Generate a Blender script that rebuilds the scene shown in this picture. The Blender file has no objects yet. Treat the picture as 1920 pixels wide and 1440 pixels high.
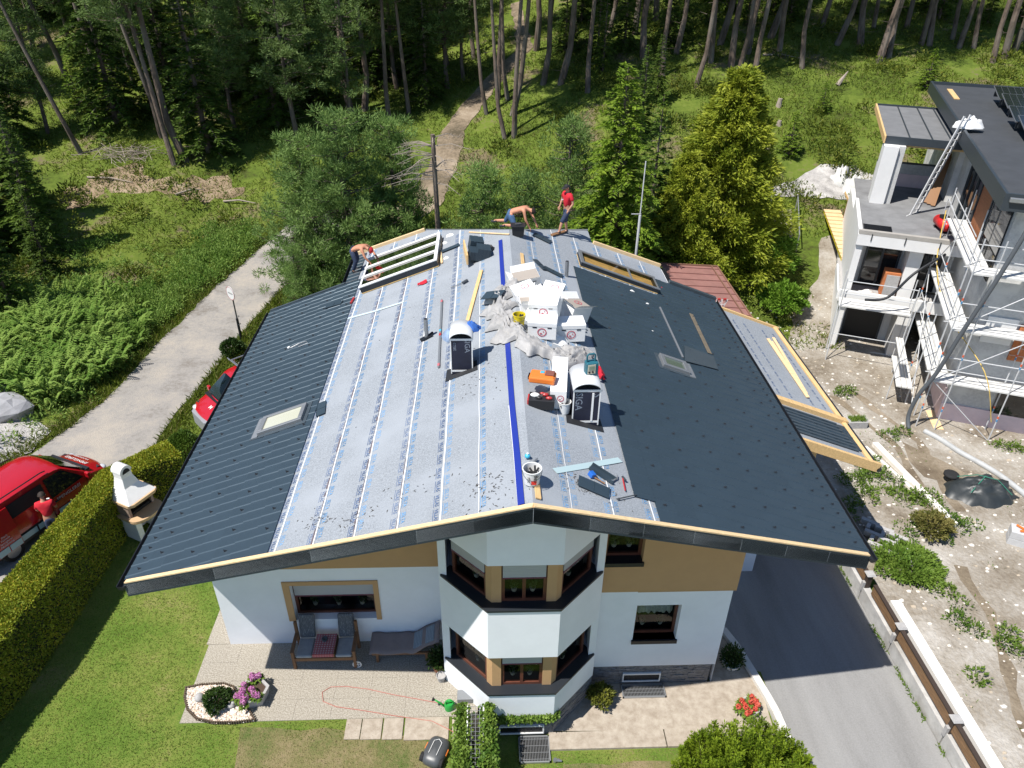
import bpy, bmesh, math, random
import numpy as np
from mathutils import Vector, Matrix, noise as mnoise

random.seed(11)
rng = np.random.default_rng(11)
SC = bpy.context.scene
COL = SC.collection
R = math.radians

# ------------------------------------------------------------------ camera
CAM = np.array([-0.7589, -10.4682, 15.4352])
PITCH, YAW, ROLL, FPX = 0.5642, 0.0410, 0.0120, 1370.0
_f = np.array([math.sin(YAW)*math.cos(PITCH), math.cos(YAW)*math.cos(PITCH), -math.sin(PITCH)])
_r0 = np.array([math.cos(YAW), -math.sin(YAW), 0.0])
_u0 = np.cross(_r0, _f)
_r = math.cos(ROLL)*_r0 + math.sin(ROLL)*_u0
_u = -math.sin(ROLL)*_r0 + math.cos(ROLL)*_u0
cd = bpy.data.cameras.new('camera')
cam = bpy.data.objects.new('camera', cd)
COL.objects.link(cam)
cd.sensor_width = 36.0
cd.lens = FPX/1920.0*36.0
cd.clip_start, cd.clip_end = 0.1, 1500.0
cam.matrix_world = Matrix(((_r[0], _u[0], -_f[0], CAM[0]), (_r[1], _u[1], -_f[1], CAM[1]), (_r[2], _u[2], -_f[2], CAM[2]), (0, 0, 0, 1)))
SC.camera = cam

# ------------------------------------------------------------------ sky, sun, exposure
SUN = Vector((0.4834, 0.2771, -1.0)).normalized()      # direction the light travels
SUN_EL = math.asin(-SUN.z)
SUN_AZ = math.atan2(-SUN.x, -SUN.y)                      # towards the sun, clockwise from +y
W = bpy.data.worlds.new('World'); SC.world = W; W.use_nodes = True
wn = W.node_tree.nodes; wl = W.node_tree.links
for n in list(wn): wn.remove(n)
wo = wn.new('ShaderNodeOutputWorld'); wb = wn.new('ShaderNodeBackground'); ws = wn.new('ShaderNodeTexSky')
ws.sky_type = 'NISHITA'; ws.sun_disc = False
ws.sun_elevation = SUN_EL; ws.sun_rotation = SUN_AZ
ws.altitude = 900; ws.air_density = 1.0; ws.dust_density = 0.1; ws.ozone_density = 3.0
wb.inputs['Strength'].default_value = 0.10
wl.new(ws.outputs[0], wb.inputs[0]); wl.new(wb.outputs[0], wo.inputs[0])
sd = bpy.data.lights.new('sun', 'SUN'); so = bpy.data.objects.new('sun', sd); COL.objects.link(so)
sd.energy = 5.0; sd.angle = R(0.53); sd.color = (1.0, 0.955, 0.89)
so.rotation_euler = SUN.to_track_quat('-Z', 'Y').to_euler(); so.location = (-20, -12, 42)
SC.view_settings.view_transform = 'Standard'; SC.view_settings.look = 'None'
SC.view_settings.exposure = 0.42; SC.view_settings.gamma = 1.0
SC.cycles.use_denoising = True
SC.cycles.max_bounces = 6; SC.cycles.transparent_max_bounces = 6
SC.cycles.diffuse_bounces = 3; SC.cycles.glossy_bounces = 3; SC.cycles.transmission_bounces = 4
SC.cycles.caustics_reflective = False; SC.cycles.caustics_refractive = False

# ------------------------------------------------------------------ pixel -> place helpers
HR, TS, PF, EA, EB, LB = 7.209, 0.3784, 1.328, 8.06, 7.053, 12.107   # ridge height, roof slope, prow, eaves, length
def ray(a, b): return _f + _r*(a-960)/FPX - _u*(b-720)/FPX
def G(a, b, z=0.0):
    d = ray(a, b); return Vector(CAM + d*(z-CAM[2])/d[2])
def GY(a, b, y):
    d = ray(a, b); return Vector(CAM + d*(y-CAM[1])/d[1])
def GR(a, b, h=0.0, side=None):
    d = ray(a, b)
    for s in (-1, 1):
        n = np.array([s*TS, 0, 1.0]); P = CAM + d*((HR+h-n@CAM)/(n@d))
        if (side is None and s*P[0] >= -1e-6) or side == s: return Vector(P)
    n = np.array([-TS, 0, 1.0]); return Vector(CAM + d*((HR+h-n@CAM)/(n@d)))
def px(P):
    d = np.asarray(P, float)-CAM; z = d@_f
    return 960+FPX*(d@_r)/z, 720-FPX*(d@_u)/z, z
def upz(P, py):
    lo, hi = -5.0, 40.0
    for _ in range(50):
        m = (lo+hi)/2
        if px((P[0], P[1], m))[1] > py: lo = m
        else: hi = m
    return lo
CS = 1/math.sqrt(1+TS*TS); SN = TS*CS
def RZ(x): return HR-abs(x)*TS
def RP(x, y, h=0.0):                       # a point h above the roof plane (along its normal)
    s = -1 if x < 0 else 1
    return Vector((x+s*SN*h, y, RZ(x)+CS*h))
def RMAT(x, y, h=0.0, rz=0.0, upright=False):
    s = -1 if x < 0 else 1
    p = RP(x, y, h)
    if upright: return Matrix.Translation(p) @ Matrix.Rotation(rz, 4, 'Z')
    return Matrix.Translation(p) @ Matrix.Rotation(s*math.atan(TS), 4, 'Y') @ Matrix.Rotation(rz, 4, 'Z')

# ------------------------------------------------------------------ materials
MATS = {}
def M(name, col, rough=0.8, var=0.0, scale=6.0, bump=0.0, bscale=60.0, metal=0.0, spec=0.5, coat=0.0, col2=None, world=False,
      detail=4.0, rnd=0.0, stretch=None, c3=None, c3scale=1.0, c3lo=0.5, c3hi=0.62, trans=0.0, emit=None):
    if name in MATS: return MATS[name]
    m = bpy.data.materials.new(name); m.use_nodes = True
    nt = m.node_tree; b = nt.nodes['Principled BSDF']; L = nt.links
    b.inputs['Roughness'].default_value = rough; b.inputs['Metallic'].default_value = metal
    b.inputs['Specular IOR Level'].default_value = spec
    if coat: b.inputs['Coat Weight'].default_value = coat; b.inputs['Coat Roughness'].default_value = 0.08
    col = tuple(col)+(1,)
    b.inputs['Base Color'].default_value = col
    vec = None
    if var or bump or c3 is not None or col2 is not None:
        if world:
            g = nt.nodes.new('ShaderNodeNewGeometry'); vec = g.outputs['Position']
        else:
            g = nt.nodes.new('ShaderNodeTexCoord'); vec = g.outputs['Object']
        if stretch:
            mp = nt.nodes.new('ShaderNodeMapping'); mp.inputs['Scale'].default_value = stretch
            L.new(vec, mp.inputs['Vector']); vec = mp.outputs[0]
    out = None
    if var or col2 is not None:
        n1 = nt.nodes.new('ShaderNodeTexNoise'); n1.inputs['Scale'].default_value = scale; n1.inputs['Detail'].default_value = detail
        n1.inputs['Roughness'].default_value = 0.65
        L.new(vec, n1.inputs['Vector'])
        cr = nt.nodes.new('ShaderNodeValToRGB')
        if col2 is None:
            lo = tuple(max(0, c*(1-var)) for c in col[:3])+(1,); hi = tuple(min(1, c*(1+var)) for c in col[:3])+(1,)
        else: lo, hi = col, tuple(col2)+(1,)
        cr.color_ramp.elements[0].position = 0.32; cr.color_ramp.elements[0].color = lo
        cr.color_ramp.elements[1].position = 0.68; cr.color_ramp.elements[1].color = hi
        L.new(n1.outputs['Fac'], cr.inputs[0]); out = cr.outputs[0]
    if c3 is not None:
        n3 = nt.nodes.new('ShaderNodeTexNoise'); n3.inputs['Scale'].default_value = c3scale; n3.inputs['Detail'].default_value = 5
        L.new(vec, n3.inputs['Vector'])
        r3 = nt.nodes.new('ShaderNodeMapRange'); r3.inputs['From Min'].default_value = c3lo; r3.inputs['From Max'].default_value = c3hi
        L.new(n3.outputs['Fac'], r3.inputs['Value'])
        mx = nt.nodes.new('ShaderNodeMixRGB'); mx.inputs[2].default_value = tuple(c3)+(1,)
        L.new(r3.outputs[0], mx.inputs[0])
        if out: L.new(out, mx.inputs[1])
        else: mx.inputs[1].default_value = col
        out = mx.outputs[0]
    if rnd:
        oi = nt.nodes.new('ShaderNodeObjectInfo'); mr = nt.nodes.new('ShaderNodeMapRange')
        mr.inputs['To Min'].default_value = 1-rnd; mr.inputs['To Max'].default_value = 1+rnd
        L.new(oi.outputs['Random'], mr.inputs['Value'])
        hs = nt.nodes.new('ShaderNodeHueSaturation')
        if out: L.new(out, hs.inputs['Color'])
        else: hs.inputs['Color'].default_value = col
        L.new(mr.outputs[0], hs.inputs['Value']); out = hs.outputs[0]
    if out: L.new(out, b.inputs['Base Color'])
    if bump:
        n2 = nt.nodes.new('ShaderNodeTexNoise'); n2.inputs['Scale'].default_value = bscale; n2.inputs['Detail'].default_value = 5
        L.new(vec, n2.inputs['Vector'])
        bp = nt.nodes.new('ShaderNodeBump'); bp.inputs['Strength'].default_value = bump; bp.inputs['Distance'].default_value = 0.02
        L.new(n2.outputs['Fac'], bp.inputs['Height']); L.new(bp.outputs[0], b.inputs['Normal'])
    if trans:
        tr = nt.nodes.new('ShaderNodeBsdfTranslucent'); ms = nt.nodes.new('ShaderNodeMixShader'); ms.inputs[0].default_value = trans
        if out: L.new(out, tr.inputs['Color'])
        else: tr.inputs['Color'].default_value = col
        L.new(b.outputs[0], ms.inputs[1]); L.new(tr.outputs[0], ms.inputs[2])
        L.new(ms.outputs[0], nt.nodes['Material Output'].inputs['Surface'])
    MATS[name] = m
    return m
def glass(name, col=(0.02, 0.025, 0.03), rough=0.03, alpha=None):
    m = M(name, col, rough=rough, spec=0.8)
    return m

# ------------------------------------------------------------------ mesh builder
class MB:
    def __init__(s): s.v = []; s.f = []; s.m = []
    def add(s, v, f, mi=0, T=None):
        k = len(s.v)
        if T is not None: v = [T @ Vector(p) for p in v]
        s.v += [tuple(p) for p in v]; s.f += [tuple(i+k for i in q) for q in f]; s.m += [mi]*len(f); return s
    def box(s, c, d, rz=0.0, mi=0, T=None, taper=1.0):
        x, y, z = d[0]/2, d[1]/2, d[2]/2; t = taper
        v = [(-x, -y, -z), (x, -y, -z), (x, y, -z), (-x, y, -z), (-x*t, -y*t, z), (x*t, -y*t, z), (x*t, y*t, z), (-x*t, y*t, z)]
        A = Matrix.Translation(c) @ Matrix.Rotation(rz, 4, 'Z')
        if T is not None: A = T @ A
        return s.add(v, [(0, 3, 2, 1), (4, 5, 6, 7), (0, 1, 5, 4), (1, 2, 6, 5), (2, 3, 7, 6), (3, 0, 4, 7)], mi, A)
    def bb(s, x0, x1, y0, y1, z0, z1, mi=0, T=None):
        return s.box(((x0+x1)/2, (y0+y1)/2, (z0+z1)/2), (abs(x1-x0), abs(y1-y0), abs(z1-z0)), 0, mi, T)
    def beam(s, p, q, w, h, mi=0, up=(0, 0, 1)):         # box from p to q, section w x h
        p, q = Vector(p), Vector(q); d = (q-p); L = d.length; d.normalize()
        a = d.cross(Vector(up))
        if a.length < 1e-4: a = d.cross(Vector((0, 1, 0)))
        a.normalize(); b = a.cross(d)
        v = []
        for e in (p, q):
            for i, j in ((-1, -1), (1, -1), (1, 1), (-1, 1)): v.append(e+a*(i*w/2)+b*(j*h/2))
        return s.add(v, [(0, 1, 2, 3), (7, 6, 5, 4), (0, 4, 5, 1), (1, 5, 6, 2), (2, 6, 7, 3), (3, 7, 4, 0)], mi)
    def cyl(s, p, q, r0, r1=None, n=10, mi=0, caps=True):
        r1 = r0 if r1 is None else r1
        p, q = Vector(p), Vector(q); d = (q-p).normalized()
        a = d.orthogonal().normalized(); b = d.cross(a); v = []
        for e, rr in ((p, r0), (q, r1)):
            for i in range(n):
                t = 2*math.pi*i/n; v.append(e+a*(rr*math.cos(t))+b*(rr*math.sin(t)))
        f = [(i, (i+1) % n, n+(i+1) % n, n+i) for i in range(n)]
        if caps: f += [tuple(range(n-1, -1, -1)), tuple(range(n, 2*n))]
        return s.add(v, f, mi)
    def tube(s, pts, r, n=6, mi=0, caps=True):
        pts = [Vector(p) for p in pts]; m = len(pts); v = []; f = []
        rr = r if hasattr(r, '__len__') else [r]*m
        prev = None
        for k, p in enumerate(pts):
            d = (pts[min(k+1, m-1)]-pts[max(k-1, 0)]).normalized()
            a = d.orthogonal().normalized() if prev is None else (prev-d*prev.dot(d)).normalized()
            prev = a; b = d.cross(a)
            for i in range(n):
                t = 2*math.pi*i/n; v.append(p+a*(rr[k]*math.cos(t))+b*(rr[k]*math.sin(t)))
        for k in range(m-1):
            for i in range(n): f.append((k*n+i, k*n+(i+1) % n, (k+1)*n+(i+1) % n, (k+1)*n+i))
        if caps: f += [tuple(range(n-1, -1, -1)), tuple(range((m-1)*n, m*n))]
        return s.add(v, f, mi)
    def lathe(s, prof, c=(0, 0, 0), n=20, mi=0, T=None, close=True):
        v = []; f = []; m = len(prof)
        for r, z in prof:
            for i in range(n):
                t = 2*math.pi*i/n; v.append((c[0]+r*math.cos(t), c[1]+r*math.sin(t), c[2]+z))
        for k in range(m-1):
            for i in range(n): f.append((k*n+i, k*n+(i+1) % n, (k+1)*n+(i+1) % n, (k+1)*n+i))
        if close:
            f += [tuple(range(n-1, -1, -1)), tuple(range((m-1)*n, m*n))]
        return s.add(v, f, mi, T)
    def prism(s, poly, z0, z1, mi=0, T=None, mtop=None):   # poly counter-clockwise in xy
        n = len(poly); v = [(p[0], p[1], z0) for p in poly]+[(p[0], p[1], z1) for p in poly]
        s.add(v, [tuple(range(n-1, -1, -1))]+[(i, (i+1) % n, n+(i+1) % n, n+i) for i in range(n)], mi, T)
        return s.add(v[n:], [tuple(range(n))], mi if mtop is None else mtop, T)
    def sheet(s, top, down, mi=0, mside=None, mbot=None):       # polygon in space given thickness along a vector
        n = len(top); d = Vector(down); t = [Vector(p) for p in top]; b = [p+d for p in t]
        s.add(t, [tuple(range(n))], mi)
        s.add(t+b, [(i, n+i, n+(i+1) % n, (i+1) % n) for i in range(n)], mi if mside is None else mside)
        return s.add(b, [tuple(range(n-1, -1, -1))], mi if mbot is None else mbot)
    def grid(s, P, nu, nv, mi=0, closed=False):
        f = []
        for j in range(nv-1):
            for i in range(nu-1 if not closed else nu):
                i2 = (i+1) % nu
                f.append((j*nu+i, j*nu+i2, (j+1)*nu+i2, (j+1)*nu+i))
        return s.add(P, f, mi)
    def ball(s, c, r, n=10, m=7, mi=0, sq=(1, 1, 1), T=None, jit=0.0):
        v = [(0, 0, -1)]; f = []
        for j in range(1, m):
            t = math.pi*j/m
            for i in range(n):
                a = 2*math.pi*i/n; v.append((math.sin(t)*math.cos(a), math.sin(t)*math.sin(a), -math.cos(t)))
        v.append((0, 0, 1))
        vv = []
        for p in v:
            k = 1+(random.uniform(-jit, jit) if jit else 0); vv.append((c[0]+p[0]*r*sq[0]*k, c[1]+p[1]*r*sq[1]*k, c[2]+p[2]*r*sq[2]*k))
        for i in range(n): f.append((0, 1+(i+1) % n, 1+i))
        for j in range(m-2):
            for i in range(n): f.append((1+j*n+i, 1+j*n+(i+1) % n, 1+(j+1)*n+(i+1) % n, 1+(j+1)*n+i))
        e = len(v)-1
        for i in range(n): f.append((e, 1+(m-2)*n+i, 1+(m-2)*n+(i+1) % n))
        return s.add(vv, f, mi, T)
    def mesh(s, name, mats, smooth=False):
        me = bpy.data.meshes.new(name); me.from_pydata(s.v, [], s.f)
        for m in (mats if isinstance(mats, (list, tuple)) else [mats]): me.materials.append(m)
        me.polygons.foreach_set('material_index', s.m)
        if smooth: me.polygons.foreach_set('use_smooth', [True]*len(me.polygons))
        me.update(); return me
    def build(s, name, mats, parent=None, smooth=False, bevel=0.0, auto=None, **kw):
        o = obj(name, s.mesh(name, mats, smooth or auto is not None), parent, **kw)
        if auto is not None: sharp(o.data, auto)
        if bevel:
            b = o.modifiers.new('bevel', 'BEVEL'); b.width = bevel; b.segments = 2; b.limit_method = 'ANGLE'; b.angle_limit = R(40)
        return o

def sharp(me, deg):
    bm = bmesh.new(); bm.from_mesh(me); lim = R(deg)
    for e in bm.edges:
        if len(e.link_faces) == 2 and e.calc_face_angle(0) > lim: e.smooth = False
    bm.to_mesh(me); bm.free()

def wmat(o):
    m = Matrix.LocRotScale(o.location, o.rotation_euler, o.scale) if not o.get('_mw') else o.matrix_basis.copy()
    return m if o.parent is None else wmat(o.parent) @ o.matrix_parent_inverse @ m
def obj(name, data, parent=None, label=None, cat=None, group=None, kind=None, local=False, T=None):
    o = bpy.data.objects.new(name, data); COL.objects.link(o)
    if T is not None: o.matrix_basis = T
    if parent is not None:
        o.parent = parent
        if not local: o.matrix_parent_inverse = wmat(parent).inverted()
    tag(o, label, cat, group, kind)
    return o
def tag(o, label=None, cat=None, group=None, kind=None):
    if label: o['label'] = label
    if cat: o['category'] = cat
    if group: o['group'] = group
    if kind: o['kind'] = kind
    return o
def thing(name, loc, label, cat, group=None, rz=0.0):
    o = bpy.data.objects.new(name, None); COL.objects.link(o)
    o.location = loc; o.rotation_euler = (0, 0, rz); o.empty_display_size = 0.2
    return tag(o, label, cat, group)
def dup(o, T=None, parent=None, label=None, group=None):
    c = o.copy(); COL.objects.link(c)
    if parent is not None: c.parent = parent
    if T is not None: c.matrix_basis = T
    if label: c['label'] = label
    if group: c['group'] = group
    for ch in list(KIDS.get(o.name, [])) if o.name in KIDS else [k for k in bpy.data.objects if k.parent == o]:
        dup(ch, None, c)
    return c
KIDS = {}
_tc = {}
def text_mesh(txt, size=1.0, bold=0.0, spacing=1.0):    # flat lettering in the xy plane, centred
    key = (txt, bold, spacing)
    if key not in _tc:
        cu = bpy.data.curves.new('t', 'FONT'); cu.body = txt; cu.align_x = 'CENTER'; cu.align_y = 'CENTER'; cu.resolution_u = 2
        cu.offset = bold; cu.space_character = spacing
        to = bpy.data.objects.new('t', cu); COL.objects.link(to)
        dg = bpy.context.evaluated_depsgraph_get(); dg.update()
        me = to.evaluated_get(dg).to_mesh()
        _tc[key] = ([v.co.copy() for v in me.vertices], [tuple(p.vertices) for p in me.polygons])
        bpy.data.objects.remove(to); bpy.data.curves.remove(cu)
    v, f = _tc[key]
    return [p*size for p in v], f
def letters(mb, txt, T, size, mi=0, bold=0.0):
    v, f = text_mesh(txt, size, bold); mb.add(v, f, mi, T)

# ---- foliage as many small kite-shaped leaves (numpy)
def kites(P, D, N, ln, wd):
    """P base points, D directions, N side normals (nx3), ln, wd arrays -> verts, faces"""
    D = D/np.maximum(np.linalg.norm(D, axis=1, keepdims=True), 1e-9)
    S = np.cross(D, N); S = S/np.maximum(np.linalg.norm(S, axis=1, keepdims=True), 1e-9)
    ln = np.asarray(ln).reshape(-1, 1); wd = np.asarray(wd).reshape(-1, 1)
    a = P; b = P+D*ln*0.45+S*wd*0.5; c = P+D*ln; d = P+D*ln*0.45-S*wd*0.5
    return np.stack([a, b, c, d], 1).reshape(-1, 3)
def leaf_mesh(name, V, mat, extra=None):
    n = len(V)//4
    me = bpy.data.meshes.new(name)
    me.vertices.add(len(V)); me.vertices.foreach_set('co', V.astype(np.float32).ravel())
    me.loops.add(n*4); me.loops.foreach_set('vertex_index', np.arange(n*4, dtype=np.int32))
    me.polygons.add(n); me.polygons.foreach_set('loop_start', np.arange(0, n*4, 4, dtype=np.int32)); me.polygons.foreach_set('loop_total', np.full(n, 4, dtype=np.int32))
    me.materials.append(mat); me.update(calc_edges=True); return me
def rdir(n):
    v = rng.normal(size=(n, 3)); return v/np.linalg.norm(v, axis=1, keepdims=True)
def leafmat(name, c1, c2, scale=0.8, rnd=0.12, trans=0.25, c3=None, fine=9.0, rough=0.6, hue=0.0):
    """leaf colour: two tones mixed by noise over the plant and per-leaf variation"""
    if name in MATS: return MATS[name]
    m = bpy.data.materials.new(name); m.use_nodes = True; nt = m.node_tree; L = nt.links; b = nt.nodes['Principled BSDF']
    b.inputs['Roughness'].default_value = rough; b.inputs['Specular IOR Level'].default_value = 0.25
    g = nt.nodes.new('ShaderNodeNewGeometry')
    n1 = nt.nodes.new('ShaderNodeTexNoise'); n1.inputs['Scale'].default_value = scale; n1.inputs['Detail'].default_value = 3
    L.new(g.outputs['Position'], n1.inputs['Vector'])
    ad = nt.nodes.new('ShaderNodeMath'); ad.operation = 'MULTIPLY_ADD'; ad.inputs[1].default_value = 0.35
    L.new(g.outputs['Random Per Island'], ad.inputs[0]); L.new(n1.outputs['Fac'], ad.inputs[2])
    mr = nt.nodes.new('ShaderNodeMapRange'); mr.inputs['From Min'].default_value = 0.42; mr.inputs['From Max'].default_value = 0.92
    L.new(ad.outputs[0], mr.inputs['Value'])
    mx = nt.nodes.new('ShaderNodeMixRGB'); mx.inputs[1].default_value = tuple(c1)+(1,); mx.inputs[2].default_value = tuple(c2)+(1,)
    L.new(mr.outputs[0], mx.inputs[0]); out = mx.outputs[0]
    if c3 is not None:
        rr = nt.nodes.new('ShaderNodeMapRange'); rr.inputs['From Min'].default_value = 0.86; rr.inputs['From Max'].default_value = 0.9
        L.new(g.outputs['Random Per Island'], rr.inputs['Value'])
        m3 = nt.nodes.new('ShaderNodeMixRGB'); m3.inputs[2].default_value = tuple(c3)+(1,)
        L.new(rr.outputs[0], m3.inputs[0]); L.new(out, m3.inputs[1]); out = m3.outputs[0]
    oi = nt.nodes.new('ShaderNodeObjectInfo'); r2 = nt.nodes.new('ShaderNodeMapRange')
    r2.inputs['To Min'].default_value = 1-rnd; r2.inputs['To Max'].default_value = 1+rnd; L.new(oi.outputs['Random'], r2.inputs['Value'])
    hs = nt.nodes.new('ShaderNodeHueSaturation'); L.new(out, hs.inputs['Color']); L.new(r2.outputs[0], hs.inputs['Value']); out = hs.outputs[0]
    L.new(out, b.inputs['Base Color'])
    tr = nt.nodes.new('ShaderNodeBsdfTranslucent'); ms = nt.nodes.new('ShaderNodeMixShader'); ms.inputs[0].default_value = trans
    L.new(out, tr.inputs['Color']); L.new(b.outputs[0], ms.inputs[1]); L.new(tr.outputs[0], ms.inputs[2])
    L.new(ms.outputs[0], nt.nodes['Material Output'].inputs['Surface'])
    MATS[name] = m; return m

# ================================================================== GROUND
def sstep(a, b, x):
    t = np.clip((np.asarray(x, float)-a)/(b-a), 0, 1); return t*t*(3-2*t)
def GH(x, y):
    x = np.asarray(x, float); y = np.asarray(y, float)
    left = -0.03+0*x
    base = left+(-0.80-left)*sstep(-1.35, -0.75, x)*sstep(13, 8, y)
    xd = 6.12-1.3*sstep(1.0, 3.0, y)
    base = base+(-1.13-base)*sstep(0, 0.12, x-xd)*sstep(20, 15, y)
    base = base+(-0.60-base)*sstep(10.1, 10.35, x)*sstep(24, 19, y)
    y0 = 27.5+(19.5-27.5)*sstep(-6, 12, x)
    t = (y-y0)/2.5
    hill = 0.30*2.5*np.where(t > 20, t, np.log1p(np.exp(np.clip(t, -30, 20))))
    bump = (np.sin(x*0.31+1.3)*np.cos(y*0.27)+0.6*np.sin(x*0.77+y*0.53)+0.35*np.sin(1.9*x-1.1*y))*0.10*sstep(0.1, 2.0, hill)
    w = sstep(-16.2, -19.5, x)*sstep(2, 9, y)
    return base+hill+bump+w*0.5
def gh(x, y): return float(GH(x, y))
def GT(a, b):                              # pixel -> point on the terrain
    d = ray(a, b); t = 8.0
    while t < 220:
        P = CAM+d*t
        if P[2] < gh(P[0], P[1]): break
        t += 0.5
    lo, hi = t-0.5, t
    for _ in range(20):
        m = (lo+hi)/2; P = CAM+d*m
        if P[2] < gh(P[0], P[1]): hi = m
        else: lo = m
    return Vector(CAM+d*hi)

def drape(name, poly, mat, step=0.6, off=0.02, label=None, kind='structure', flat=None, jit=0.0):
    if jit:
        q = []
        for i, p in enumerate(poly):
            p2 = poly[(i+1) % len(poly)]; L = math.hypot(p2[0]-p[0], p2[1]-p[1]); n = max(1, int(L/0.5))
            for k in range(n):
                t = k/n; nx, ny = (p2[1]-p[1])/max(L, 1e-6), -(p2[0]-p[0])/max(L, 1e-6); j = random.uniform(-jit, jit)
                q.append((p[0]+(p2[0]-p[0])*t+nx*j, p[1]+(p2[1]-p[1])*t+ny*j))
        poly = q
    bm = bmesh.new()
    bm.faces.new([bm.verts.new((p[0], p[1], 0)) for p in poly])
    xs = [p[0] for p in poly]; ys = [p[1] for p in poly]
    for ax, lo, hi in ((0, min(xs), max(xs)), (1, min(ys), max(ys))):
        k = math.floor(lo/step)+1
        while k*step < hi:
            co = [0, 0, 0]; no = [0, 0, 0]; co[ax] = k*step; no[ax] = 1
            bmesh.ops.bisect_plane(bm, geom=bm.verts[:]+bm.edges[:]+bm.faces[:], plane_co=co, plane_no=no); k += 1
    for v in bm.verts: v.co.z = (gh(v.co.x, v.co.y) if flat is None else flat)+off
    bmesh.ops.recalc_face_normals(bm, faces=bm.faces)
    if bm.faces[:] and sum(f.normal.z for f in bm.faces) < 0: bmesh.ops.reverse_faces(bm, faces=bm.faces)
    me = bpy.data.meshes.new(name); bm.to_mesh(me); bm.free(); me.materials.append(mat)
    me.polygons.foreach_set('use_smooth', [True]*len(me.polygons))
    return obj(name, me, label=label, kind=kind)

# ---- materials of the ground
def groundmat(name, cols, scale, fine, bump=0.4, bsc=30, rough=0.95, k=1.0, st=None):
    """several tones blended by noise at two scales, world placed"""
    m = bpy.data.materials.new(name); m.use_nodes = True; nt = m.node_tree; L = nt.links; b = nt.nodes['Principled BSDF']
    b.inputs['Roughness'].default_value = rough; b.inputs['Specular IOR Level'].default_value = 0.15
    g = nt.nodes.new('ShaderNodeNewGeometry')
    n1 = nt.nodes.new('ShaderNodeTexNoise'); n1.inputs['Scale'].default_value = scale; n1.inputs['Detail'].default_value = 6; n1.inputs['Roughness'].default_value = 0.6
    n2 = nt.nodes.new('ShaderNodeTexNoise'); n2.inputs['Scale'].default_value = fine; n2.inputs['Detail'].default_value = 4; n2.inputs['Roughness'].default_value = 0.7
    for n in (n1, n2):
        if st and n is n1:
            mp = nt.nodes.new('ShaderNodeMapping'); mp.inputs['Scale'].default_value = st; L.new(g.outputs['Position'], mp.inputs['Vector']); L.new(mp.outputs[0], n.inputs['Vector'])
        else: L.new(g.outputs['Position'], n.inputs['Vector'])
    ma = nt.nodes.new('ShaderNodeMath'); ma.operation = 'MULTIPLY_ADD'; ma.inputs[1].default_value = 0.45; L.new(n2.outputs['Fac'], ma.inputs[0])
    sb = nt.nodes.new('ShaderNodeMath'); sb.operation = 'SUBTRACT'; sb.inputs[1].default_value = 0.225; L.new(n1.outputs['Fac'], sb.inputs[0]); L.new(sb.outputs[0], ma.inputs[2])
    cr = nt.nodes.new('ShaderNodeValToRGB'); e = cr.color_ramp.elements
    while len(e) < len(cols): e.new(0.5)
    for i, (p, c) in enumerate(cols): e[i].position = p; e[i].color = tuple(q*k for q in c)+(1,)
    L.new(ma.outputs[0], cr.inputs[0]); L.new(cr.outputs[0], b.inputs['Base Color'])
    n3 = nt.nodes.new('ShaderNodeTexNoise'); n3.inputs['Scale'].default_value = bsc; n3.inputs['Detail'].default_value = 4; L.new(g.outputs['Position'], n3.inputs['Vector'])
    bp = nt.nodes.new('ShaderNodeBump'); bp.inputs['Strength'].default_value = bump; bp.inputs['Distance'].default_value = 0.05
    L.new(n3.outputs['Fac'], bp.inputs['Height']); L.new(bp.outputs[0], b.inputs['Normal'])
    MATS[name] = m; return m
m_forest = groundmat('forest_floor', [(0.30, (0.045, 0.05, 0.014)), (0.42, (0.085, 0.125, 0.018)), (0.56, (0.13, 0.17, 0.028)), (0.66, (0.16, 0.13, 0.075))], 0.28, 3.2, 0.8, 6)
m_lawn = groundmat('lawn_grass', [(0.28, (0.075, 0.135, 0.018)), (0.43, (0.115, 0.185, 0.028)), (0.58, (0.175, 0.215, 0.045)), (0.72, (0.25, 0.22, 0.09))], 0.55, 14.0, 0.7, 45)
m_drylawn = groundmat('dry_lawn', [(0.30, (0.085, 0.13, 0.03)), (0.5, (0.19, 0.175, 0.075)), (0.68, (0.27, 0.215, 0.12))], 0.9, 12.0, 0.7, 45)
m_road = groundmat('gravel_road', [(0.30, (0.27, 0.24, 0.205)), (0.46, (0.40, 0.375, 0.345)), (0.66, (0.52, 0.465, 0.395))], 0.6, 7.0, 0.45, 26, k=0.72)
m_dirt = groundmat('building_site_dirt', [(0.26, (0.20, 0.16, 0.115)), (0.42, (0.36, 0.31, 0.245)), (0.56, (0.48, 0.435, 0.37)), (0.72, (0.64, 0.60, 0.54))], 0.55, 7.0, 0.9, 13, k=0.70)
m_track = groundmat('forest_track', [(0.3, (0.09, 0.075, 0.05)), (0.52, (0.23, 0.18, 0.125)), (0.7, (0.33, 0.27, 0.2))], 0.6, 6.0, 0.5, 14)
m_asph = groundmat('driveway_asphalt', [(0.3, (0.30, 0.295, 0.285)), (0.5, (0.40, 0.395, 0.385)), (0.7, (0.48, 0.475, 0.465))], 0.9, 26.0, 0.35, 70, k=0.68, st=(1.0, 0.16, 1.0))
m_wash = groundmat('washed_concrete', [(0.36, (0.26, 0.23, 0.185)), (0.5, (0.38, 0.345, 0.285)), (0.62, (0.50, 0.46, 0.39))], 34.0, 90.0, 0.12, 80, k=0.88)
m_slab = groundmat('pale_paving', [(0.3, (0.33, 0.275, 0.215)), (0.5, (0.42, 0.36, 0.29)), (0.7, (0.50, 0.44, 0.36))], 6.0, 50.0, 0.15, 70, k=0.9)
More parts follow.
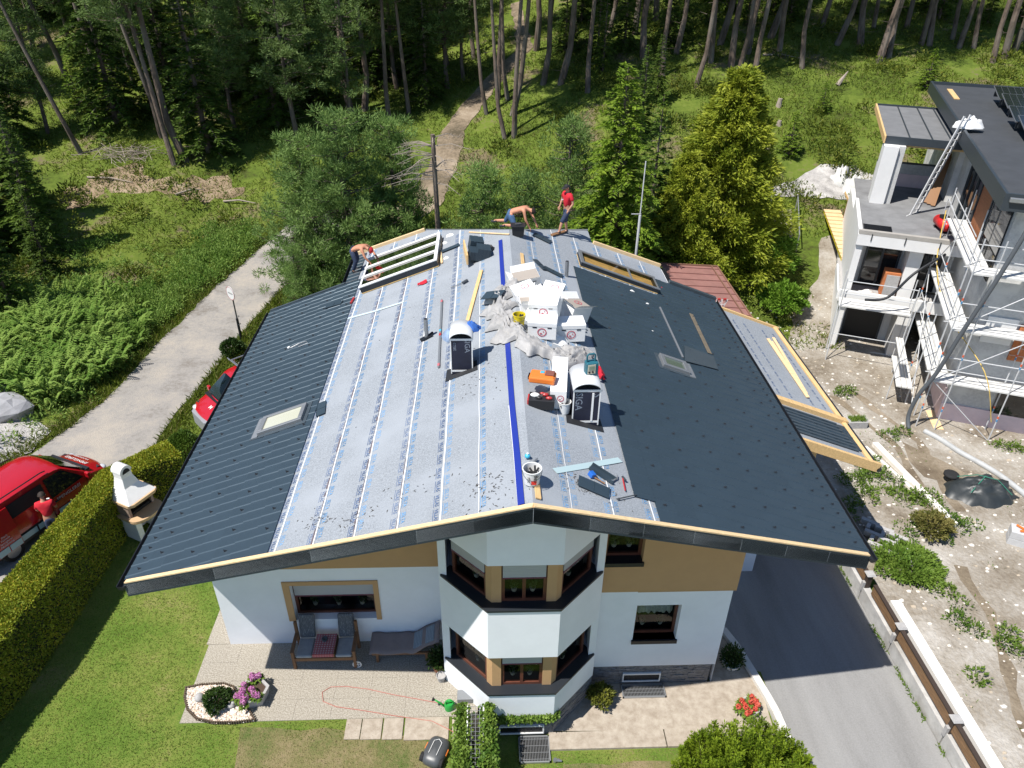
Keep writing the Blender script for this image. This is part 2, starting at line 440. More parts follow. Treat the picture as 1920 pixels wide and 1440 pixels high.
m_gravel = groundmat('grey_gravel', [(0.3, (0.22, 0.21, 0.2)), (0.5, (0.42, 0.40, 0.38)), (0.7, (0.6, 0.58, 0.55))], 1.0, 14.0, 1.0, 18)

# ---- terrain sheet
xs = np.concatenate([np.arange(-150, -60, 6), np.arange(-60, -22, 1.0), np.arange(-22, 26, 0.4), np.arange(26, 70, 1.0), np.arange(70, 160, 6)])
ys = np.concatenate([np.arange(-60, -14, 4), np.arange(-14, 30, 0.5), np.arange(30, 80, 1.0), np.arange(80, 240, 8)])
XX, YY = np.meshgrid(xs, ys)
tb = MB(); tb.grid(np.stack([XX, YY, GH(XX, YY)], -1).reshape(-1, 3).tolist(), len(xs), len(ys))
tb.build('ground', m_forest, smooth=True, kind='structure')

# ---- lawn
drape('lawn', [(-12.6, -9), (6.05, -9), (6.05, 0.1), (-0.8, 0.1), (-7.5, 1.5), (-7.9, 3.2), (-7.9, 9.5), (-10.4, 8.6), (-11.4, 6.5), (-12.2, 2)], m_lawn, 0.5, 0.012)
drape('dry_lawn_patch', [(-6.4, -0.48), (-5.0, -0.45), (-1.9, -0.95), (-1.7, -1.6), (-2.6, -2.4), (-4.2, -2.0), (-5.2, -2.3), (-6.3, -1.5)], m_drylawn, 0.5, 0.018, jit=0.16)
drape('dry_lawn_patch', [(0.9, -1.15), (3.6, -1.1), (3.6, -2.2), (0.7, -2.2)], m_drylawn, 0.4, 0.018, jit=0.08)
# ---- road, track, building site
ROADL = [(-19.8, -4), (-18.3, 4), (-16.75, 8.8), (-15.6, 11.3), (-15.1, 13.4), (-14.8, 17.6), (-14.1, 22.7), (-13.1, 26.4), (-11.6, 30.2), (-10.0, 32.0)]
ROADR = [(-7.6, 30.6), (-8.6, 28.2), (-10.1, 24.3), (-10.8, 22.7), (-11.6, 17.6), (-12.2, 11.6), (-12.35, 9), (-12.8, 5), (-13.3, 0), (-13.6, -5)]
drape('road', ROADL+ROADR, m_road, 0.6, 0.03, jit=0.10)
def track(pts, w0, w1, name, mat, off=0.04):
    P = [GT(*p) for p in pts]; L = []; Rr = []
    for i, p in enumerate(P):
        d = P[min(i+1, len(P)-1)]-P[max(i-1, 0)]; n = Vector((-d.y, d.x)).normalized(); w = (w0+(w1-w0)*i/(len(P)-1))/2
        L.append((p.x+n.x*w, p.y+n.y*w)); Rr.append((p.x-n.x*w, p.y-n.y*w))
    return drape(name, L+Rr[::-1], mat, 0.7, off, jit=0.12)
track([(650, 448), (735, 412), (800, 380), (832, 310), (850, 245), (880, 205), (915, 160), (955, 120), (985, 90), (975, 45), (967, 5)], 2.3, 0.75, 'forest_path', m_track)
drape('building_site_ground', [(10.42, -7), (40, -7), (40, 19.3), (24, 23), (19, 25.5), (16.6, 25), (15.6, 22), (14.0, 20.5), (12.6, 17.5), (12.3, 15), (10.42, 12)], m_dirt, 0.7, 0.02, jit=0.10)
drape('gravel_patch', [tuple(GT(*p)[:2]) for p in ((1418, 362), (1500, 335), (1540, 312), (1600, 312), (1640, 330), (1640, 360), (1590, 375), (1480, 372))], m_gravel, 0.6, 0.05, jit=0.15)
drape('gravel_patch', [tuple(GT(*p)[:2]) for p in ((0, 650), (30, 640), (38, 670), (20, 700), (10, 745), (0, 760))], m_gravel, 0.5, 0.06, jit=0.1)
drape('gravel_patch', [tuple(GT(*p)[:2]) for p in ((-80, 760), (45, 770), (95, 810), (60, 850), (0, 870), (-80, 900))], m_gravel, 0.5, 0.05, jit=0.1)

drape('unseen_bounce_ground', [(-60, -26), (60, -26), (60, -9.2), (-60, -9.2)], m_road, 4.0, 0.02)  # unseen pale ground, added to cut the green bounce onto the shaded walls
# ---- driveway with its kerb
drape('driveway', [(6.3, -9), (9.95, -9), (9.95, 15), (4.7, 15), (4.7, 3.1), (5.6, 2.5), (6.0, 1.1), (6.2, 0.3)], m_asph, 2.0, -1.07, flat=0.0)

# ================================================================== HOUSE
m_white = M('white_render', (0.80, 0.825, 0.86), 0.9, var=0.035, scale=1.3, bump=0.12, bscale=120, spec=0.2)
m_tan = M('tan_render', (0.50, 0.31, 0.155), 0.9, var=0.03, scale=3, bump=0.12, bscale=120, spec=0.2)
m_stone = M('grey_split_stone', (0.20, 0.20, 0.205), 0.9, var=0.5, scale=9, stretch=(1, 1, 5), bump=0.8, bscale=25)
m_slate = M('slate_grey_metal', (0.052, 0.068, 0.082), 0.42, var=0.10, scale=1.3, spec=0.5, rnd=0.05)
m_tile = M('roof_tile_metal', (0.032, 0.051, 0.068), 0.42, var=0.10, scale=0.9, bump=0.03, bscale=150, spec=0.5, rnd=0.035)
m_tglint = M('painted_tile_glint', (0.082, 0.115, 0.14), 0.35, metal=0.3)  # sun glint along the left-slope ribs, put into the colour
m_fasc = M('fascia_slate', (0.018, 0.030, 0.040), 0.75, var=0.1, scale=1.3, rnd=0.05)
m_dark = M('anthracite_metal', (0.018, 0.022, 0.028), 0.45)
m_black = M('black_metal', (0.008, 0.010, 0.014), 0.5)
m_paper = M('underlay_fleece', (0.268, 0.29, 0.315), 0.92, var=0.30, scale=38, detail=8, bump=0.25, bscale=60, c3=(0.315, 0.34, 0.37), c3scale=0.7, c3lo=0.45, c3hi=0.7, rnd=0.03, spec=0.15)
m_seam = M('white_seam', (0.80, 0.80, 0.79), 0.7)
m_print = M('blue_print', (0.13, 0.30, 0.52), 0.8, var=0.3, scale=4)
m_printd = M('dark_blue_print', (0.085, 0.14, 0.27), 0.8, var=0.3, scale=4)
m_tape = M('blue_tape', (0.012, 0.03, 0.26), 0.5)
m_wood = M('fresh_pine', (0.72, 0.52, 0.29), 0.7, var=0.14, scale=3, stretch=(1, 9, 9))
m_wood2 = M('spruce_board', (0.66, 0.44, 0.20), 0.7, var=0.16, scale=3, stretch=(9, 1, 9))
m_mahog = M('mahogany_frame', (0.115, 0.038, 0.022), 0.45, var=0.2, scale=6)
m_shut = M('roller_shutter', (0.40, 0.41, 0.42), 0.55)
m_room = M('dark_interior', (0.022, 0.022, 0.024), 0.9)
m_lace = M('lace_curtain', (0.62, 0.62, 0.60), 0.9, var=0.25, scale=18)
m_leafd = M('window_plant', (0.035, 0.06, 0.02), 0.8, var=0.4, scale=20)
m_pot = M('pale_pot', (0.55, 0.5, 0.42), 0.7)
m_alu = M('grey_aluminium', (0.33, 0.34, 0.35), 0.4, metal=0.6)
m_whitemet = M('white_coated_frame', (0.72, 0.72, 0.70), 0.4)
m_steel = M('galvanised_steel', (0.42, 0.43, 0.44), 0.45, metal=0.7)
def glassmat(name, tint, gloss_rough=0.02, ior=1.5):
    m = bpy.data.materials.new(name); m.use_nodes = True; nt = m.node_tree; L = nt.links
    for n in list(nt.nodes): nt.nodes.remove(n)
    o = nt.nodes.new('ShaderNodeOutputMaterial'); t = nt.nodes.new('ShaderNodeBsdfTransparent'); g = nt.nodes.new('ShaderNodeBsdfGlossy')
    fr = nt.nodes.new('ShaderNodeFresnel'); fr.inputs[0].default_value = ior; mx = nt.nodes.new('ShaderNodeMixShader')
    t.inputs[0].default_value = tuple(tint)+(1,); g.inputs['Roughness'].default_value = gloss_rough
    L.new(fr.outputs[0], mx.inputs[0]); L.new(t.outputs[0], mx.inputs[1]); L.new(g.outputs[0], mx.inputs[2]); L.new(mx.outputs[0], o.inputs[0])
    MATS[name] = m; return m
m_glass = glassmat('window_glass', (0.75, 0.8, 0.78))
m_skyglass = glassmat('skylight_glass', (0.88, 0.84, 0.74), 0.05, 1.3)
m_carglass = glassmat('car_glass', (0.35, 0.42, 0.38), 0.03, 1.5)

house = thing('house', (0, 6.3, 0), 'white and tan house with a wide dark gabled roof half covered in pale underlay', 'house')
YL, YR, BF = 1.798, 0.9145, -0.37
def RU(x): return RZ(x)-0.33            # underside of the roof

def wallface(mb, x0, x1, z0, z1, y, holes, mi, rev=0.22, mrev=None, top=None):
    xs_ = sorted({x0, x1}|{h[0] for h in holes}|{h[1] for h in holes}); zs_ = sorted({z0, z1}|{h[2] for h in holes}|{h[3] for h in holes})
    for i in range(len(xs_)-1):
        for j in range(len(zs_)-1):
            cx, cz = (xs_[i]+xs_[i+1])/2, (zs_[j]+zs_[j+1])/2
            if any(h[0] < cx < h[1] and h[2] < cz < h[3] for h in holes): continue
            mb.add([(xs_[i], y, zs_[j]), (xs_[i+1], y, zs_[j]), (xs_[i+1], y, zs_[j+1]), (xs_[i], y, zs_[j+1])], [(0, 1, 2, 3)], mi)
    for a, b, c, d in holes:
        mm = mi if mrev is None else mrev
        for q in (((a, y, c), (a, y, d), (a, y+rev, d), (a, y+rev, c)), ((b, y, d), (b, y, c), (b, y+rev, c), (b, y+rev, d)),
                  ((a, y, d), (b, y, d), (b, y+rev, d), (a, y+rev, d)), ((b, y, c), (a, y, c), (a, y+rev, c), (b, y+rev, c))):
            mb.add(q, [(0, 1, 2, 3)], mm)
# holes: x0,x1,z0,z1
HL = (-5.50, -3.52, 0.86, 2.08); HR1 = (2.66, 3.70, 0.95, 2.15); HR2 = (1.80, 2.62, 3.60, 4.60)
w = MB()
wallface(w, -7.26, -1.83, 0.0, 2.63, YL, [HL], 0)
wallface(w, 1.74, 4.82, -0.035, 2.64, YR, [HR1], 0)
wallface(w, 2.20, 2.21, -0.74, -0.73, YR, [], 0)
def gab(x0, x1, z0, y, mi, holes=[]):
    n = 12
    for i in range(n):
        a, b = x0+(x1-x0)*i/n, x0+(x1-x0)*(i+1)/n
        w.add([(a, y, z0), (b, y, z0), (b, y, RU(b)), (a, y, RU(a))], [(0, 1, 2, 3)], mi)
gab(-6.6, -1.83, 2.63, YL-0.02, 1)
w.add([(-7.26, YL, 2.63), (-6.6, YL, 2.63), (-6.6, YL, RU(6.6)), (-7.26, YL, RU(7.26))], [(0, 1, 2, 3)], 0)
gab(2.62, 4.88, 2.64, YR-0.03, 1)
for a, b, z0, z1 in ((1.74, 1.80, 2.64, 6.2), (1.80, 2.62, 2.64, 3.60)):
    w.add([(a, YR-0.03, z0), (b, YR-0.03, z0), (b, YR-0.03, z1), (a, YR-0.03, z1)], [(0, 1, 2, 3)], 1)
w.add([(1.80, YR-0.03, 4.60), (2.62, YR-0.03, 4.60), (2.62, YR-0.03, RU(2.62)), (1.80, YR-0.03, RU(1.8))], [(0, 1, 2, 3)], 1)
for a, b in ((1.80, 1.80), (2.62, 2.62)):
    w.add([(a, YR-0.03, 3.6), (a, YR+0.2, 3.6), (a, YR+0.2, 4.6), (a, YR-0.03, 4.6)], [(0, 1, 2, 3)], 1)
# tan underside edge, sides and back
w.bb(2.62, 4.88, YR-0.03, YR, 2.62, 2.645, 1)
w.add([(4.82, YR, -1.1), (4.82, 11.6, -1.1), (4.82, 11.6, RU(4.82)), (4.82, YR, RU(4.82))], [(0, 1, 2, 3)], 0)
w.add([(4.88, YR-0.03, 2.64), (4.88, 3.0, 2.64), (4.88, 3.0, RU(4.88)), (4.88, YR-0.03, RU(4.88))], [(0, 1, 2, 3)], 1)
w.add([(-7.26, 11.6, -0.3), (-7.26, YL, -0.3), (-7.26, YL, RU(7.26)), (-7.26, 11.6, RU(7.26))], [(0, 1, 2, 3)], 0)
w.add([(-4.9, 14.0, -0.3), (-4.9, 11.6, -0.3), (-4.9, 11.6, RU(4.9)), (-4.9, 14.0, RU(4.9))], [(0, 1, 2, 3)], 0)
w.add([(4.9, 11.6, -1.1), (4.9, 13.0, -1.1), (4.9, 13.0, RU(4.9)), (4.9, 11.6, RU(4.9))], [(0, 1, 2, 3)], 0)
w.add([(4.9, 13.0, -1.1), (-4.9, 14.0, -0.3), (-4.9, 14.0, RU(4.9)), (-2.6, 14.0, RU(2.6)), (2.6, 13.0, RU(2.6)), (4.9, 13.0, RU(4.9))], [(0, 1, 2, 3, 4, 5)], 0)
w.add([(-4.9, 11.6, -0.3), (-7.26, 11.6, -0.3), (-7.26, 11.6, RU(7.26)), (-4.9, 11.6, RU(4.9))], [(0, 1, 2, 3)], 0)
w.build('wall', [m_white, m_tan], house)
p = MB()   # stone plinth on the lower side, laid course by course
random.seed(3)
def stones(x0, x1, z0, z1, T):
    z = z0
    while z < z1-0.02:
        h = min(random.choice((0.05, 0.065, 0.08)), z1-z); x = x0
        while x < x1-0.01:
            l = min(random.uniform(0.14, 0.36), x1-x); d = random.uniform(0.0, 0.022)
            p.bb(x+0.004, x+l-0.004, -d, 0.06, z+0.003, z+h-0.003, 0, T); x += l
        z += h
stones(0.0, 2.98, -0.78, -0.04, Matrix.Translation((1.76, YR+0.04, 0)))
p.build('stone_plinth', m_stone, house, kind='stuff'); p = MB()
A45 = Matrix.Translation((0.70, -0.33, 0)) @ Matrix.Rotation(R(45), 4, 'Z')
stones(0.0, 1.44, -0.80, -0.005, A45)
stones(-0.78, 0.70, -0.80, -0.005, Matrix.Translation((0, -0.33, 0)))
p.build('stone_plinth', m_stone, house, kind='stuff')

# ---- windows
def window(T, wd, h, shut=0.0, curtain=None, mull=(), label=None, plants=0, sill=None, fw=0.07, deep=0.5):
    """local x along the wall, y into the wall, z up; origin at the lower left corner of the opening"""
    f = MB()
    for a, b, c, d in ((0, wd, 0, fw), (0, wd, h-fw, h), (0, fw, fw, h-fw), (wd-fw, wd, fw, h-fw)): f.bb(a, b, 0, 0.07, c, d, 0, T)
    for x in mull: f.bb(x-fw/2, x+fw/2, 0.002, 0.068, fw, h-fw, 0, T)
    fo = f.build('window', m_mahog, house, label=label)
    g = MB(); g.add([(fw, 0.035, fw), (wd-fw, 0.035, fw), (wd-fw, 0.035, h-fw), (fw, 0.035, h-fw)], [(0, 1, 2, 3)], 0, T); g.build('pane', m_glass, fo)
    i = MB(); a, b, y0, y1 = 0.002, wd-0.002, 0.075, deep
    i.add([(a, y0, 0), (b, y0, 0), (b, y0, h), (a, y0, h), (a, y1, 0), (b, y1, 0), (b, y1, h), (a, y1, h)], [(4, 5, 6, 7), (0, 4, 7, 3), (5, 1, 2, 6), (7, 6, 2, 3), (0, 1, 5, 4)], 0, T); i.build('room', m_room, fo)
    if shut:
        s = MB(); n = int(h*shut/0.045)
        for k in range(n): s.bb(0.03, wd-0.03, -0.035, -0.012, h-(k+1)*0.045, h-k*0.045-0.004, 0, T)
        s.bb(0.02, wd-0.02, -0.045, -0.006, h-n*0.045-0.03, h-n*0.045, 1, T); s.build('roller_shutter', [m_shut, M('shutter_bar', (0.13, 0.03, 0.06), 0.5)], fo)
    if curtain:
        c = MB(); n = 40; P = []
        z0, z1 = curtain
        for k in range(n+1):
            x = fw+(wd-2*fw)*k/n; y = 0.16+0.022*math.sin(k*1.15)
            P += [(x, y, h*z0+0.03*math.sin(k*0.8)), (x, y, h*z1)]
        c.add(P, [(2*k, 2*k+2, 2*k+3, 2*k+1) for k in range(n)], 0, T); c.build('curtain', m_lace, fo)
    for k in range(plants):
        x = wd*(k+0.7)/(plants+0.4); q = MB(); q.lathe([(0.05, 0.0), (0.07, 0.10)], (x, 0.22, 0.075), 10, 0, T)
        for _ in range(16): q.ball((x+random.uniform(-.09, .09), 0.22+random.uniform(-.05, .05), 0.22+random.uniform(-.05, .14)), 0.035, 5, 4, 1, T=T)
        q.build('pot_plant', [m_pot, m_leafd], fo)
    if sill:
        s = MB(); s.bb(-sill, wd+sill, -0.25, 0.02, -0.035, 0.0, 0, T); s.bb(-sill, wd+sill, -0.25, -0.23, -0.11, -0.035, 0, T); s.build('sill', m_black, fo)
    return fo
TT = lambda x, y, z, rz=0: Matrix.Translation((x, y, z)) @ Matrix.Rotation(R(rz), 4, 'Z')
window(TT(HL[0], YL+0.20, HL[2]), HL[1]-HL[0], HL[3]-HL[2], 0.45, None, (), 'wide terrace window with half raised shutter', 3, 0.0)
tr = MB()   # tan trim around the terrace window
for a, b, c, d in ((-5.66, -5.50, 0.84, 2.20), (-3.52, -3.40, 0.84, 2.20), (-5.50, -3.52, 2.08, 2.20)): tr.bb(a, b, YL-0.03, YL+0.0, c, d)
tr.build('window_trim', m_tan, house)
window(TT(HR1[0], YR+0.2, HR1[2]), HR1[1]-HR1[0], HR1[3]-HR1[2], 0.0, (0.45, 0.97), (), 'small window with lace curtain beside the bay', 2, 0.03)
window(TT(HR2[0], YR+0.17, HR2[2]), HR2[1]-HR2[0], HR2[3]-HR2[2], 0.0, None, (), 'upper window under the eaves', 2, 0.03)

# ---- bay
O = [(-1.83, 0.66), (-0.786, -0.37), (0.706, -0.37), (1.74, 0.66)]
def inset(d):
    k = d*math.tan(R(22.5))
    return [(-1.83+d*0.9, 0.66+0.0), (-0.786+k, -0.37+d), (0.706-k, -0.37+d), (1.74-d*0.9, 0.66)]
def bayband(mb, poly, z0, z1, mi):
    q = list(poly)+[(poly[-1][0], 2.0), (poly[0][0], 2.0)]
    mb.prism(q, z0, z1, mi)
b = MB()
bayband(b, O, 0.0, 0.80, 0); bayband(b, O, 2.08, 3.55, 0)
# top band follows the roof
q = O+[(1.74, 1.9), (-1.83, 1.9)]
n = len(q); zt = [min(RU(x), RU(x)) for x, _ in q]
b.add([(x, y, 4.86) for x, y in q]+[(x, y, z) for (x, y), z in zip(q, zt)]+[(0, -0.37, RU(0)), (0, 1.9, RU(0))],
      [(0, 1, n+1, n), (1, 2, n+2, 2*n, n+1), (2, 3, n+3, n+2), (3, 4, n+4, n+3), (5, 0, n, n+5), (5, 4, 3, 2, 1, 0)], 0)
I = inset(0.20)
for z0, z1 in ((0.80, 2.08), (3.55, 4.86)):
    # white cheeks behind the wings
    b.prism([(-1.83, 0.66), (-1.66, 0.60), (-1.66, 2.0), (-1.83, 2.0)], z0, z1, 0)
    b.prism([(1.57, 0.60), (1.74, 0.66), (1.74, 1.2), (1.57, 1.2)], z0, z1, 0)
    # tan corner pillars
    for s, c in ((-1, I[1]), (1, I[2])):
        fx = c[0]-s*0.20; ux, uy = s*math.cos(R(45)), math.sin(R(45))
        wx, wy = c[0]+ux*0.17, c[1]+uy*0.17
        poly = [(fx, c[1]), (c[0], c[1]), (wx, wy), (wx-s*0.14, wy+0.14), (fx, c[1]+0.25)]
        if s > 0: pass
        else: poly = poly[::-1]
        b.prism(poly, z0, z1, 1)
b.build('bay_wall', [m_white, m_tan], house)
for z in (0.80, 3.55):
    s = MB(); oo = inset(-0.03); q = [(oo[0][0]+0.02, oo[0][1]-0.02)]+oo[1:3]+[(oo[3][0]-0.02, oo[3][1]-0.02)]
    s.prism([(-1.80, 0.62), (oo[1][0], oo[1][1]), (oo[2][0], oo[2][1]), (1.72, 0.62), (1.5, 0.9), (0.5, 0.2), (-0.5, 0.2), (-1.6, 0.9)], z, z+0.05)
    s.build('bay_sill', m_dark, house)
for z, h, ct, sh in ((0.85, 1.23, (0.42, 0.97), 0.38), (3.60, 1.26, None, 0.45)):
    x0, x1 = I[1][0]+0.20, I[2][0]-0.20
    window(TT(x0, I[1][1]+0.03, z), x1-x0, h, sh, ct, ((x1-x0)*0.5,), 'front bay window', 2)
    wl = 1.03
    c = I[1]; ux, uy = -math.cos(R(45)), math.sin(R(45))
    st = (c[0]+ux*(0.17+wl)+0.02, c[1]+uy*(0.17+wl)+0.02)
    window(TT(st[0], st[1], z, -45), wl, h, 0.0 if ct else 0.45, ct, (), 'left bay window', 1)
    c = I[2]
    st = (c[0]+math.cos(R(45))*0.17-0.02, c[1]+uy*0.17+0.02)
    window(TT(st[0], st[1], z, 45), wl, h, 0.0 if ct else 0.45, ct, (), 'right bay window', 1)
# basement windows
for T, wd in ((TT(2.55, YR+0.0, -0.62), 0.95), (TT(-0.55, -0.375, -0.66), 1.05)):
    f = MB()
    for a, bb_, c, d in ((0, wd, 0, 0.03), (0, wd, 0.27, 0.31), (0, 0.03, 0.03, 0.27), (wd-0.03, wd, 0.03, 0.27)): f.bb(a, bb_, -0.03, 0.02, c, d, 0, T)
    fo = f.build('basement_window', m_seam, house)
    g = MB(); g.add([(0.03, -0.005, 0.03), (wd-0.03, -0.005, 0.03), (wd-0.03, -0.005, 0.27), (0.03, -0.005, 0.27)], [(0, 1, 2, 3)], 0, T); g.build('pane', M('dark_pane', (0.012, 0.012, 0.014), 0.25), fo)

# ---- roof body
def yf(x): return -PF*(1-abs(x)/(EA if x < 0 else EB))
def yr(x):
    if x <= 0:
        if x > -2.87: return 11.7+(-x)*(14.58-11.7)/2.87
        if x > -5.42: return 14.58+(-x-2.87)/2.55*0.14
        return LB
    if x < 2.93: return 11.7+x*(14.58-11.7)/2.93
    if x < 5.42: return 13.36+(x-2.93)*0.06
    return 12.0
D = -0.035
def rp(x, y, h=D): return (x, y, RZ(x)+h)
rb = MB()
LP = [(0, -PF), (-EA, 0), (-EA, LB), (-5.42, LB), (-5.42, 14.72), (-2.87, 14.58), (0, 11.7)]
RPo = [(0, 11.7), (2.93, 14.58), (2.93, 13.36), (5.42, 13.50), (5.42, 12.0), (EB, 12.0), (EB, 0), (0, -PF)]
m_soff = M('soffit_wood', (0.20, 0.12, 0.06), 0.8, var=0.2, scale=4)
for poly in (LP[::-1], RPo[::-1]):
    rb.sheet([rp(x, y) for x, y in poly][::-1], (0, 0, -0.28), 0, 0, 1)
rb.sheet([rp(-2.87, 14.58), rp(0, 11.7), rp(2.93, 14.58)][::-1], (0, 0, -0.25), 0, 0, 1)
roof = rb.build('roof', [m_paper, m_soff], house)
bm = bmesh.new(); bm.from_mesh(roof.data); bmesh.ops.recalc_face_normals(bm, faces=bm.faces); bm.to_mesh(roof.data); bm.free()

# underlay strips with white seams and printed lettering
EL = [0.0, -0.92, -1.60, -2.38, -3.19, -3.99, -4.77, -5.41]; ER = [0.0, 0.68, 1.45, 2.24, 3.0, 3.8, 4.6, 5.41]
def strip(xa, xb, h):
    lo, hi = min(xa, xb), max(xa, xb); xs_ = [lo]+[k for k in (-2.87, 2.93, 2.9301) if lo < k < hi]+[hi]
    top = [(x, yr(x)-0.02) for x in xs_]; bot = [(x, yf(x)+0.02) for x in xs_]
    m = MB(); m.sheet([rp(x, y, h) for x, y in bot+top[::-1]], (0, 0, -0.012)); return m
for E_ in (EL, ER):
    for k in range(len(E_)-1):
        strip(E_[k], E_[k+1], -0.018+0.005*(k % 2)).build('underlay_strip', m_paper, roof)
sm = MB(); pr1 = MB(); pr2 = MB()
random.seed(5)
for E_, sg in ((EL, -1), (ER, 1)):
    for k, x in enumerate(E_[1:]):
        wd = 0.022 if k else 0.010
        y0, y1 = yf(x)+0.03, yr(x)-0.03
        if x > 2: y1 = min(y1, 13.2)
        n = 24
        for j in range(n):
            a, c = y0+(y1-y0)*j/n, y0+(y1-y0)*(j+1)/n; j1, j2 = 0.006*math.sin(j*1.7+k), 0.006*math.sin((j+1)*1.7+k)
            sm.add([rp(x-wd/2+j1, a, -0.007), rp(x+wd/2+j1, a, -0.007), rp(x+wd/2+j2, c, -0.007), rp(x-wd/2+j2, c, -0.007)], [(0, 1, 2, 3)])
        if abs(x) > 5: continue
        y = y0+0.25
        while y < y1-0.3:
            yy = y+random.uniform(-0.02, 0.02)
            for txt, dx, mb_ in (('VILLAS', -0.085, pr2 if sg < 0 and x < -1.2 else pr1), ('SELTA', 0.085, pr1)):
                if k == 0 and txt == 'VILLAS' and sg < 0: continue
                T = RMAT(x+dx, yy+(0.11 if dx > 0 else 0), -0.009) @ Matrix.Rotation(-math.pi/2, 4, 'Z')
                letters(mb_, txt, T, 0.105, 0, 0.008)
                mb_.add([T @ Vector(q_) for q_ in ((-0.16, -0.062, 0), (0.16, -0.062, 0), (0.16, -0.054, 0), (-0.16, -0.054, 0))], [(0, 1, 2, 3)])
            y += 0.40
sm.build('white_seam_line', m_seam, roof, kind='stuff')
st_ = MB(); fl_ = MB()
for x in (-2.38, -3.19, -3.99):        # dark bitumen squeezed out beside some seams
    y = yf(x)+0.05
    while y < 10.4:
        L = random.uniform(0.15, 0.7); wd = random.uniform(0.012, 0.045)*(1.0 if x < -3 else 0.6)
        st_.add([rp(x-0.016, y, -0.0085), rp(x-0.016-wd, y+0.1*L, -0.0085), rp(x-0.016-wd*random.uniform(.5, 1.1), y+0.8*L, -0.0085), rp(x-0.016, y+L, -0.0085)], [(0, 1, 2, 3)][::1]); y += L*random.uniform(0.7, 1.6)
st_.build('bitumen_stain', M('bitumen_stain', (0.13, 0.105, 0.115), 0.9, var=0.4, scale=20), roof, kind='stuff')
for (x, y, sx_, sy_, n) in ((-0.75, -0.55, 0.25, 0.30, 70), (-4.1, 0.15, 0.35, 0.15, 30), (-3.2, -0.2, 0.3, 0.15, 30), (-2.1, 0.3, 0.4, 0.2, 16), (0.95, -0.35, 0.2, 0.15, 40), (1.5, -0.5, 0.2, 0.2, 14), (-0.9, 3.2, 0.3, 0.3, 20), (-3.4, 13.9, 0.5, 0.2, 30), (-2, 6, 2.0, 4, 40)):
    for _ in range(n):
        a, c = random.gauss(x, sx_), random.gauss(y, sy_)
        if (a < 0) != (x < 0) or c < yf(a)+0.12 or c > 14: continue
        t = random.uniform(0, 6); l_ = random.uniform(0.015, 0.05); fl_.add([rp(a-l_*math.cos(t), c-l_*math.sin(t), -0.004), rp(a+0.008*math.sin(t), c-0.008*math.cos(t), -0.004), rp(a+l_*math.cos(t), c+l_*math.sin(t), -0.002), rp(a-0.008*math.sin(t), c+0.008*math.cos(t), -0.001)], [(0, 1, 2, 3)])
fl_.build('dirt_crumbs', M('dirt_crumb', (0.06, 0.05, 0.04), 0.95), roof, kind='stuff')
pr1.build('printed_lettering', m_print, roof, kind='stuff'); pr2.build('printed_lettering', m_printd, roof, kind='stuff')
# blue tape near the ridge, pale blue tape strips
def ribbon(pts, wd, h, mat, name, side=None):
    P = [GR(a, b_, 0.0, side) for a, b_ in pts]; m = MB(); v = []
    for k, q_ in enumerate(P):
        d = (P[min(k+1, len(P)-1)]-P[max(k-1, 0)]).normalized(); s_ = d.cross(Vector((0, 0, 1))).normalized()
        for sg in (-1, 1):
            c = q_+s_*(sg*wd/2); v.append((c.x, c.y, RZ(c.x)+h))
    m.add(v, [(2*k, 2*k+1, 2*k+3, 2*k+2) for k in range(len(P)-1)]); return m.build(name, mat, roof)
ribbon([(977, 946), (969, 850), (960, 760), (952, 650), (946, 570), (941, 500), (938, 450)], 0.115, 0.004, m_tape, 'blue_tape', -1)
ribbon([(972, 946), (964, 850), (955, 760)], 0.03, 0.001, m_seam, 'white_tape', -1)
ribbon([(652, 597), (700, 584), (757, 566)], 0.10, 0.002, M('pale_tape', (0.50, 0.60, 0.63), 0.6), 'pale_tape')
tp = ribbon([(1040, 883), (1100, 873), (1163, 862)], 0.14, 0.003, M('eaves_comb_tape', (0.40, 0.52, 0.54), 0.6), 'comb_tape')

# wooden verge battens and fascia panels
def verge(x0, x1, name='verge_batten'):
    n = 3
    for k in range(n):
        a, c = x0+(x1-x0)*k/n, x0+(x1-x0)*(k+1)/n
        P, Q = Vector(rp(a, yf(a)+0.05, 0.0)), Vector(rp(c, yf(c)+0.05, 0.0))
        m = MB(); m.beam(P, Q, 0.09, 0.05); m.build(name, m_wood, roof)
verge(0, -EA+0.03); verge(0, EB-0.03)
def fascia(x0, x1, n):
    for k in range(n):
        a, c = x0+(x1-x0)*k/n, x0+(x1-x0)*(k+1)/n; g_ = 0.003*(1 if x1 > x0 else -1)
        a += g_; c -= g_
        v = []
        for x in (a, c):
            y = yf(x)
            v += [(x, y, RZ(x)+0.0), (x, y, RZ(x)-0.36), (x, y+0.03, RZ(x)-0.36), (x, y+0.03, RZ(x)+0.0)]
        m = MB(); m.add(v, [(0, 1, 5, 4), (1, 2, 6, 5), (2, 3, 7, 6), (3, 0, 4, 7), (0, 3, 2, 1), (4, 5, 6, 7)])
        m.build('fascia_panel', m_fasc, roof)
fascia(-0.001, -EA, 4); fascia(0.001, EB, 7)
for x0, x1 in ((-2.9, -5.42), (2.96, 5.42)):
    rv = MB(); rv.beam(rp(x0, yr(x0)-0.06, 0.03), rp(x1, yr(x1-0.001*np.sign(x1))-0.06, 0.03), 0.10, 0.12); rv.build('rear_verge_board', m_wood, roof)
rv = MB(); rv.beam(rp(-2.87, 14.55, 0.0), rp(2.93, 14.55, 0.0), 0.06, 0.05); rv.build('hip_eaves_flashing', m_alu, roof)
